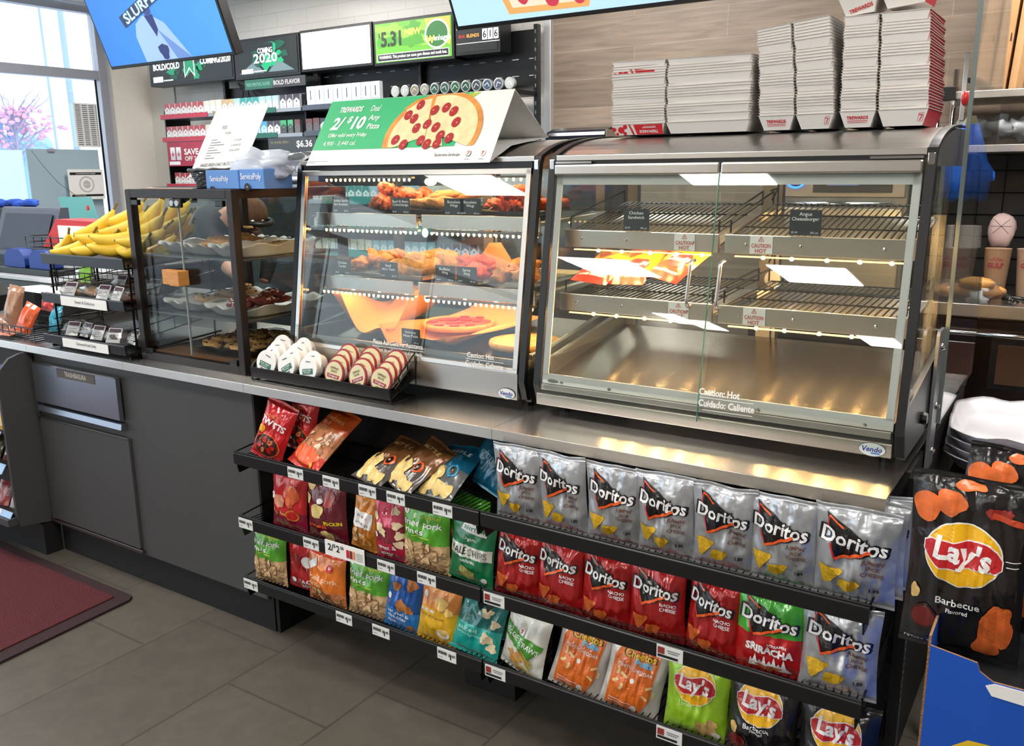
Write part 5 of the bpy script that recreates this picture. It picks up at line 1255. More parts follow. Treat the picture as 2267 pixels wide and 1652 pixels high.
pg = bag('green topped pork rinds bag beside the pink popcorn bag', .158, .190, .066, rind, [(.46,1.01,PG)], pork(), 'snack bag', 141, 'green topped pork rinds bags')
place(pg, .705, -.010, .424, -.02, 0, .02)
dup(pg, (.760, .075, .440), (-.05, .1, -.1), (1,1,1), 'green topped pork rinds bag half hidden behind the front one', 'green topped pork rinds bags')
def kale(F, r, w, h):
    L = Art(F, CELL); L.rect(-w*.48,w*.48,h*.42,h*.60,film('kalewhite',(226,230,220),.1,.3),1).text('KALE', -w*.24,h*.51,.026,bk,width=w*.36,lift=2,bold=.01).text('CHIPS', w*.18,h*.51,.026,INKG,width=w*.42,lift=2).poly([(-w*.26,h*.80),(w*.34,h*.78),(w*.34,h*.90),(-w*.20,h*.92)],wtx,1).text('RHYTHM', w*.05,h*.85,.013,film('kaleg',(24,130,84)),bold=.02,width=w*.46,lift=2).text('Organic', 0,h*.70,.012,wtx,width=w*.34).text('ORIGINAL',0,h*.37,.010,wtx,bold=.01,width=w*.34); L.obj('logo', r, world=False)
    L = Art(F, CELL); kl = mat('kale_chip',(168,164,96),.6,var=.4,vscale=70)
    for k in range(9): L.disc(-w*.04+.012*cos(k*2.1), h*.18+.010*sin(k*1.7), .013,.010, kl, 1+k*.2, 12, .2, k)
    L.disc(w*.34,h*.12,.008,.008,wtx,1,14); L.obj('chip_picture', r, world=False)
place(bag('dark green kale chips bag at the right end of the middle left shelf', .138, .182, .05, film('kalegreen',(20,122,74),.1,.3), (), kale, 'snack bag', 151), .848, -.012, .428, -.03, .10, .02)
# ---- bottom left shelf
dup(pg, (.072, -.008, .222), (-.06, 0, .04), (.88,1,.98), 'green topped pork rinds bag at the left end of the bottom shelf', 'green topped pork rinds bags')
def taco(F, r, w, h):
    L = Art(F, CELL); L.text('FIERY', 0, h*.84, .028, wtx, bold=.02, width=w*.70).text('TACO', w*.10, h*.18, .018, wtx, bold=.03, width=w*.42).text('BELL', w*.12, h*.09, .018, wtx, bold=.03, width=w*.40).disc(-w*.28,h*.16,.010,.009,wtx,1,14).disc(w*.15,h*.52,.022,.020,wtx,1,20,.05); L.obj('logo', r, world=False)
    L = Art(F, CELL); L.poly([(-w*.4,h*.60),(0,h*.64),(-w*.1,h*.32)],mat('dark_chip',(150,24,28),.4),1).poly([(0,h*.42),(w*.36,h*.46),(w*.2,h*.24)],mat('dark_chip',(0,0,0)),2); L.obj('chip_picture', r, world=False)
place(bag('red fiery taco chip bag behind the orange pork rinds bag on the bottom shelf', .155, .190, .05, film('tacored',(186,28,36),.15,.26), (), taco, 'chip bag', 161, name='chip_bag'), .210, .012, .224, -.05, 0, .0)
def porkb(F, r, w, h):
    L = Art(F, CELL); L.text('fried pork', 0, h*.50, .021, mat('pale_orange2',(244,206,160),.4), bold=.015, width=w*.80).text('rinds', -w*.18, h*.40, .021, mat('pale_orange2',(0,0,0)), bold=.015, width=w*.36).disc(w*.20,h*.74,.012,.012,rdd,1,14).text('0g',w*.20,h*.74,.011,wtx,bold=.03,lift=2).poly([(-w*.44,h*.72),(-w*.20,h*.86),(-w*.14,h*.74),(-w*.36,h*.62)],wtx,1); L.obj('logo', r, world=False); rinds_pic(F, r, w, h, .03, .26, rindo, 14, 8)
place(bag('orange pork rinds bag in front of the red taco bag on the bottom shelf', .158, .165, .064, rindo, [(.28,1.01,film('porkorange3',(234,124,36),.1,.25)),(.9,1.01,PKR)], porkb, 'snack bag', 171), .322, -.014, .222, -.06, 0, -.04)
dup(pg, (.484, -.010, .222), (-.08, 0, .02), (1,1,.97), 'green topped pork rinds bag in the middle of the bottom left shelf', 'green topped pork rinds bags')
def blue(F, r, w, h):
    L = Art(F, CELL); L.text('caramel &', -w*.05,h*.30,.015,wtx,bold=.015,width=w*.62).text('cheddar', -w*.08,h*.22,.015,wtx,bold=.015,width=w*.55).text('mix', -w*.22,h*.14,.015,wtx,bold=.015,width=w*.22).disc(-w*.34,h*.52,.008,.009,wtx,1,12); L.obj('logo', r, world=False)
    L = Art(F, CELL); cc = mat('caramel_corn',(186,116,58),.5,coat=.3,var=.25,vscale=60)
    for k, (x, y, q) in enumerate(((-.16,.70,.014),(.22,.78,.019),(.06,.44,.020),(.24,.40,.014),(.28,.10,.013))): L.disc(w*x,h*y,q,q*.85,cc,1,14,.15,k)
    L.obj('popcorn_picture', r, world=False)
place(bag('blue caramel and cheddar popcorn bag on the bottom left shelf', .128, .192, .058, film('popblue',(22,92,180),.1,.26), [(0,.36,film('poplightblue',(48,134,214),.1,.26))], blue, 'snack bag', 181), .604, -.010, .218, -.08, .12, .05)
def butter(F, r, w, h):
    L = Art(F, CELL); L.text('butter', -w*.20,h*.52,.017,wtx,bold=.015,width=w*.42).text('flavored popcorn', -w*.08,h*.44,.010,brn,width=w*.62).disc(-w*.32,h*.72,.009,.010,wtx,1,12); L.obj('logo', r, world=False)
    L = Art(F, CELL); cc = mat('butter_corn',(244,204,120),.5,coat=.3,var=.15,vscale=60)
    for k, (x, y, q) in enumerate(((.12,.66,.020),(-.05,.88,.012),(.30,.56,.013))): L.disc(w*x,h*y,q,q*.9,cc,1,14,.15,k)
    L.disc(w*.22,h*.22,.020,.014,wtx,1,18).disc(w*.22,h*.24,.016,.010,cc,2,16,.1); L.obj('popcorn_picture', r, world=False)
place(bag('yellow butter popcorn bag on the bottom left shelf', .132, .192, .058, film('popyellow',(238,186,34),.1,.26), [(.55,1.01,film('poporange',(226,146,74),.1,.26))], butter, 'snack bag', 191), .728, -.012, .216, -.10, .10, .05)
def teal(F, r, w, h):
    L = Art(F, CELL); L.text('salted', -w*.14,h*.40,.016,mat('teal_pale',(170,230,220),.4),bold=.015,width=w*.42).text('flavored popcorn', -w*.06,h*.32,.010,mat('teal_pale',(0,0,0)),width=w*.62); L.obj('logo', r, world=False)
    L = Art(F, CELL); cc = mat('popcorn',(0,0,0))
    for k, (x, y, q) in enumerate(((.18,.72,.015),(.36,.58,.013),(.26,.34,.018),(.10,.88,.012),(.38,.22,.014))): L.disc(w*x,h*y,q,q*.85,cc,1,14,.2,k)
    L.obj('popcorn_picture', r, world=False)
tl = bag('teal popcorn bag slumped at the right end of the bottom left shelf', .150, .175, .058, film('popteal',(34,170,160),.1,.26), [(.48,1.01,film('popdarkteal',(10,112,112),.1,.26))], teal, 'snack bag', 201, 'teal popcorn bags')
place(tl, .850, -.014, .220, -.30, .12, .05)
dup(tl, (.835, .075, .232), (-.05, .0, 0), (.9,1,1.02), 'teal popcorn bag standing behind the slumped one', 'teal popcorn bags')

# ================================================================== BIG BARBECUE BAGS IN THE BLUE SHIPPER AT RIGHT
def bigbbq(F, r, w, h):
    lays(F, r, w, h, ('Barbecue','Flavored'), big=True, yc=.60, scale=1.0)
    L = Art(F, CELL)
    for k, (x, y, a, b, m, q) in enumerate(((-.36,.82,.023,.026,bbqc,.05),(-.16,.86,.024,.022,bbqc,.09),(-.02,.955,.024,.008,bbqc,.1),(.30,.22,.026,.040,bbqc,.12),(.24,.11,.020,.022,bbqc,.12),(.34,.29,.017,.022,bbqc,.1),(-.30,.20,.024,.024,mat('dark_bowl',(60,20,18),.3,coat=.6),0),(-.30,.20,.020,.019,bbqs,0),(-.40,.34,.008,.014,tanx,.1))): L.disc(w*x,h*y,a,b,m,1+k*.15,22,q,k)
    for k in range(10): L.disc(w*(.16+.016*k), h*(.84+.012*sin(k*2.3)), .007, .006, mat('spice',(140,36,28),.4), 1+k*.1, 10, .2, k)
    L.line([(w*.18,h*.835),(w*.44,h*.80)], .010, mat('spoon',(190,70,40),.4), 3); L.obj('chip_picture', r, world=False)
bb = bag('large black barbecue chip bag standing in the blue shipper box', .188, .325, .075, BLKF, (), bigbbq, 'chip bag', 211, 'large black chip bags in the blue shipper', name='chip_bag', top=.035, bot=.035, ncols=38, nrows=56, wrk=1.2)
place(bb, 1.985, -.130, .642, .02, .0, -.02)
b2_ = dup(bb, (2.012, -.045, .672), (-.05, .12, .06), (.90,.8,.99), 'large black barbecue chip bag peeking above and behind the front one', 'large black chip bags in the blue shipper')
dup(bb, (2.185, -.14, .642), (.02, 0, -.05), (1,1,1), 'large black barbecue chip bag at the right frame edge of the shipper', 'large black chip bags in the blue shipper')
sb = thing('shipper_box', 'blue corrugated shipper display box full of chip bags at the right edge', 'box', (2.25, -.13, 0))
sbm = mat('shipper_blue', (18,84,190), .6, var=.05); krf = mat('corrugated_edge', (170,128,92), .8, bump=.8, bscale=300)
yf = -.235
obj('front_panel', MB().prism([(1.955,.0),(2.56,.0),(2.56,.690),(2.20,.690),(2.17,.664),(2.05,.664),(2.03,.676),(2.025,.690),(1.955,.700)], 'y', yf-.004, yf, sbm, krf), sb)
obj('side_panel', MB().prism([(yf,.0),(.02,.0),(.02,.72),(yf,.715)], 'x', 1.951, 1.955, sbm, krf), sb); obj('side_panel', MB().box(2.56,2.564,yf,.02,0,.74,sbm), sb)
obj('back_panel', MB().box(1.955,2.56,.02,.024,0,.80,sbm), sb)
obj('inner_shelf', MB().box(1.956,2.559,yf+.001,.019,.63,.636,KICK), sb)
obj('sticker', MB().prism([(2.04,.655),(2.05,.640),(2.15,.636),(2.17,.645),(2.165,.662),(2.052,.662)], 'y', yf-.0052, yf-.0042, PAPERW), sb)
A = Art(flatF((2.085, yf-.0045, .495), (1,0,0), (0,0,1)))
A.poly([(-.09,-.2),(-.09,.03),(-.06,.055),(.02,.060),(.14,.04),(.20,.02),(.3,-.2)], mat('shipper_yellow',(236,196,40),.5,var=.1,vscale=8)).disc(.06,-.02,.06,.05,mat('shipper_pale',(214,190,120),.5,var=.2,vscale=20),2,20,.1)
A.obj('artwork', sb)
# ================================================================== CAKE AND BANANA RACK
ck_ = thing('tiered_rack', 'black three tier wire rack of bananas and wrapped cakes left of the pastry case', 'rack', (-.86,.22,H))
fr_w = MB()
for x in (-1.105, -.625):
    for y in (.07, .40): fr_w.tube([(x,y,H+.002),(x,y,1.175)], .004, DARKW, 6)
    fr_w.tube([(x,.04,H+.004),(x,.43,H+.004)], .004, DARKW, 6)
    for z in (.93,.97,1.09,1.13): fr_w.tube([(x,.06,z-.02),(x,.42,z+.03)], .0022, DARKW, 5)
    for q in range(5): fr_w.tube([(x,.09+.07*q,.91+.009*q),(x,.09+.07*q,.97+.009*q)], .0018, DARKW, 4)
    for q in range(5): fr_w.tube([(x,.09+.07*q,1.07+.009*q),(x,.09+.07*q,1.13+.009*q)], .0018, DARKW, 4)
obj('wire_frame', fr_w, ck_)
rim_m = mat('rack_lip_edge', (90,92,96), .35, .4)
for z, yf, h_, nm in ((.868, .018, .034, 'Delivered Fresh Daily'), (1.018, .030, .036, 'Sweet & Delicious'), (1.158, .045, .038, None)):
    s = obj('tier_tray', MB().prism([(yf,z),(yf-.003,z+h_),(yf+.004,z+h_),(yf+.007,z+.006),(.42,z+.030),(.42,z+.024),(yf+.006,z-.001)], 'x', -1.115, -.612, BLACKP), ck_, bevel=.001)
    obj('tray_edge', MB().box(-1.114, -.613, yf-.0036, yf-.001, z+h_-.003, z+h_+.0008, rim_m), s)
    if nm:
        c = obj('shelf_label', MB().box(-.985, -.705, yf-.006, yf-.0038, z-.002, z+h_-.004, PAPERW), s)
        Art(flatF((-.845, yf-.0064, z+.014), (1,0,0), (0,0,1))).text(nm, .01, .002, .015, INK, width=.12).obj('print', c)
# bananas
bn = mat('banana_skin', (244,204,62), .45, var=.10, vscale=14, bump=.1, bscale=30); bt = mat('banana_tip', (120,104,48), .6)
def banana():
    pts = []; rad = []
    for i in range(13):
        t = i/12; a = -.62+1.24*t; pts.append((.150*sin(a), 0, .135*(1-cos(a)))); rad.append(.0225*min(1, (max(.12, sin(pi*min(1, t*1.02)))**.45)))
    rad[0] = .005; rad[1] = .011; rad[-1] = .0045; rad[-2] = .009
    r = obj('banana', MB().tube(pts, rad, bn, 7), None, 'ripe yellow banana in the pile on the top tier of the rack', 'banana', 'bananas piled on the rack', smooth=True, world=False, origin=(0,0,0))
    e = Vector(pts[-1]); d = (e-Vector(pts[-2])).normalized()
    obj('stem', MB().tube([e-d*.002, e+d*.012, e+d*.026], [.0048,.0038,.0048], bt, 7), r, world=False)
    s = Vector(pts[0]); obj('tip', MB().ell(s, .0052,.0052,.004, bt, 8, 5), r, world=False)
    return r
b0n = banana(); rb = random.Random(12); first = True
lay = [(0, 14, 1.212, .50), (1, 10, 1.246, .42), (2, 8, 1.282, .34), (3, 5, 1.316, .20)]
for L, n_, z, wd in lay:
    for i in range(n_):
        x = -.865+wd*((i+.5)/n_-.5)+rb.uniform(-.015,.015)+.02*L; y = .12+.10*L*.4+(i % 3)*.085+rb.uniform(-.02,.02)
        rot = (rb.uniform(-.5,.5), -.15+rb.uniform(-.25,.1)-(.2 if L > 1 else 0), rb.uniform(-.55,.65)+.35)
        if first: b0n.location = (x,y,z); b0n.rotation_euler = rot; first = False
        else: dup(b0n, (x,y,z), rot, (1.0,1.05,1.1))
sk_ = obj('fruit_sticker', MB().ell((-.93,.135,1.357),.010,.003,.010,RED,12,6), label='small round red sticker on the uppermost banana', cat='sticker')
# wrapped cakes
def wrapped(x, y, z, rz, rgb, label, kind, lab=True):
    t = thing('wrapped_cake', label, 'cake', (x, y, z), rz)
    m = mat('cake_%d_%d_%d' % rgb, rgb, .6, var=.4, vscale=40, bump=.5, bscale=50)
    if kind == 'round':
        obj('cake', MB().ell((0,0,.026), .048,.048,.022, m, 16, 8, .12, x), t, world=False, smooth=True)
        pts = []; n_ = 40
        mb = MB(); prof = [(.056,.0),(.060,.030),(.050,.048),(.030,.056),(0,.057)]
        mb.lathe(prof, (0,0,0), WRAP, 'z', 36); obj('clear_box', mb, t, world=False)
    else:
        obj('cake', MB().ell((0,0,.024), .052,.040,.022, m, 14, 8, .25, x*3), t, world=False, smooth=True)
        obj('wrap', MB().ell((0,0,.026), .066,.056,.030, WRAP, 16, 9, .35, x*5+y), t, world=False, smooth=True)
    if lab:
        q = obj('label', MB().prism([(-.052,.012),(-.026,.060),(-.0245,.0595),(-.0505,.0115)], 'x', -.030, .030, PAPERW), t, world=False)
        A = Art(lambda u, v, l: (u, -.0525+v*.48-l, .012+v*.88))
        A.rect(-.026,.026,.038,.052,mat('label_purple',(84,44,62),.5)).rect(-.024,.018,.026,.028,INKG).rect(-.024,.010,.019,.021,INKG).rect(-.024,.020,.012,.014,INKG); A.obj('print', q, world=False)
    return t
wrapped(-1.02,.12,1.030,.15,(206,170,110),'wrapped pale loaf slice with a white label at the left of the middle tier','loaf')
wrapped(-.935,.135,1.030,-.25,(190,140,80),'wrapped golden roll beside the pale loaf slice on the middle tier','loaf',False)
wrapped(-.93,.27,1.045,.0,(196,120,60),'upright wrapped brown muffin behind on the middle tier','loaf')
wrapped(-.825,.13,1.030,.1,(226,214,196),'wrapped white iced cake in the middle of the middle tier','loaf')
wrapped(-.72,.12,1.030,-.1,(120,70,40),'wrapped dark brownie at the right of the middle tier','loaf')
wrapped(-.70,.25,1.045,.1,(90,56,40),'wrapped dark cake behind the brownie on the middle tier','loaf')
wrapped(-1.035,.12,.882,.2,(60,40,34),'wrapped dark cake at the left of the bottom tier','loaf')
wrapped(-.955,.13,.882,-.1,(110,70,48),'wrapped marbled cake second from left on the bottom tier','loaf')
wrapped(-.865,.115,.882,.12,(170,116,60),'wrapped nut cake with purple label on the bottom tier','loaf')
wrapped(-.765,.11,.882,.25,(74,42,30),'round chocolate cake in a clear box on the bottom tier','round')
wrapped(-.66,.13,.882,-.2,(96,60,40),'wrapped cake at the right end of the bottom tier','loaf')

# ================================================================== FAR LEFT OF THE COUNTER
def wire_basket(x0, x1, y0, y1, z0, z1, label):
    w_ = MB()
    for z in (z0, (z0+z1)/2, z1): w_.tube([(x0,y0,z),(x1,y0,z),(x1,y1,z),(x0,y1,z)], .0026, DARKW, 5, True)
    n_ = 8
    for i in range(n_+1):
        x = x0+(x1-x0)*i/n_; w_.tube([(x,y0,z1),(x,y0,z0),(x,y1,z0),(x,y1,z1)], .0018, DARKW, 4)
    return obj('wire_basket', w_, label=label, cat='basket')
wire_basket(-1.58,-1.215,.035,.24,.856,.905,'black wire basket of wrapped snacks on the counter at far left')
wire_basket(-1.62,-1.30,.36,.56,1.02,1.075,'black wire basket with a green packet behind the snack basket')
wire_basket(-1.80,-1.28,.36,.56,1.165,1.215,'black wire basket holding the red carton, topmost at the left')
po_ = MB()
for x in (-1.62,-1.30):
    for y in (.37,.55): po_.tube([(x,y,H),(x,y,1.22)], .004, DARKW, 6)
obj('basket_stand', po_, label='black wire stand carrying the baskets behind the snack basket', cat='stand')
def packet(x, y, z, w_, h_, d_, rgb, rot, label, tp=None, seed=0):
    mb, P = pillow(w_, h_, d_, film('pk%d%d%d' % rgb, rgb, .1, .3), [(.62,1,tp)] if tp else None, seed)
    o = obj('snack_packet', mb, None, label, 'snack packet', smooth=True, world=False, origin=(0,0,0)); o.location = (x,y,z); o.rotation_euler = rot; return o
packet(-1.50,.12,.965,.085,.16,.05,(170,128,100),(1.35,.15,.2),'clear wrapped brown bread roll standing in the snack basket',None,1)
packet(-1.37,.10,.925,.085,.12,.04,(226,92,40),(1.2,.3,.1),'orange snack packet leaning in the snack basket',None,2)
packet(-1.33,.17,.985,.095,.075,.04,(214,50,44),(1.2,.0,-.1),'bright red snack packet on top of the snack basket',None,3)
packet(-1.26,.15,.925,.07,.10,.035,(36,150,180),(1.2,-.1,.0),'teal snack packet in the snack basket beside the rack',None,4)
packet(-1.56,.10,.89,.10,.09,.04,(150,110,90),(.9,.0,.4),'brown wrapped snack low in the snack basket',None,5)
packet(-1.45,.06,.868,.12,.08,.02,(196,120,90),(.1,.0,.1),'flat pinkish snack packet lying at the counter edge',None,6)
packet(-1.50,.44,1.075,.08,.11,.04,(120,180,50),(1.3,0,.1),'bright green snack packet in the small wire basket',None,7)
rc = thing('red_carton', 'open red carton with a white label sheet in the topmost wire basket', 'carton', (-1.55,.45,1.17))
obj('body', MB().prism([(-1.74,1.170),(-1.335,1.170),(-1.345,1.285),(-1.615,1.290)], 'y', .40, .52, mat('carton_bright_red', (196,34,38), .5)), rc, bevel=.002)
obj('label', MB().box(-1.60,-1.36,.396,.399,1.185,1.265,PAPERW), rc)
pt = thing('register_display', 'dark grey register monitor seen from behind at the far left', 'monitor', (-2.35,.66,H)); pm = mat('monitor_grey', (86,90,104), .5)
obj('rear_cover', MB().prism([(.62,1.08),(.70,1.32),(.74,1.32),(.74,1.08)], 'x', -2.62, -2.09, pm), pt, bevel=.012)
obj('stand', MB().box(-2.45,-2.25,.66,.80,1.032,1.085,BLACKP), pt, bevel=.01)
obj('vent_panel', MB().prism([(.6185,1.12),(.680,1.29),(.682,1.29),(.6205,1.12)], 'x', -2.56, -2.13, mat('vent_grey', (60,66,80), .6)), pt)
blt = mat('blue_plastic', (26,60,140), .5)
cb = thing('blue_coin_cups', 'dark blue rounded counter organiser below the register monitor', 'organiser', (-2.10,.52,1.05))
for x in (-2.19,-1.97): obj('cup', MB().prism([(x-.09,1.05),(x-.09,1.10),(x-.05,1.135),(x+.05,1.135),(x+.09,1.10),(x+.09,1.05)], 'y', .50, .56, blt), cb, bevel=.01)
obj('base', MB().box(-2.32,-1.86,.48,.60,1.02,1.049,BLACKP), cb, bevel=.004)
ks = thing('counter_tray_unit', 'black cash counter unit with a pale sloping top at the far left', 'register', (-2.1,.60,H))
obj('body', MB().box(-2.5,-1.72,.45,.85,H+.001,1.0,BLACKP), ks, bevel=.006)
obj('top_plate', MB().prism([(.44,1.0005),(.44,1.018),(.86,1.030),(.86,1.0005)], 'x', -2.52, -1.70, mat('pale_plate', (190,194,200), .4)), ks, bevel=.002)
pd = thing('payment_terminal', 'black and white payment terminal leaning at the left frame edge', 'card terminal', (-1.86,.12,H))
obj('screen_body', MB().prism([(-2.05,1.03),(-1.77,1.03),(-1.68,.985),(-1.80,.905),(-2.05,.90)], 'y', .10, .22, BLACKP), pd, bevel=.008)
obj('screen', MB().prism([(-2.04,1.034),(-1.80,1.032),(-1.73,1.000),(-1.81,.95),(-2.04,.945)], 'y', .092, .099, mat('screen_pale', (200,214,226), .3, emit=.25)), pd)
obj('stand', MB().box(-2.0,-1.82,.12,.20,H+.001,.905,BLACKP), pd, bevel=.004)
obj('paper_sheet', MB().prism([(-1.92,.30),(-1.42,.28),(-1.38,.42),(-1.86,.56)], 'z', .986, .988, PAPERW), label='white paper sheet lying behind the snack basket', cat='paper')
obj('paper_support', MB().box(-1.90,-1.66,.29,.44,H+.001,.985,mat('dark_box',(30,32,38),.5)), label='low dark box under the white paper sheet', cat='box')
tsn = thing('teal_display', 'tilted translucent teal sheet beside the bananas', 'display', (-1.9,1.0,1.1))
obj('sheet', MB().add([(-2.66,1.02,1.36),(-2.34,1.02,1.36),(-2.24,1.0,1.17),(-2.53,1.0,1.17)], [(0,1,2,3)], mat('teal_sheet', (96,170,168), .4, emit=.1)), tsn, solid=.003)
obj('stand', MB().box(-2.42,-2.36,1.01,1.05,1.101,1.18,BLACKP), tsn)
bcl = MB()
for i in range(6): bcl.ell((-3.45+.09*i,1.05,1.312+.01*(i%2)),.06,.05,.022,mat('blue_cloth',(40,84,190),.8),10,6,.4,i)
obj('blue_cloth', bcl, label='crumpled bright blue cloth on the ledge behind the monitor', cat='cloth', smooth=True)
obj('back_ledge', MB().box(-3.6,-2.93,.95,1.15,0,1.295,mat('ledge_dark',(52,54,66),.6)), label='dark ledge behind the registers at the far left', cat='ledge', bevel=.004)
# dark desk, cabinet and mat added to darken the view behind the cases
obj('backdrop_desk', MB().box(-2.92,-2.07,.84,1.20,0,1.10,mat('desk_dark',(36,37,42),.5)), label='dark desk added as a backdrop behind the registers and the banana rack', cat='desk', bevel=.004)
obj('backdrop_cabinet', MB().box(-4.3,-.30,2.42,2.64,0,.90,mat('cabinet_dark',(48,50,54),.5)), label='long dark cabinet added as a backdrop under the tobacco rack', cat='cabinet', bevel=.004)
obj('backdrop_mat', MB().box(-3.6,1.2,1.3,2.2,0,.012,mat('mat_black',(18,18,18),.8)), label='black mat added to darken the floor behind the counter', cat='mat')
rg = thing('slicer_housing', 'dark machine with a grey quarter round guard behind the pastry case', 'machine', (-1.75,1.05,H))
obj('body', MB().box(-2.05,-1.55,.86,1.12,0,1.06,BLACKP), rg, bevel=.01)
P = [(-1.93,1.06),(-1.70,1.06),(-1.70,1.27)]+[(-1.70-.23*sin(a*pi/16), 1.06+.21*cos(a*pi/16)) for a in range(1,8)]
obj('guard', MB().prism(P, 'y', 1.00, 1.02, mat('guard_grey', (96,100,104), .5)), rg, bevel=.002)

# ================================================================== END CAP SHELVES AT LEFT
ec = thing('end_cap_rack', 'charcoal end cap rack with curved side and pale price strips at the left frame edge', 'rack', (-1.6,-.02,0))
P = [(.029,.13),(.029,H-.032),(-.02,H-.034),(-.06,.805)]+[(-.095,.77),(-.11,.70),(-.11,.19),(-.10,.15)]
obj('side_panel', MB().prism(P, 'x', -1.252, -1.238, CHAR), ec, bevel=.0015)
obj('back', MB().box(-2.6,-1.253,.03,.05,.13,H-.031,CHARD), ec); obj('base_shelf', MB().box(-2.6,-1.2535,-.14,.029,.155,.185,CHAR), ec, bevel=.002); obj('kick_plate', MB().box(-2.6,-1.236,-.02,.05,0,.129,KICK), ec)
strip = mat('price_strip', (150,186,226), .3, emit=.05); 
for k, z in enumerate((.69,.53,.40,.205)):
    s = obj('shelf', MB().box(-2.6,-1.2535,-.11,.029,z-.012,z-.004,CHARD), ec)
    obj('price_strip', MB().prism([(-.135,z-.032),(-.113,z),(-.111,z),(-.133,z-.034)], 'x', -2.6, -1.262, strip), s)
    if k in (2, 3): obj('price_tag', MB().prism([(-.1365,z-.032),(-.1145,z),(-.1140,z),(-.136,z-.033)], 'x', -1.42, -1.335, tag_m), s)
for i, (x, z, rgb, lb) in enumerate(((-1.32,.575,(236,190,90),'pale yellow cookie pouch on the end cap shelf'), (-1.42,.575,(206,214,120),'lime and white cookie pouch at the end cap'), (-1.52,.57,(210,150,60),'amber cookie pouch at the end cap'), (-1.31,.435,(120,40,34),'dark red jerky pouch on the end cap'), (-1.42,.43,(70,60,40),'olive jerky pouch on the end cap'), (-1.31,.24,(206,200,196),'silver grey jerky pouch on the lowest end cap shelf'), (-1.41,.235,(150,60,60),'maroon jerky pouch on the lowest end cap shelf'), (-1.30,.30,(90,90,90),'dark grey pouch behind the silver jerky pouch'), (-1.32,.72,(40,60,130),'dark blue pouch on the top end cap shelf'))):
    packet(x, -.065+.01*(i % 2), z, .09, .11, .03, rgb, (1.15, .05, .1), lb, None, 20+i)

# ================================================================== TOBACCO WALL
tb = thing('tobacco_rack', 'tall black slotted tobacco rack on the white back wall', 'rack', (-2.3,2.85,0))
obj('back_panel', MB().box(-3.50,-2.50,2.93,2.95,.6,2.10,BLACKM).box(-2.49,-1.62,2.93,2.95,.6,2.38,BLACKM).box(-1.61,-.76,2.93,2.95,1.97,2.28,BLACKM), tb)
for x in (-3.50,-2.50,-1.615,-.745):
    up_ = obj('upright', MB().box(x-.012,x+.012,2.89,2.93,.0,2.30,BLACKM), tb); sl = MB()
    for k in range(26): sl.box(x-.004,x+.004,2.8885,2.8895,1.0+k*.05,1.02+k*.05,INKG)
    obj('slot_strip', sl, up_)
pg_ = MB()
for x in [-3.45+.12*i for i in range(23)]:
    for z in (2.115,2.02): pg_.box(x,x+.045,2.924,2.9295,z,z+.005,mat('slot_light',(190,192,196),.4))
obj('slot_row', pg_, tb)
shm = mat('shelf_silver', (150,156,166), .35, .4)
for (a, b, z) in ((-3.98,-2.46,1.912),(-2.44,-1.72,1.912),(-1.71,-.74,1.93),(-3.98,-2.46,1.745),(-2.44,-1.0,1.745),(-3.98,-2.46,1.40),(-2.44,-.80,1.30),(-2.44,-.80,1.12),(-2.44,-.80,.95)):
    s = obj('display_shelf', MB().box(a,b,2.66,2.925,z-.030,z-.004,shm if z < 1.93 else BLACKM), tb, bevel=.002)
    if z in (1.912,1.745,1.40):
        for (p, q, m_) in (((-3.97,-3.42,mat('strip_red',(190,40,66),.4)), (-3.36,-2.95,mat('strip_gold',(150,136,104),.4)), (-2.94,-2.70,mat('strip_green',(30,96,84),.4))) if a < -3 else ((-2.43,-1.80,mat('strip_dark',(72,80,96),.4)),)):
            obj('brand_strip', MB().box(p,q,2.654,2.659,z-.028,z+.004,m_), s)
    elif z < 1.35: obj('brand_strip', MB().box(-2.30,-1.35,2.654,2.659,z-.03,z+.02,mat('strip_teal',(40,140,136),.4)), s)
for x in (-3.98,-2.46,-1.715): obj('side_trim', MB().box(x-.006,x+.006,2.70,2.925,1.25,1.95,BLACKM), tb)
def pack(c1, c2, nm):
    mb = MB(); w_, h_, d_ = .056,.088,.022; wm = mat('pack_'+nm+'_b', c2, .35, coat=.3); cm = mat('pack_'+nm+'_a', c1, .35, coat=.3)
    mb.box(-w_/2,w_/2,0,d_,0,h_,wm); y = -.0004
    mb.add([(-w_/2,y,h_),(-w_/2,y,h_*.50),(0,y,h_*.74),(w_/2,y,h_*.50),(w_/2,y,h_)], [(0,1,2,3,4)], cm)
    mb.add([(-.006,y,h_*.40),(.006,y,h_*.40),(.006,y,h_*.52),(-.006,y,h_*.52)], [(0,1,2,3)], cm); mb.add([(-.012,y,h_*.12),(.012,y,h_*.12),(.012,y,h_*.16),(-.012,y,h_*.16)], [(0,1,2,3)], INKG)
    return mb
kinds = {'red': ((172,40,54),(226,224,222)), 'cream': ((214,214,200),(236,238,236)), 'sky': ((150,200,216),(214,230,238)), 'teal': ((30,140,136),(206,226,230)), 'black': ((58,52,66),(206,210,220)), 'green': ((60,160,110),(60,64,68)), 'brown': ((96,58,58),(90,86,92)), 'blue': ((60,150,200),(170,206,230)), 'gold': ((190,160,110),(230,226,220))}
packs = {}
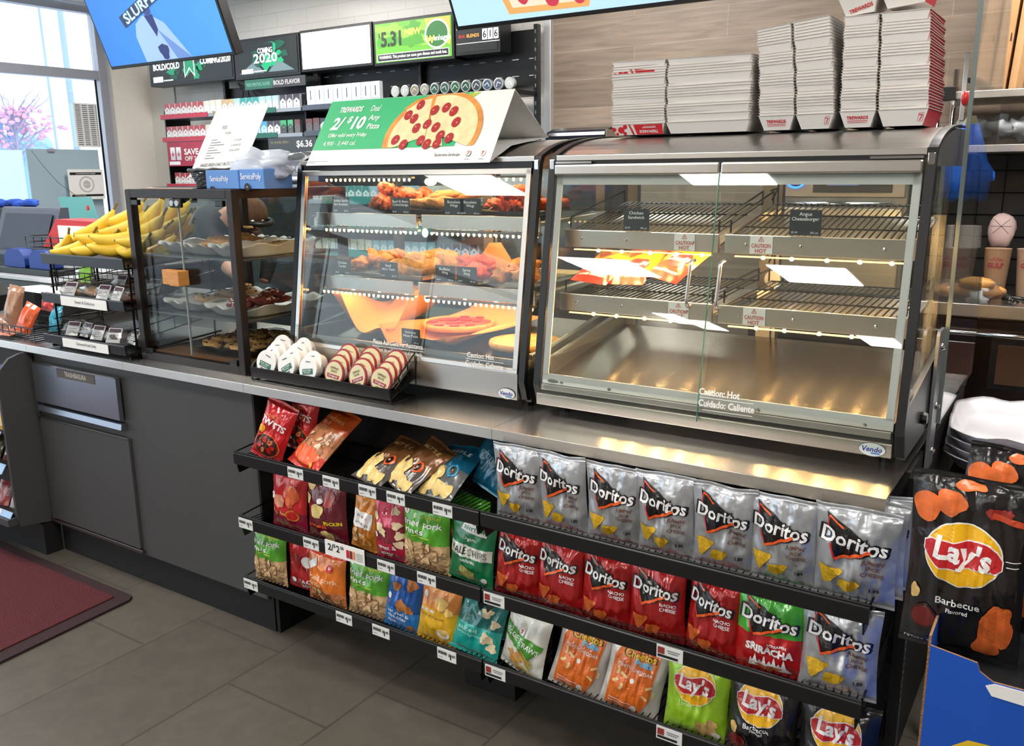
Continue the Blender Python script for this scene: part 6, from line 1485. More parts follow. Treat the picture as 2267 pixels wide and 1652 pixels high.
def row(x0, n, z, seq, where, y=2.69):
    i = 0
    for k, c in seq:
        for j in range(c):
            x = x0+.0665*i; i += 1
            lb = '%s and white cigarette pack on the %s' % (k, where); gp = '%s packs on the %s' % (k, where)
            rot = (0,0,R.uniform(-.06,.06)); dz = .0
            if k not in packs: packs[k] = obj('cigarette_pack', pack(*kinds[k], k), None, lb, 'cigarette pack', gp, world=False, origin=(0,0,0)); packs[k].location = (x,y,z); packs[k].rotation_euler = rot
            else: dup(packs[k], (x,y,z), rot, (1,1,R.choice((1,1,1,1.03))), lb, gp, 'cigarette pack')
row(-3.93, 0, 1.909, (('red',7),('cream',3),('gold',2),('sky',1),('teal',3),('sky',3)), 'top shelf left section')
row(-2.66, 0, 1.909, (('black',3),), 'top shelf beside the divider')
row(-2.40+.0, 0, 1.909, (), 'x')
row(-3.93, 0, 1.742, (('red',7),('cream',4),('gold',3),('blue',3)), 'second shelf left section')
row(-2.80, 0, 1.742, (('black',2),('green',2),('brown',1)), 'second shelf by the divider')
row(-2.42, 0, 1.742, (('brown',2),('black',3),('sky',6),('cream',6)), 'second shelf behind the sign')
row(-3.88, 0, 1.397, (('red',5),('cream',3)), 'fourth shelf left section')
row(-2.40, 0, 1.297, (('teal',8),('sky',7),('cream',6)), 'shelf seen through the hot case')
row(-2.40, 0, 1.117, (('black',6),('sky',8),('cream',7)), 'low shelf seen through the hot case')
row(-2.40, 0, .947, (('cream',8),('sky',8),('black',5)), 'lowest visible shelf')
# vapour boxes and tins
vb = MB().box(-.036,.036,0,.03,0,.125,mat('vape_box',(226,236,242),.3,coat=.3,emit=.15)).add([(-.004,-.0005,.04),(.004,-.0005,.04),(.004,-.0005,.10),(-.004,-.0005,.10)],[(0,1,2,3)],mat('vape_dark',(50,60,84),.4)).add([(-.03,-.0005,.015),(.03,-.0005,.015),(.03,-.0005,.03),(-.03,-.0005,.03)],[(0,1,2,3)],mat('vape_grey',(190,200,210),.4))
v0 = obj('vape_box', vb, None, 'tall white vape box with dark device picture on the top shelf', 'box', 'white vape boxes on the top shelf', world=False, origin=(0,0,0)); v0.location = (-2.38,2.68,1.909)
for i in range(1, 8): dup(v0, (-2.38+.082*i,2.68,1.909), (0,0,0), None)
cols = ((200,206,200),(200,206,200),(150,140,110),(170,166,150),(40,90,70),(40,90,70),(30,100,60),(30,80,54),(60,70,80),(70,90,120),(80,90,110),(190,196,196))
for i, c in enumerate(cols):
    x = -1.66+.078*i; t = obj('tobacco_tin', MB().lathe([(0,.022),(.033,.022),(.034,.0),(.031,-.001),(.0,-.001)], (0,0,0), mat('tin_rim',(196,200,196),.3,.6), 'y', 20).lathe([(.027,-.0016),(0,-.0018)], (0,0,0), mat('tin_%d' % i, c, .4), 'y', 20), None, 'round tobacco tin standing on edge, number %s from the left on the right shelf' % ['one','two','three','four','five','six','seven','eight','nine','ten','eleven','twelve'][i], 'tin', 'tobacco tins on the right shelf', world=False, origin=(0,0,0)); t.location = (x,2.70,1.962+.001); t.rotation_euler = (0,R.uniform(-.5,.5),0)
    Art(lambda u, v, l: (u,-.0022-l,v)).line([(-.018,-.010),(0,.012),(.018,-.006)], .004, PAPERW).obj('print', t, world=False)
# lit screens above
def lit(name, m_rgb, e): return mat(name, m_rgb, .4, emit=e)
def screen(x0, x1, z0, z1, label, bgm, art):
    t = thing('header_screen', label, 'screen', ((x0+x1)/2,2.75,z0))
    obj('housing', MB().box(x0,x1,2.76,2.88,z0,z1,BLACKP), t, bevel=.003)
    obj('panel', MB().box(x0+.018,x1-.018,2.757,2.7605,z0+.018,z1-.018,bgm), t)
    A = Art(flatF(((x0+x1)/2,2.7565,(z0+z1)/2),(1,0,0),(0,0,1))); art(A); A.obj('picture', t)
bgk = lit('screen_black',(22,26,28),.35); tg = lit('smoke_green',(16,140,96),.55); tg2 = lit('smoke_green_dark',(8,70,54),.4); lw_ = lit('screen_white',(250,252,252),1.1); hz = lit('smoke_grey',(90,110,116),.5)
def smoke(A, cx, cy, rx, ry, n_, m1, m2, seed):
    r = random.Random(seed)
    for k in range(n_): A.disc(cx+r.uniform(-rx,rx), cy+r.uniform(-ry,ry), r.uniform(.02,.05), r.uniform(.015,.035), (m1,m2)[k % 2], 1+k*.1, 14, .2, k)
def a1_(A):
    smoke(A, -.03, -.01, .20, .04, 14, tg2, tg, 1)
    A.poly([(-.06,.075),(.06,.075),(.06,-.06),(.0,-.0),(-.06,-.06)], lw_, 5).poly([(-.052,.075),(.052,.075),(.052,-.045),(.0,.012),(-.052,-.045)], tg, 6)
    A.text('BOLD/COLD', -.27, .035, .062, lw_, bold=.03, width=.32, lift=7).text('COMING/2020', .30, .045, .062, lw_, bold=.03, width=.34, lift=7).rect(-.44,-.32,-.075,-.035,lw_,7).rect(-.31,-.20,-.07,-.062,lw_,7)
screen(-4.20,-3.215,2.140,2.345,'long black header screen reading bold cold coming 2020',bgk,a1_)
def a2_(A):
    A.poly([(-.28,-.10),(-.12,-.02),(-.02,-.10)], hz, 1).poly([(.28,-.10),(.12,-.02),(.02,-.10)], hz, 1); smoke(A, 0, .02, .20, .06, 16, tg2, tg, 3)
    A.rect(-.08,.08,.03,.09,bgk,4).text('COMING', 0, .045, .05, lw_, bold=.014, width=.15, lift=7).text('2020', 0, -.005, .085, lw_, bold=.018, width=.24, lift=7).poly([(-.05,-.05),(0,-.02),(.05,-.05),(0,-.10)], tg, 3).rect(-.25,-.13,-.10,-.07,lw_,7).rect(-.12,.0,-.092,-.086,lw_,7)
screen(-3.205,-2.545,2.128,2.40,'black header screen with coming 2020 in green smoke',bgk,a2_)
screen(-2.535,-1.885,2.140,2.405,'bright white blank looking header screen',lit('screen_bright',(252,253,255),2.2),lambda A: A.text('JUUL',-.02,-.06,.07,lit('juul_grey',(190,184,176),1.0),width=.16).disc(-.24,-.10,.006,.008,lit('juul_grey',(0,0,0),1),1,8))
def a3_(A):
    r = random.Random(5); g1 = lit('grass_green',(70,150,40),.8); g2 = lit('grass_light',(130,190,60),.9)
    for k in range(16): A.disc(r.uniform(-.24,.12), r.uniform(-.02,.09), .06, .03, (g1,g2)[k % 2], 1+.1*k, 12, .2, k)
    A.poly([(.10,.112),(.295,.112),(.295,-.05),(.16,.0)], lit('gold_glow',(206,170,80),.9), 3)
    A.disc(.195,.02,.095,.085,lit('tin_silver',(214,214,190),1.0),4,28).disc(.195,.02,.082,.074,lit('tin_green',(40,110,50),.7),5,28).text('Copenhagen',.20,-.008,.045,lw_,bold=.01,width=.20,lift=7).text('W',.145,-.01,.06,lit('gold_letter',(220,180,60),.9),bold=.04,lift=8)
    A.text('$',-.265,.045,.035,bgk,bold=.02,lift=5).text('5.31',-.17,.02,.12,bgk,bold=.03,width=.165,lift=5).text('NEW',.01,.05,.05,lit('new_gold',(210,200,90),1),bold=.04,width=.13,lift=5)
    A.rect(-.285,.285,-.112,-.066,lw_,6).rect(-.281,.281,-.108,-.070,bgk,7).text('WARNING: This product can cause gum disease and tooth loss.',0,-.089,.026,lw_,bold=.01,width=.54,lift=8)
screen(-1.875,-1.235,2.132,2.40,'green header screen with a round tin picture and 5.31 price',lit('screen_green',(96,170,50),.8),a3_)
def a4_(A):
    A.text('Grizzly',-.07,.065,.04,lw_,bold=.02,width=.12).text('BLENDS',-.03,-.005,.026,lit('blend_gold',(230,160,70),.9),bold=.02,width=.09).text('SKOAL',-.11,-.005,.024,lit('blend_red',(190,60,60),.8),bold=.02,width=.05)
    for x in (.055,.095,.135): A.rect(x-.017,x+.017,-.035,.025,lw_,1).rect(x-.017,x+.017,.045,.098,lw_,1)
    A.text('6',.055,-.005,.055,bgk,bold=.02,lift=3).text('1',.095,-.005,.055,bgk,bold=.02,lift=3).text('6',.135,-.005,.055,bgk,bold=.02,lift=3).text('331',.095,.07,.05,bgk,width=.10,bold=.02,lift=3).rect(-.15,.16,.033,.036,lw_,1).rect(-.15,.16,-.048,-.045,lw_,1)
screen(-1.225,-.905,2.145,2.37,'black price header screen with 6.16 in white digits',bgk,a4_)
fs = obj('flavor_sign', MB().box(-3.10,-2.49,2.748,2.756,2.055,2.122,mat('sign_green_dark',(40,92,80),.4)).prism([(-2.82,2.056),(-2.49,2.056),(-2.49,2.121),(-2.80,2.121)],'y',2.7468,2.7482,mat('sign_charcoal',(56,54,60),.4)), label='green and charcoal sign strip reading fresh menthol and bold flavor', cat='sign')
Art(flatF((-2.80,2.7464,2.088),(1,0,0),(0,0,1))).text('FRESH MENTHOL FLAVOR',-.16,0,.034,mat('mint_text',(130,190,170),.5),width=.24).text('BOLD FLAVOR',.13,0,.042,PAPERW,width=.26).obj('print', fs)
sp_ = obj('save_poster', MB().box(-3.93,-3.40,2.66,2.668,1.535,1.715,mat('poster_magenta',(176,34,66),.4,var=.3,vscale=5)), label='crimson poster reading save off 2 with two white packs', cat='poster')
A = Art(flatF((-3.665,2.6595,1.625),(1,0,0),(0,0,1))); A.text('SAVE',.02,.015,.06,PAPERW,bold=.03,width=.17).text('OFF 2 MAR',.07,-.035,.045,PAPERW,bold=.02,width=.26).rect(-.25,-.12,-.08,-.055,PAPERW)
for x in (-.20,-.13): A.rect(x-.028,x+.028,-.045,.05,mat('poster_pack',(214,204,214),.4)).poly([(x-.028,.05),(x-.028,.0),(x,.03),(x+.028,.0),(x+.028,.05)],PAPERW,2).disc(x,-.005,.010,.014,RED,3,8)
A.obj('print', sp_)
ps = obj('price_poster', MB().box(-2.80,-2.33,2.66,2.668,1.58,1.715,mat('poster_slate',(62,66,72),.4)), label='slate price poster reading 6.36 on the tobacco rack', cat='poster')
Art(flatF((-2.565,2.6595,1.65),(1,0,0),(0,0,1))).text('$6.36',.12,.015,.06,PAPERW,bold=.02,width=.15).text('CO, WATER, SIMPLY',-.12,.03,.022,mat('gold_ink',(170,160,110),.5),width=.18).obj('print', ps)
p2_ = obj('flavor_poster', MB().box(-2.62,-2.33,2.655,2.662,1.42,1.56,mat('poster_rose',(120,120,140),.4,var=.3,vscale=6)), label='grey poster with pack pictures below the price poster', cat='poster')
Art(flatF((-2.475,2.6545,1.49),(1,0,0),(0,0,1))).text("WE'RE BOLD",.06,.02,.03,PAPERW,bold=.02,width=.12).text('FLAVOR IS',.06,-.012,.028,PAPERW,bold=.02,width=.10).rect(-.12,-.07,-.02,.03,PAPERW).rect(-.055,-.01,-.02,.03,PAPERW).rect(-.12,-.05,-.06,-.04,PAPERW).obj('print', p2_)
cbl = MB()
for k in range(3): cbl.tube([(-3.35,2.90,2.13),(-3.25+.05*k,2.86,2.06),(-3.30+.1*k,2.88,1.99),(-3.15+.08*k,2.90,1.96)], .005, BLACKP, 5)
obj('cable_bundle', cbl, label='tangled black cables hanging under the left header screen', cat='cable')

# ================================================================== CEILING TVS
def tv(x0, x1, zb, yb, tilt, hh, label, bgm, art):
    t = thing('hanging_tv', label, 'television', ((x0+x1)/2, yb, zb))
    V = Vector((0,-sin(tilt),cos(tilt))); N = Vector((0,-cos(tilt),-sin(tilt)))
    def bxs(mb, a, b, v0, v1, n0, n1, m):
        vs = []
        for x in (a, b):
            for v_ in (v0, v1):
                for n_ in (n0, n1): vs.append(Vector((x,yb,zb))+V*v_+N*n_)
        return mb.add(vs, [(0,1,3,2),(4,6,7,5),(0,4,5,1),(2,3,7,6),(0,2,6,4),(1,5,7,3)], m)
    obj('housing', bxs(MB(), x0, x1, 0, hh, -.05, 0, BLACKP), t, bevel=.004)
    obj('screen', bxs(MB(), x0+.014, x1-.014, .016, hh-.014, .0, .002, bgm), t)
    obj('ceiling_mount', MB().box((x0+x1)/2-.03,(x0+x1)/2+.03,yb-.12,yb-.06,zb+.3,ZC-.001,BLACKP), t)
    A = Art(flatF(Vector((x0,yb,zb))+N*.0022, (1,0,0), V)); art(A, x1-x0, hh); A.obj('picture', t)
tb_ = mat('tv_blue', (52,120,206), .4, emit=.85)
nt0 = tb_.node_tree; b_n = nt0.nodes['Principled BSDF']; tc = nt0.nodes.new('ShaderNodeTexCoord'); sx = nt0.nodes.new('ShaderNodeSeparateXYZ'); rp_ = nt0.nodes.new('ShaderNodeValToRGB')
nt0.links.new(tc.outputs['Generated'], sx.inputs[0]); nt0.links.new(sx.outputs[0], rp_.inputs[0]); rp_.color_ramp.elements[0].color = srgb(24,96,190); rp_.color_ramp.elements[1].color = srgb(84,160,232); nt0.links.new(rp_.outputs[0], b_n.inputs['Emission Color'])
def tva(A, w_, h_):
    jk = lit('jacket_pale',(140,170,214),.8); jk2 = lit('jacket_shade',(96,130,190),.7); dkk = lit('shirt_dark',(40,50,110),.5)
    A.poly([(.30,.017),(.29,.13),(.32,.185),(.38,.215),(.44,.215),(.52,.175),(.58,.09),(.63,.017)], jk, 1).poly([(.40,.215),(.46,.215),(.465,.15),(.44,.12)], dkk, 2).poly([(.46,.15),(.63,.017),(.53,.017)], jk2, 2).disc(.455,.055,.035,.035,dkk,3,12,.15)
    A.disc(.43,.240,.028,.030,lit('face_tone',(60,70,130),.6),2,14)
    A.poly([(.22,.225),(.24,.175),(.60,.290),(.585,.345)], lit('plate_dark',(40,56,90),.5), 4).text('SLURPEE',.41,.258,.062,lit('plate_text',(170,196,220),.9),bold=.03,rot=.31,width=.32,lift=6)
tv(-2.014,-1.103,1.973,1.0,.34,.53,'hanging television showing a person in a pale jacket on blue',tb_,tva)
def tvp(A, w_, h_):
    c1 = lit('pizza_crust_lit',(226,170,100),.7); c2 = lit('pizza_cheese_lit',(240,214,190),.8); c3 = lit('pepperoni_lit',(196,60,80),.7)
    A.poly([(.17,.53),(.19,.20),(.24,.035),(.55,.030),(.62,.20),(.66,.53)], c1, 1).poly([(.19,.53),(.215,.22),(.26,.055),(.53,.05),(.59,.22),(.63,.53)], c2, 2)
    for k, (x, y) in enumerate(((.26,.24),(.31,.10),(.37,.20),(.42,.08),(.47,.17),(.52,.08),(.56,.22),(.30,.34),(.44,.30),(.52,.36),(.36,.40),(.40,.13))): A.disc(x, y, .028, .038, c3, 3+k*.1, 16, .04, k)
tv(.093,1.30,1.965,1.0,.45,.58,'hanging television showing a pepperoni pizza on pale blue',mat('tv_pale',(170,206,240),.4,emit=.95),tvp)

# ================================================================== KITCHEN BEHIND RIGHT
kc = thing('kitchen_counter', 'stainless kitchen counter with an oven door beneath, against the wood tile wall', 'counter', (2.4,2.6,0))
obj('worktop', MB().prism([(2.25,.875),(2.25,.928),(2.99,.928),(2.99,.90),(2.28,.90),(2.28,.875)],'x',.75,3.9,STEEL), kc, bevel=.003)
obj('body', MB().box(.78,3.9,2.33,2.99,.10,.87,steel_mat('oven_steel',(120,112,106),.22)), kc)
dr = obj('oven_door', MB().box(1.655,2.35,2.29,2.329,.45,.862,steel_mat('door_steel',(110,96,90),.2)), kc, bevel=.004)
obj('door_window', MB().box(1.825,2.2,2.284,2.2895,.60,.765,mat('oven_window',(84,62,50),.15,coat=.5)), dr, bevel=.004)
obj('window_frame', MB().box(1.80,2.22,2.286,2.2899,.58,.785,BLACKP), dr)
obj('door_handle', MB().tube([(1.69,2.265,.805),(2.33,2.265,.805)],.012,CHROME,10), dr, smooth=True)
ov = thing('speed_oven', 'steel speed oven with a glowing blue ring behind the right hot case', 'oven', (1.14,2.5,.929))
obj('body', MB().box(.86,1.44,2.30,2.80,.929,1.50,STEELD), ov, bevel=.008)
obj('control_panel', MB().box(.875,1.425,2.288,2.2995,1.345,1.49,mat('panel_steel',(186,174,160),.3,.7)), ov, bevel=.004)
obj('display', MB().box(1.05,1.375,2.282,2.2875,1.365,1.478,mat('display_dark',(54,50,48),.2,emit=.0)), ov, bevel=.008)
A = Art(flatF((1.14,2.2815,1.43),(1,0,0),(0,0,1))); dtx = lit('display_text',(190,200,255),1.0); A.rect(-.03,.10,-.035,.035,lit('display_blue',(96,100,150),.4)).text('OPERATION  PIZZA DEMO',.04,.022,.012,dtx,width=.11,lift=3).text('SANDWICH  BREAKFAST',.03,.002,.012,dtx,width=.11,lift=3).text('MENU',-.005,-.022,.011,dtx,lift=3); A.obj('display_print', ov)
obj('blue_ring', MB().tube([(.975+.046*cos(a*pi/18),2.282,1.432+.046*sin(a*pi/18)) for a in range(36)],.0042,lit('ring_glow',(40,110,255),5),6,True), ov, smooth=True)
obj('knob', MB().lathe([(0,-.012),(.036,-.012),(.040,0),(0,0)],(.975,2.288,1.432),BLACKP,'y',28), ov)
obj('door', MB().box(.88,1.42,2.285,2.2995,.96,1.30,STEEL), ov, bevel=.004); obj('handle', MB().tube([(.92,2.25,1.318),(1.38,2.25,1.318)],.011,CHROME,8), ov, smooth=True)
sh_ = thing('wall_shelf_unit', 'steel and black wire shelving above the kitchen counter at right', 'shelving', (1.9,2.6,.929))
for x in (1.49,2.6): obj('post', MB().tube([(x,2.48,.929),(x,2.48,1.90)],.012,CHROME,8).tube([(x,2.92,.929),(x,2.92,1.90)],.012,CHROME,8), sh_, smooth=True)
for z, m_ in ((1.555,STEEL),(1.77,STEEL)): obj('shelf', MB().box(1.50,2.7,2.46,2.95,z-.03,z,m_), sh_, bevel=.002)
obj('corner_bracket', MB().box(1.455,1.56,2.43,2.50,1.735,1.79,BLACKP), sh_, bevel=.003)
gd = MB()
for i in range(12): gd.tube([(1.40+.11*i,2.965,.98),(1.40+.11*i,2.965,1.55)],.0025,DARKW,4)
for z in (1.05,1.15,1.25,1.35,1.45,1.52): gd.tube([(1.40,2.965,z),(2.7,2.965,z)],.0025,DARKW,4)
obj('wire_grid', gd, sh_); obj('dark_backing', MB().box(1.38,2.72,2.975,2.985,.93,1.55,mat('backing_dark',(34,34,36),.6)), sh_)
kb_ = mat('cardboard', (198,154,108), .75, var=.08, vscale=10)
for i, lb in enumerate(('leftmost folded cardboard sleeve standing on the high shelf','middle folded cardboard sleeve standing on the high shelf','rightmost folded cardboard sleeve standing on the high shelf')):
    x = 1.615+.062*i; m3 = MB().prism([(x,2.52),(x+.028,2.50),(x+.050,2.53),(x+.05,2.80),(x,2.80)],'z',1.771,2.30,kb_)
    m3.v = [(a+(c-1.77)*.06, b, c) for a, b, c in m3.v]
    o = obj('cardboard_sleeve', m3, label=lb, cat='cardboard', bevel=.001)
    obj('slot', MB().box(x+.050,x+.056,2.515,2.527,1.96,1.99,mat('slot_dark',(50,20,20),.6)), o)
for k, (x, z) in enumerate(((1.62,1.60),(1.72,1.605),(1.80,1.595))):
    obj('plastic_bag', MB().ell((x,2.56,z+.02),.07,.06,.045,glass_mat('milky_film',(214,216,214),.25,1,.35),14,9,.5,k+30), label='crumpled clear plastic bag %s on the shelf beside the blue gloves' % ['nearest the post','in the middle','at the right'][k], cat='plastic bag', smooth=True)
def bigcup(x, y, rgb, label, upside=False):
    t = thing('paper_cup', label, 'cup', (x,y,.929)); m = mat('cup_%d' % rgb[0], rgb, .5); 
    obj('body', MB().lathe([(0,0),(.038,0),(.052,.20),(.053,.205),(.0,.205)],(x,y,.929),m,'z',24), t, smooth=False)
    A = Art(lambda u, v, l: (x+(.047+l)*sin(u/.047), y-(.047+l+.002)*cos(u/.047), .929+v))
    cc = mat('cup_text',(150,50,60),.5); A.text('DOUBLE',0,.165,.024,cc,bold=.03,width=.075).text('GULP',0,.138,.028,cc,bold=.04,width=.065); A.obj('lettering', t)
bigcup(1.645,2.46,(150,132,122),'tall taupe paper cup behind the glass shield'); bigcup(1.77,2.50,(158,126,98),'tall tan paper cup right of the taupe cup'); bigcup(1.89,2.52,(168,140,120),'tall paper cup at the right frame edge')
obj('cup_stack', MB().lathe([(0,0),(.050,0),(.046,.09),(0,.09)],(1.655,2.50,1.135),mat('white_stack',(206,200,194),.5),'z',24), label='upturned white cup stack on top of the taupe cup', cat='cups')
nd = obj('napkin_pack', MB().ell((1.765,2.62,1.20),.055,.03,.075,mat('napkin_pink',(226,200,200),.5),14,9,.15,3), label='round pale packet with a crossed line pattern behind the tan cup', cat='packet', smooth=True)
Art(flatF((1.765,2.585,1.22),(1,0,0),(0,0,1))).line([(-.03,-.03),(.03,.03)],.002,INK).line([(.03,-.03),(-.03,.03)],.002,INK).line([(-.04,0),(.04,0)],.002,INK).obj('print', nd)
bu = thing('bun_bag', 'clear bag of long golden rolls on the kitchen counter', 'bread', (1.70,2.34,.929)); bm3 = mat('bun_crust',(214,156,84),.5,var=.2,vscale=20)
for (x, y, z, r_) in ((1.67,2.36,.965,.2),(1.76,2.37,.97,-.1),(1.72,2.34,1.0,.15)): obj('roll', MB().ell((x,y,z),.070,.032,.028,bm3,14,8,.1,x*9), bu, smooth=True)
obj('bag', MB().ell((1.71,2.35,.975),.115,.05,.05,glass_mat('thin_wrap',(236,232,226),.15,1,.06),18,10,.3,5), bu, smooth=True); obj('bag_twist', MB().ell((1.735,2.285,.945),.035,.03,.028,glass_mat('milky_film',(0,0,0)),12,8,.5,6), bu, smooth=True)
obj('sunglasses', MB().tube([(1.82,2.32,.95),(1.86,2.30,.955),(1.93,2.31,.945)],.010,BLACKP,8).ell((1.86,2.30,.945),.022,.008,.016,mat('lens_black',(14,14,16),.08,coat=1),12,8).ell((1.91,2.305,.945),.022,.008,.016,mat('lens_black',(0,0,0)),12,8), label='glossy black item lying right of the bread bag', cat='accessory', smooth=True)
# gloves hanging from a chrome strip
gm = mat('nitrile_blue', (30,110,226), .4, sss=.2, bump=.3, bscale=40); gt = mat('glove_cuff',(196,190,150),.5)
gh = thing('glove_bunch', 'hanging bunch of bright blue disposable gloves with pale gathered cuffs', 'gloves', (1.69,1.90,1.33))
gb = MB(); rr5 = random.Random(5)
for i in range(13):
    x = 1.663+.0052*i*1.0; dx = (i-6)*.0048
    gb.tube([(1.688+(i-6)*.0038,1.90+.01*sin(i),1.615),(x+dx*.3,1.89+.012*sin(i*2),1.52),(x+dx,1.885+.014*cos(i*3),1.42),(x+dx*1.2,1.89,1.345+rr5.random()*.02)],[.008,.015,.018,.010],gm,7)
obj('glove_fingers', gb, gh, smooth=True, kind='stuff')
gb = MB()
for i in range(16): gb.tube([(1.690+(i-8)*.0016,1.90,1.645),(1.688+(i-8)*.0042,1.895,1.60)],.0016,gt,4)
obj('glove_cuffs', gb, gh, kind='stuff'); obj('loose_thumb', MB().ell((1.752,1.90,1.455),.022,.014,.045,gm,12,8,.15,2,Matrix.Rotation(-.5,3,'Y')), gh, smooth=True)
ch_ = thing('chrome_hanger', 'chrome slotted strip with a red clip above the blue gloves', 'hanger', (1.66,1.905,1.62))
obj('strip', MB().box(1.648,1.664,1.90,1.908,1.63,1.86,CHROME).box(1.646,1.652,1.90,1.906,1.50,1.63,CHROME), ch_, bevel=.001); obj('red_clip', MB().ell((1.662,1.893,1.705),.012,.010,.026,mat('clip_red',(206,30,40),.3,coat=.5),10,8), ch_, smooth=True)
obj('arm', MB().box(1.655,1.70,1.906,2.46,1.765,1.775,BLACKP), ch_)
# glass side shield with its bracket
gs = thing('side_shield', 'upright glass side shield bolted to the counter end with a grey steel bracket', 'shield', (1.84,.6,.80))
obj('bracket', MB().prism([(.452,.775),(.452,1.095),(.460,1.105),(.525,1.105),(.533,1.095),(.533,.775)],'x',1.8305,1.8375,mat('bracket_grey',(136,138,140),.4,.6)), gs, bevel=.001)
for z in (1.065,.925,.815): obj('bolt', MB().lathe([(0,.009),(.005,.009),(.009,.002),(.009,0),(0,0)],(1.8375,.49,z),CHROME,'x',12), gs, smooth=True)
obj('glass_panel', MB().box(1.839,1.843,.545,1.18,.87,1.92,GLASS), gs); obj('edge_strip', MB().box(1.8365,1.8455,.537,.546,.87,1.92,mat('edge_strip',(120,130,128),.3,.4)), gs)
# low steel table with stacked white trays
lt = thing('steel_side_table', 'low steel side table beyond the counter end', 'table', (2.3,.9,0))
obj('tabletop', MB().box(1.86,2.75,.55,1.30,.685,.71,STEELD), lt, bevel=.002)
for x in (1.88,2.72):
    for y in (.58,1.27): obj('leg', MB().tube([(x,y,0),(x,y,.686)],.014,CHROME,8), lt)
def sqtray(x, y, z, rz, lb):
    o = wavy_tray(x-.035, y, z, .30, .42, .045, mat('tray_lilac',(226,224,230),.3,coat=.4), lb, rz, .004); return o
for i in range(4): sqtray(2.025, .86, .712+.022*i, .02*i, 'wavy white serving tray, %s of the stack on the side table' % ['bottom one','second from bottom','third from bottom','topmost'][i])

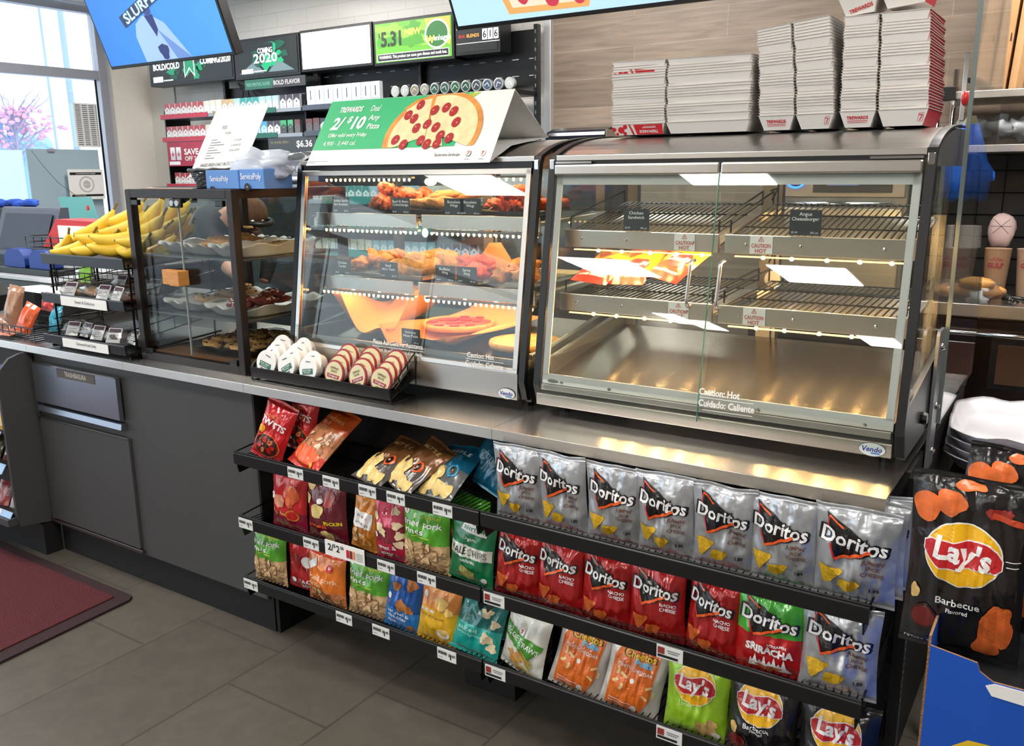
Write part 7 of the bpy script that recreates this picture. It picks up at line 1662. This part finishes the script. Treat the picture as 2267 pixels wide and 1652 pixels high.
# ================================================================== CLERK BENDING BEHIND THE PASTRY CASE
def clerk():
    J = [((-2.42,1.78,.93),.17),((-2.28,1.72,1.08),.17),((-2.10,1.64,1.19),.165),((-1.93,1.57,1.24),.125),((-1.82,1.53,1.255),.055),((-1.73,1.50,1.265),.075),((-1.66,1.475,1.255),.092),((-1.60,1.455,1.235),.07),
         ((-1.94,1.42,1.17),.075),((-1.74,1.36,1.02),.052),((-1.62,1.31,.975),.038),((-1.555,1.285,.968),.028),((-1.52,1.28,.965),.031),
         ((-1.98,1.74,1.14),.07),((-1.82,1.74,1.00),.052),((-1.82,1.70,.90),.038),((-1.82,1.68,.86),.032),
         ((-2.47,1.70,.80),.115),((-2.42,1.66,.48),.078),((-2.44,1.70,.10),.052),((-2.36,1.62,.05),.045),
         ((-2.48,1.90,.80),.115),((-2.46,1.88,.48),.078),((-2.48,1.92,.10),.052),((-2.40,1.84,.05),.045)]
    E_ = [(0,1),(1,2),(2,3),(3,4),(4,5),(5,6),(6,7),(3,8),(8,9),(9,10),(10,11),(11,12),(3,13),(13,14),(14,15),(15,16),(0,17),(17,18),(18,19),(19,20),(0,21),(21,22),(22,23),(23,24)]
    o0 = Vector((-2.42,1.78,0)); me = bpy.data.meshes.new('skel'); me.from_pydata([Vector(j[0])-o0 for j in J], E_, [])
    o = bpy.data.objects.new('skel', me); COL.objects.link(o)
    s = o.modifiers.new('s', 'SKIN'); s.use_smooth_shade = True
    for i, (p, r) in enumerate(J): me.skin_vertices[0].data[i].radius = (r, r)
    me.skin_vertices[0].data[0].use_root = True
    u = o.modifiers.new('u', 'SUBSURF'); u.levels = 2
    bpy.context.view_layer.update(); dg = bpy.context.evaluated_depsgraph_get()
    m2 = bpy.data.meshes.new_from_object(o.evaluated_get(dg)); bpy.data.objects.remove(o)
    jk = mat('jacket_black', (26,28,32), .8, bump=.3, bscale=14); sk2 = mat('skin', (206,150,122), .5, sss=.15); shoe = mat('shoe_black',(16,16,16),.5); tr3 = mat('trousers_dark',(34,36,42),.8)
    mb = MB(); vs = [v.co+o0 for v in m2.vertices]
    mb.v = [tuple(v) for v in vs]; mats_ = [mb.mi(jk), mb.mi(sk2), mb.mi(tr3), mb.mi(shoe)]
    for p in m2.polygons:
        c = sum((vs[i] for i in p.vertices), Vector())/len(p.vertices); d = min(range(len(J)), key=lambda i: (c-Vector(J[i][0])).length-J[i][1]*.6)
        k = 1 if d in (4,5,6,7,10,11,12,16) else 3 if d in (20,24) else 2 if d in (17,18,19,21,22,23) else 0
        mb.f.append(tuple(p.vertices)); mb.m.append(mats_[k])
    for i in range(4):   # fingers curled down from the palm, then the thumb
        b_ = Vector((-1.505, 1.255+.014*i, .962)); L = (.052,.060,.056,.044)[i]
        mb.tube([b_, b_+Vector((L*.55,-.002,.010)), b_+Vector((L*.95,-.004,-.008)), b_+Vector((L*1.0,-.006,-.028))], [.0095,.0088,.0080,.0060], sk2, 8)
    mb.tube([(-1.54,1.26,.965),(-1.525,1.235,.958),(-1.500,1.225,.945)], [.011,.010,.007], sk2, 8)
    # face, ears
    hc = Vector((-1.655,1.472,1.25)); mb.ell(hc+Vector((.075,-.01,-.045)), .014,.012,.018, sk2, 8, 6)
    for sgn in (-1, 1): mb.ell(hc+Vector((-.015,sgn*.088,-.01)), .018,.010,.026, sk2, 8, 6); mb.ell(hc+Vector((.078,sgn*.032-.012,-.02)), .009,.009,.007, PAPERW, 8, 6); mb.ell(hc+Vector((.085,sgn*.032-.012,-.022)), .004,.004,.004, INK, 6, 4)
    mb.ell(hc+Vector((.062,-.015,-.078)), .012,.022,.006, mat('lips',(160,84,76),.5), 8, 5)
    b = obj('person', mb, None, 'person in black bending down behind the pastry case, bare hand reaching forward', 'person', smooth=True, origin=(-2.42,1.78,0))
    obj('hair', MB().ell(hc+Vector((-.012,0,.022)), .108,.105,.092, mat('hair_brown',(104,66,44),.6,bump=.8,bscale=60,stretch=(1,8,1),var=.3,vscale=30), 20, 12, .06, 2), b, smooth=True)
    obj('headband', MB().tube([(hc.x+.02+.100*cos(a*pi/14), hc.y+.104*sin(a*pi/14), hc.z-.018-.02*cos(a*pi/14)) for a in range(28)], .016, BLACKP, 6, True), b, smooth=True)
clerk()
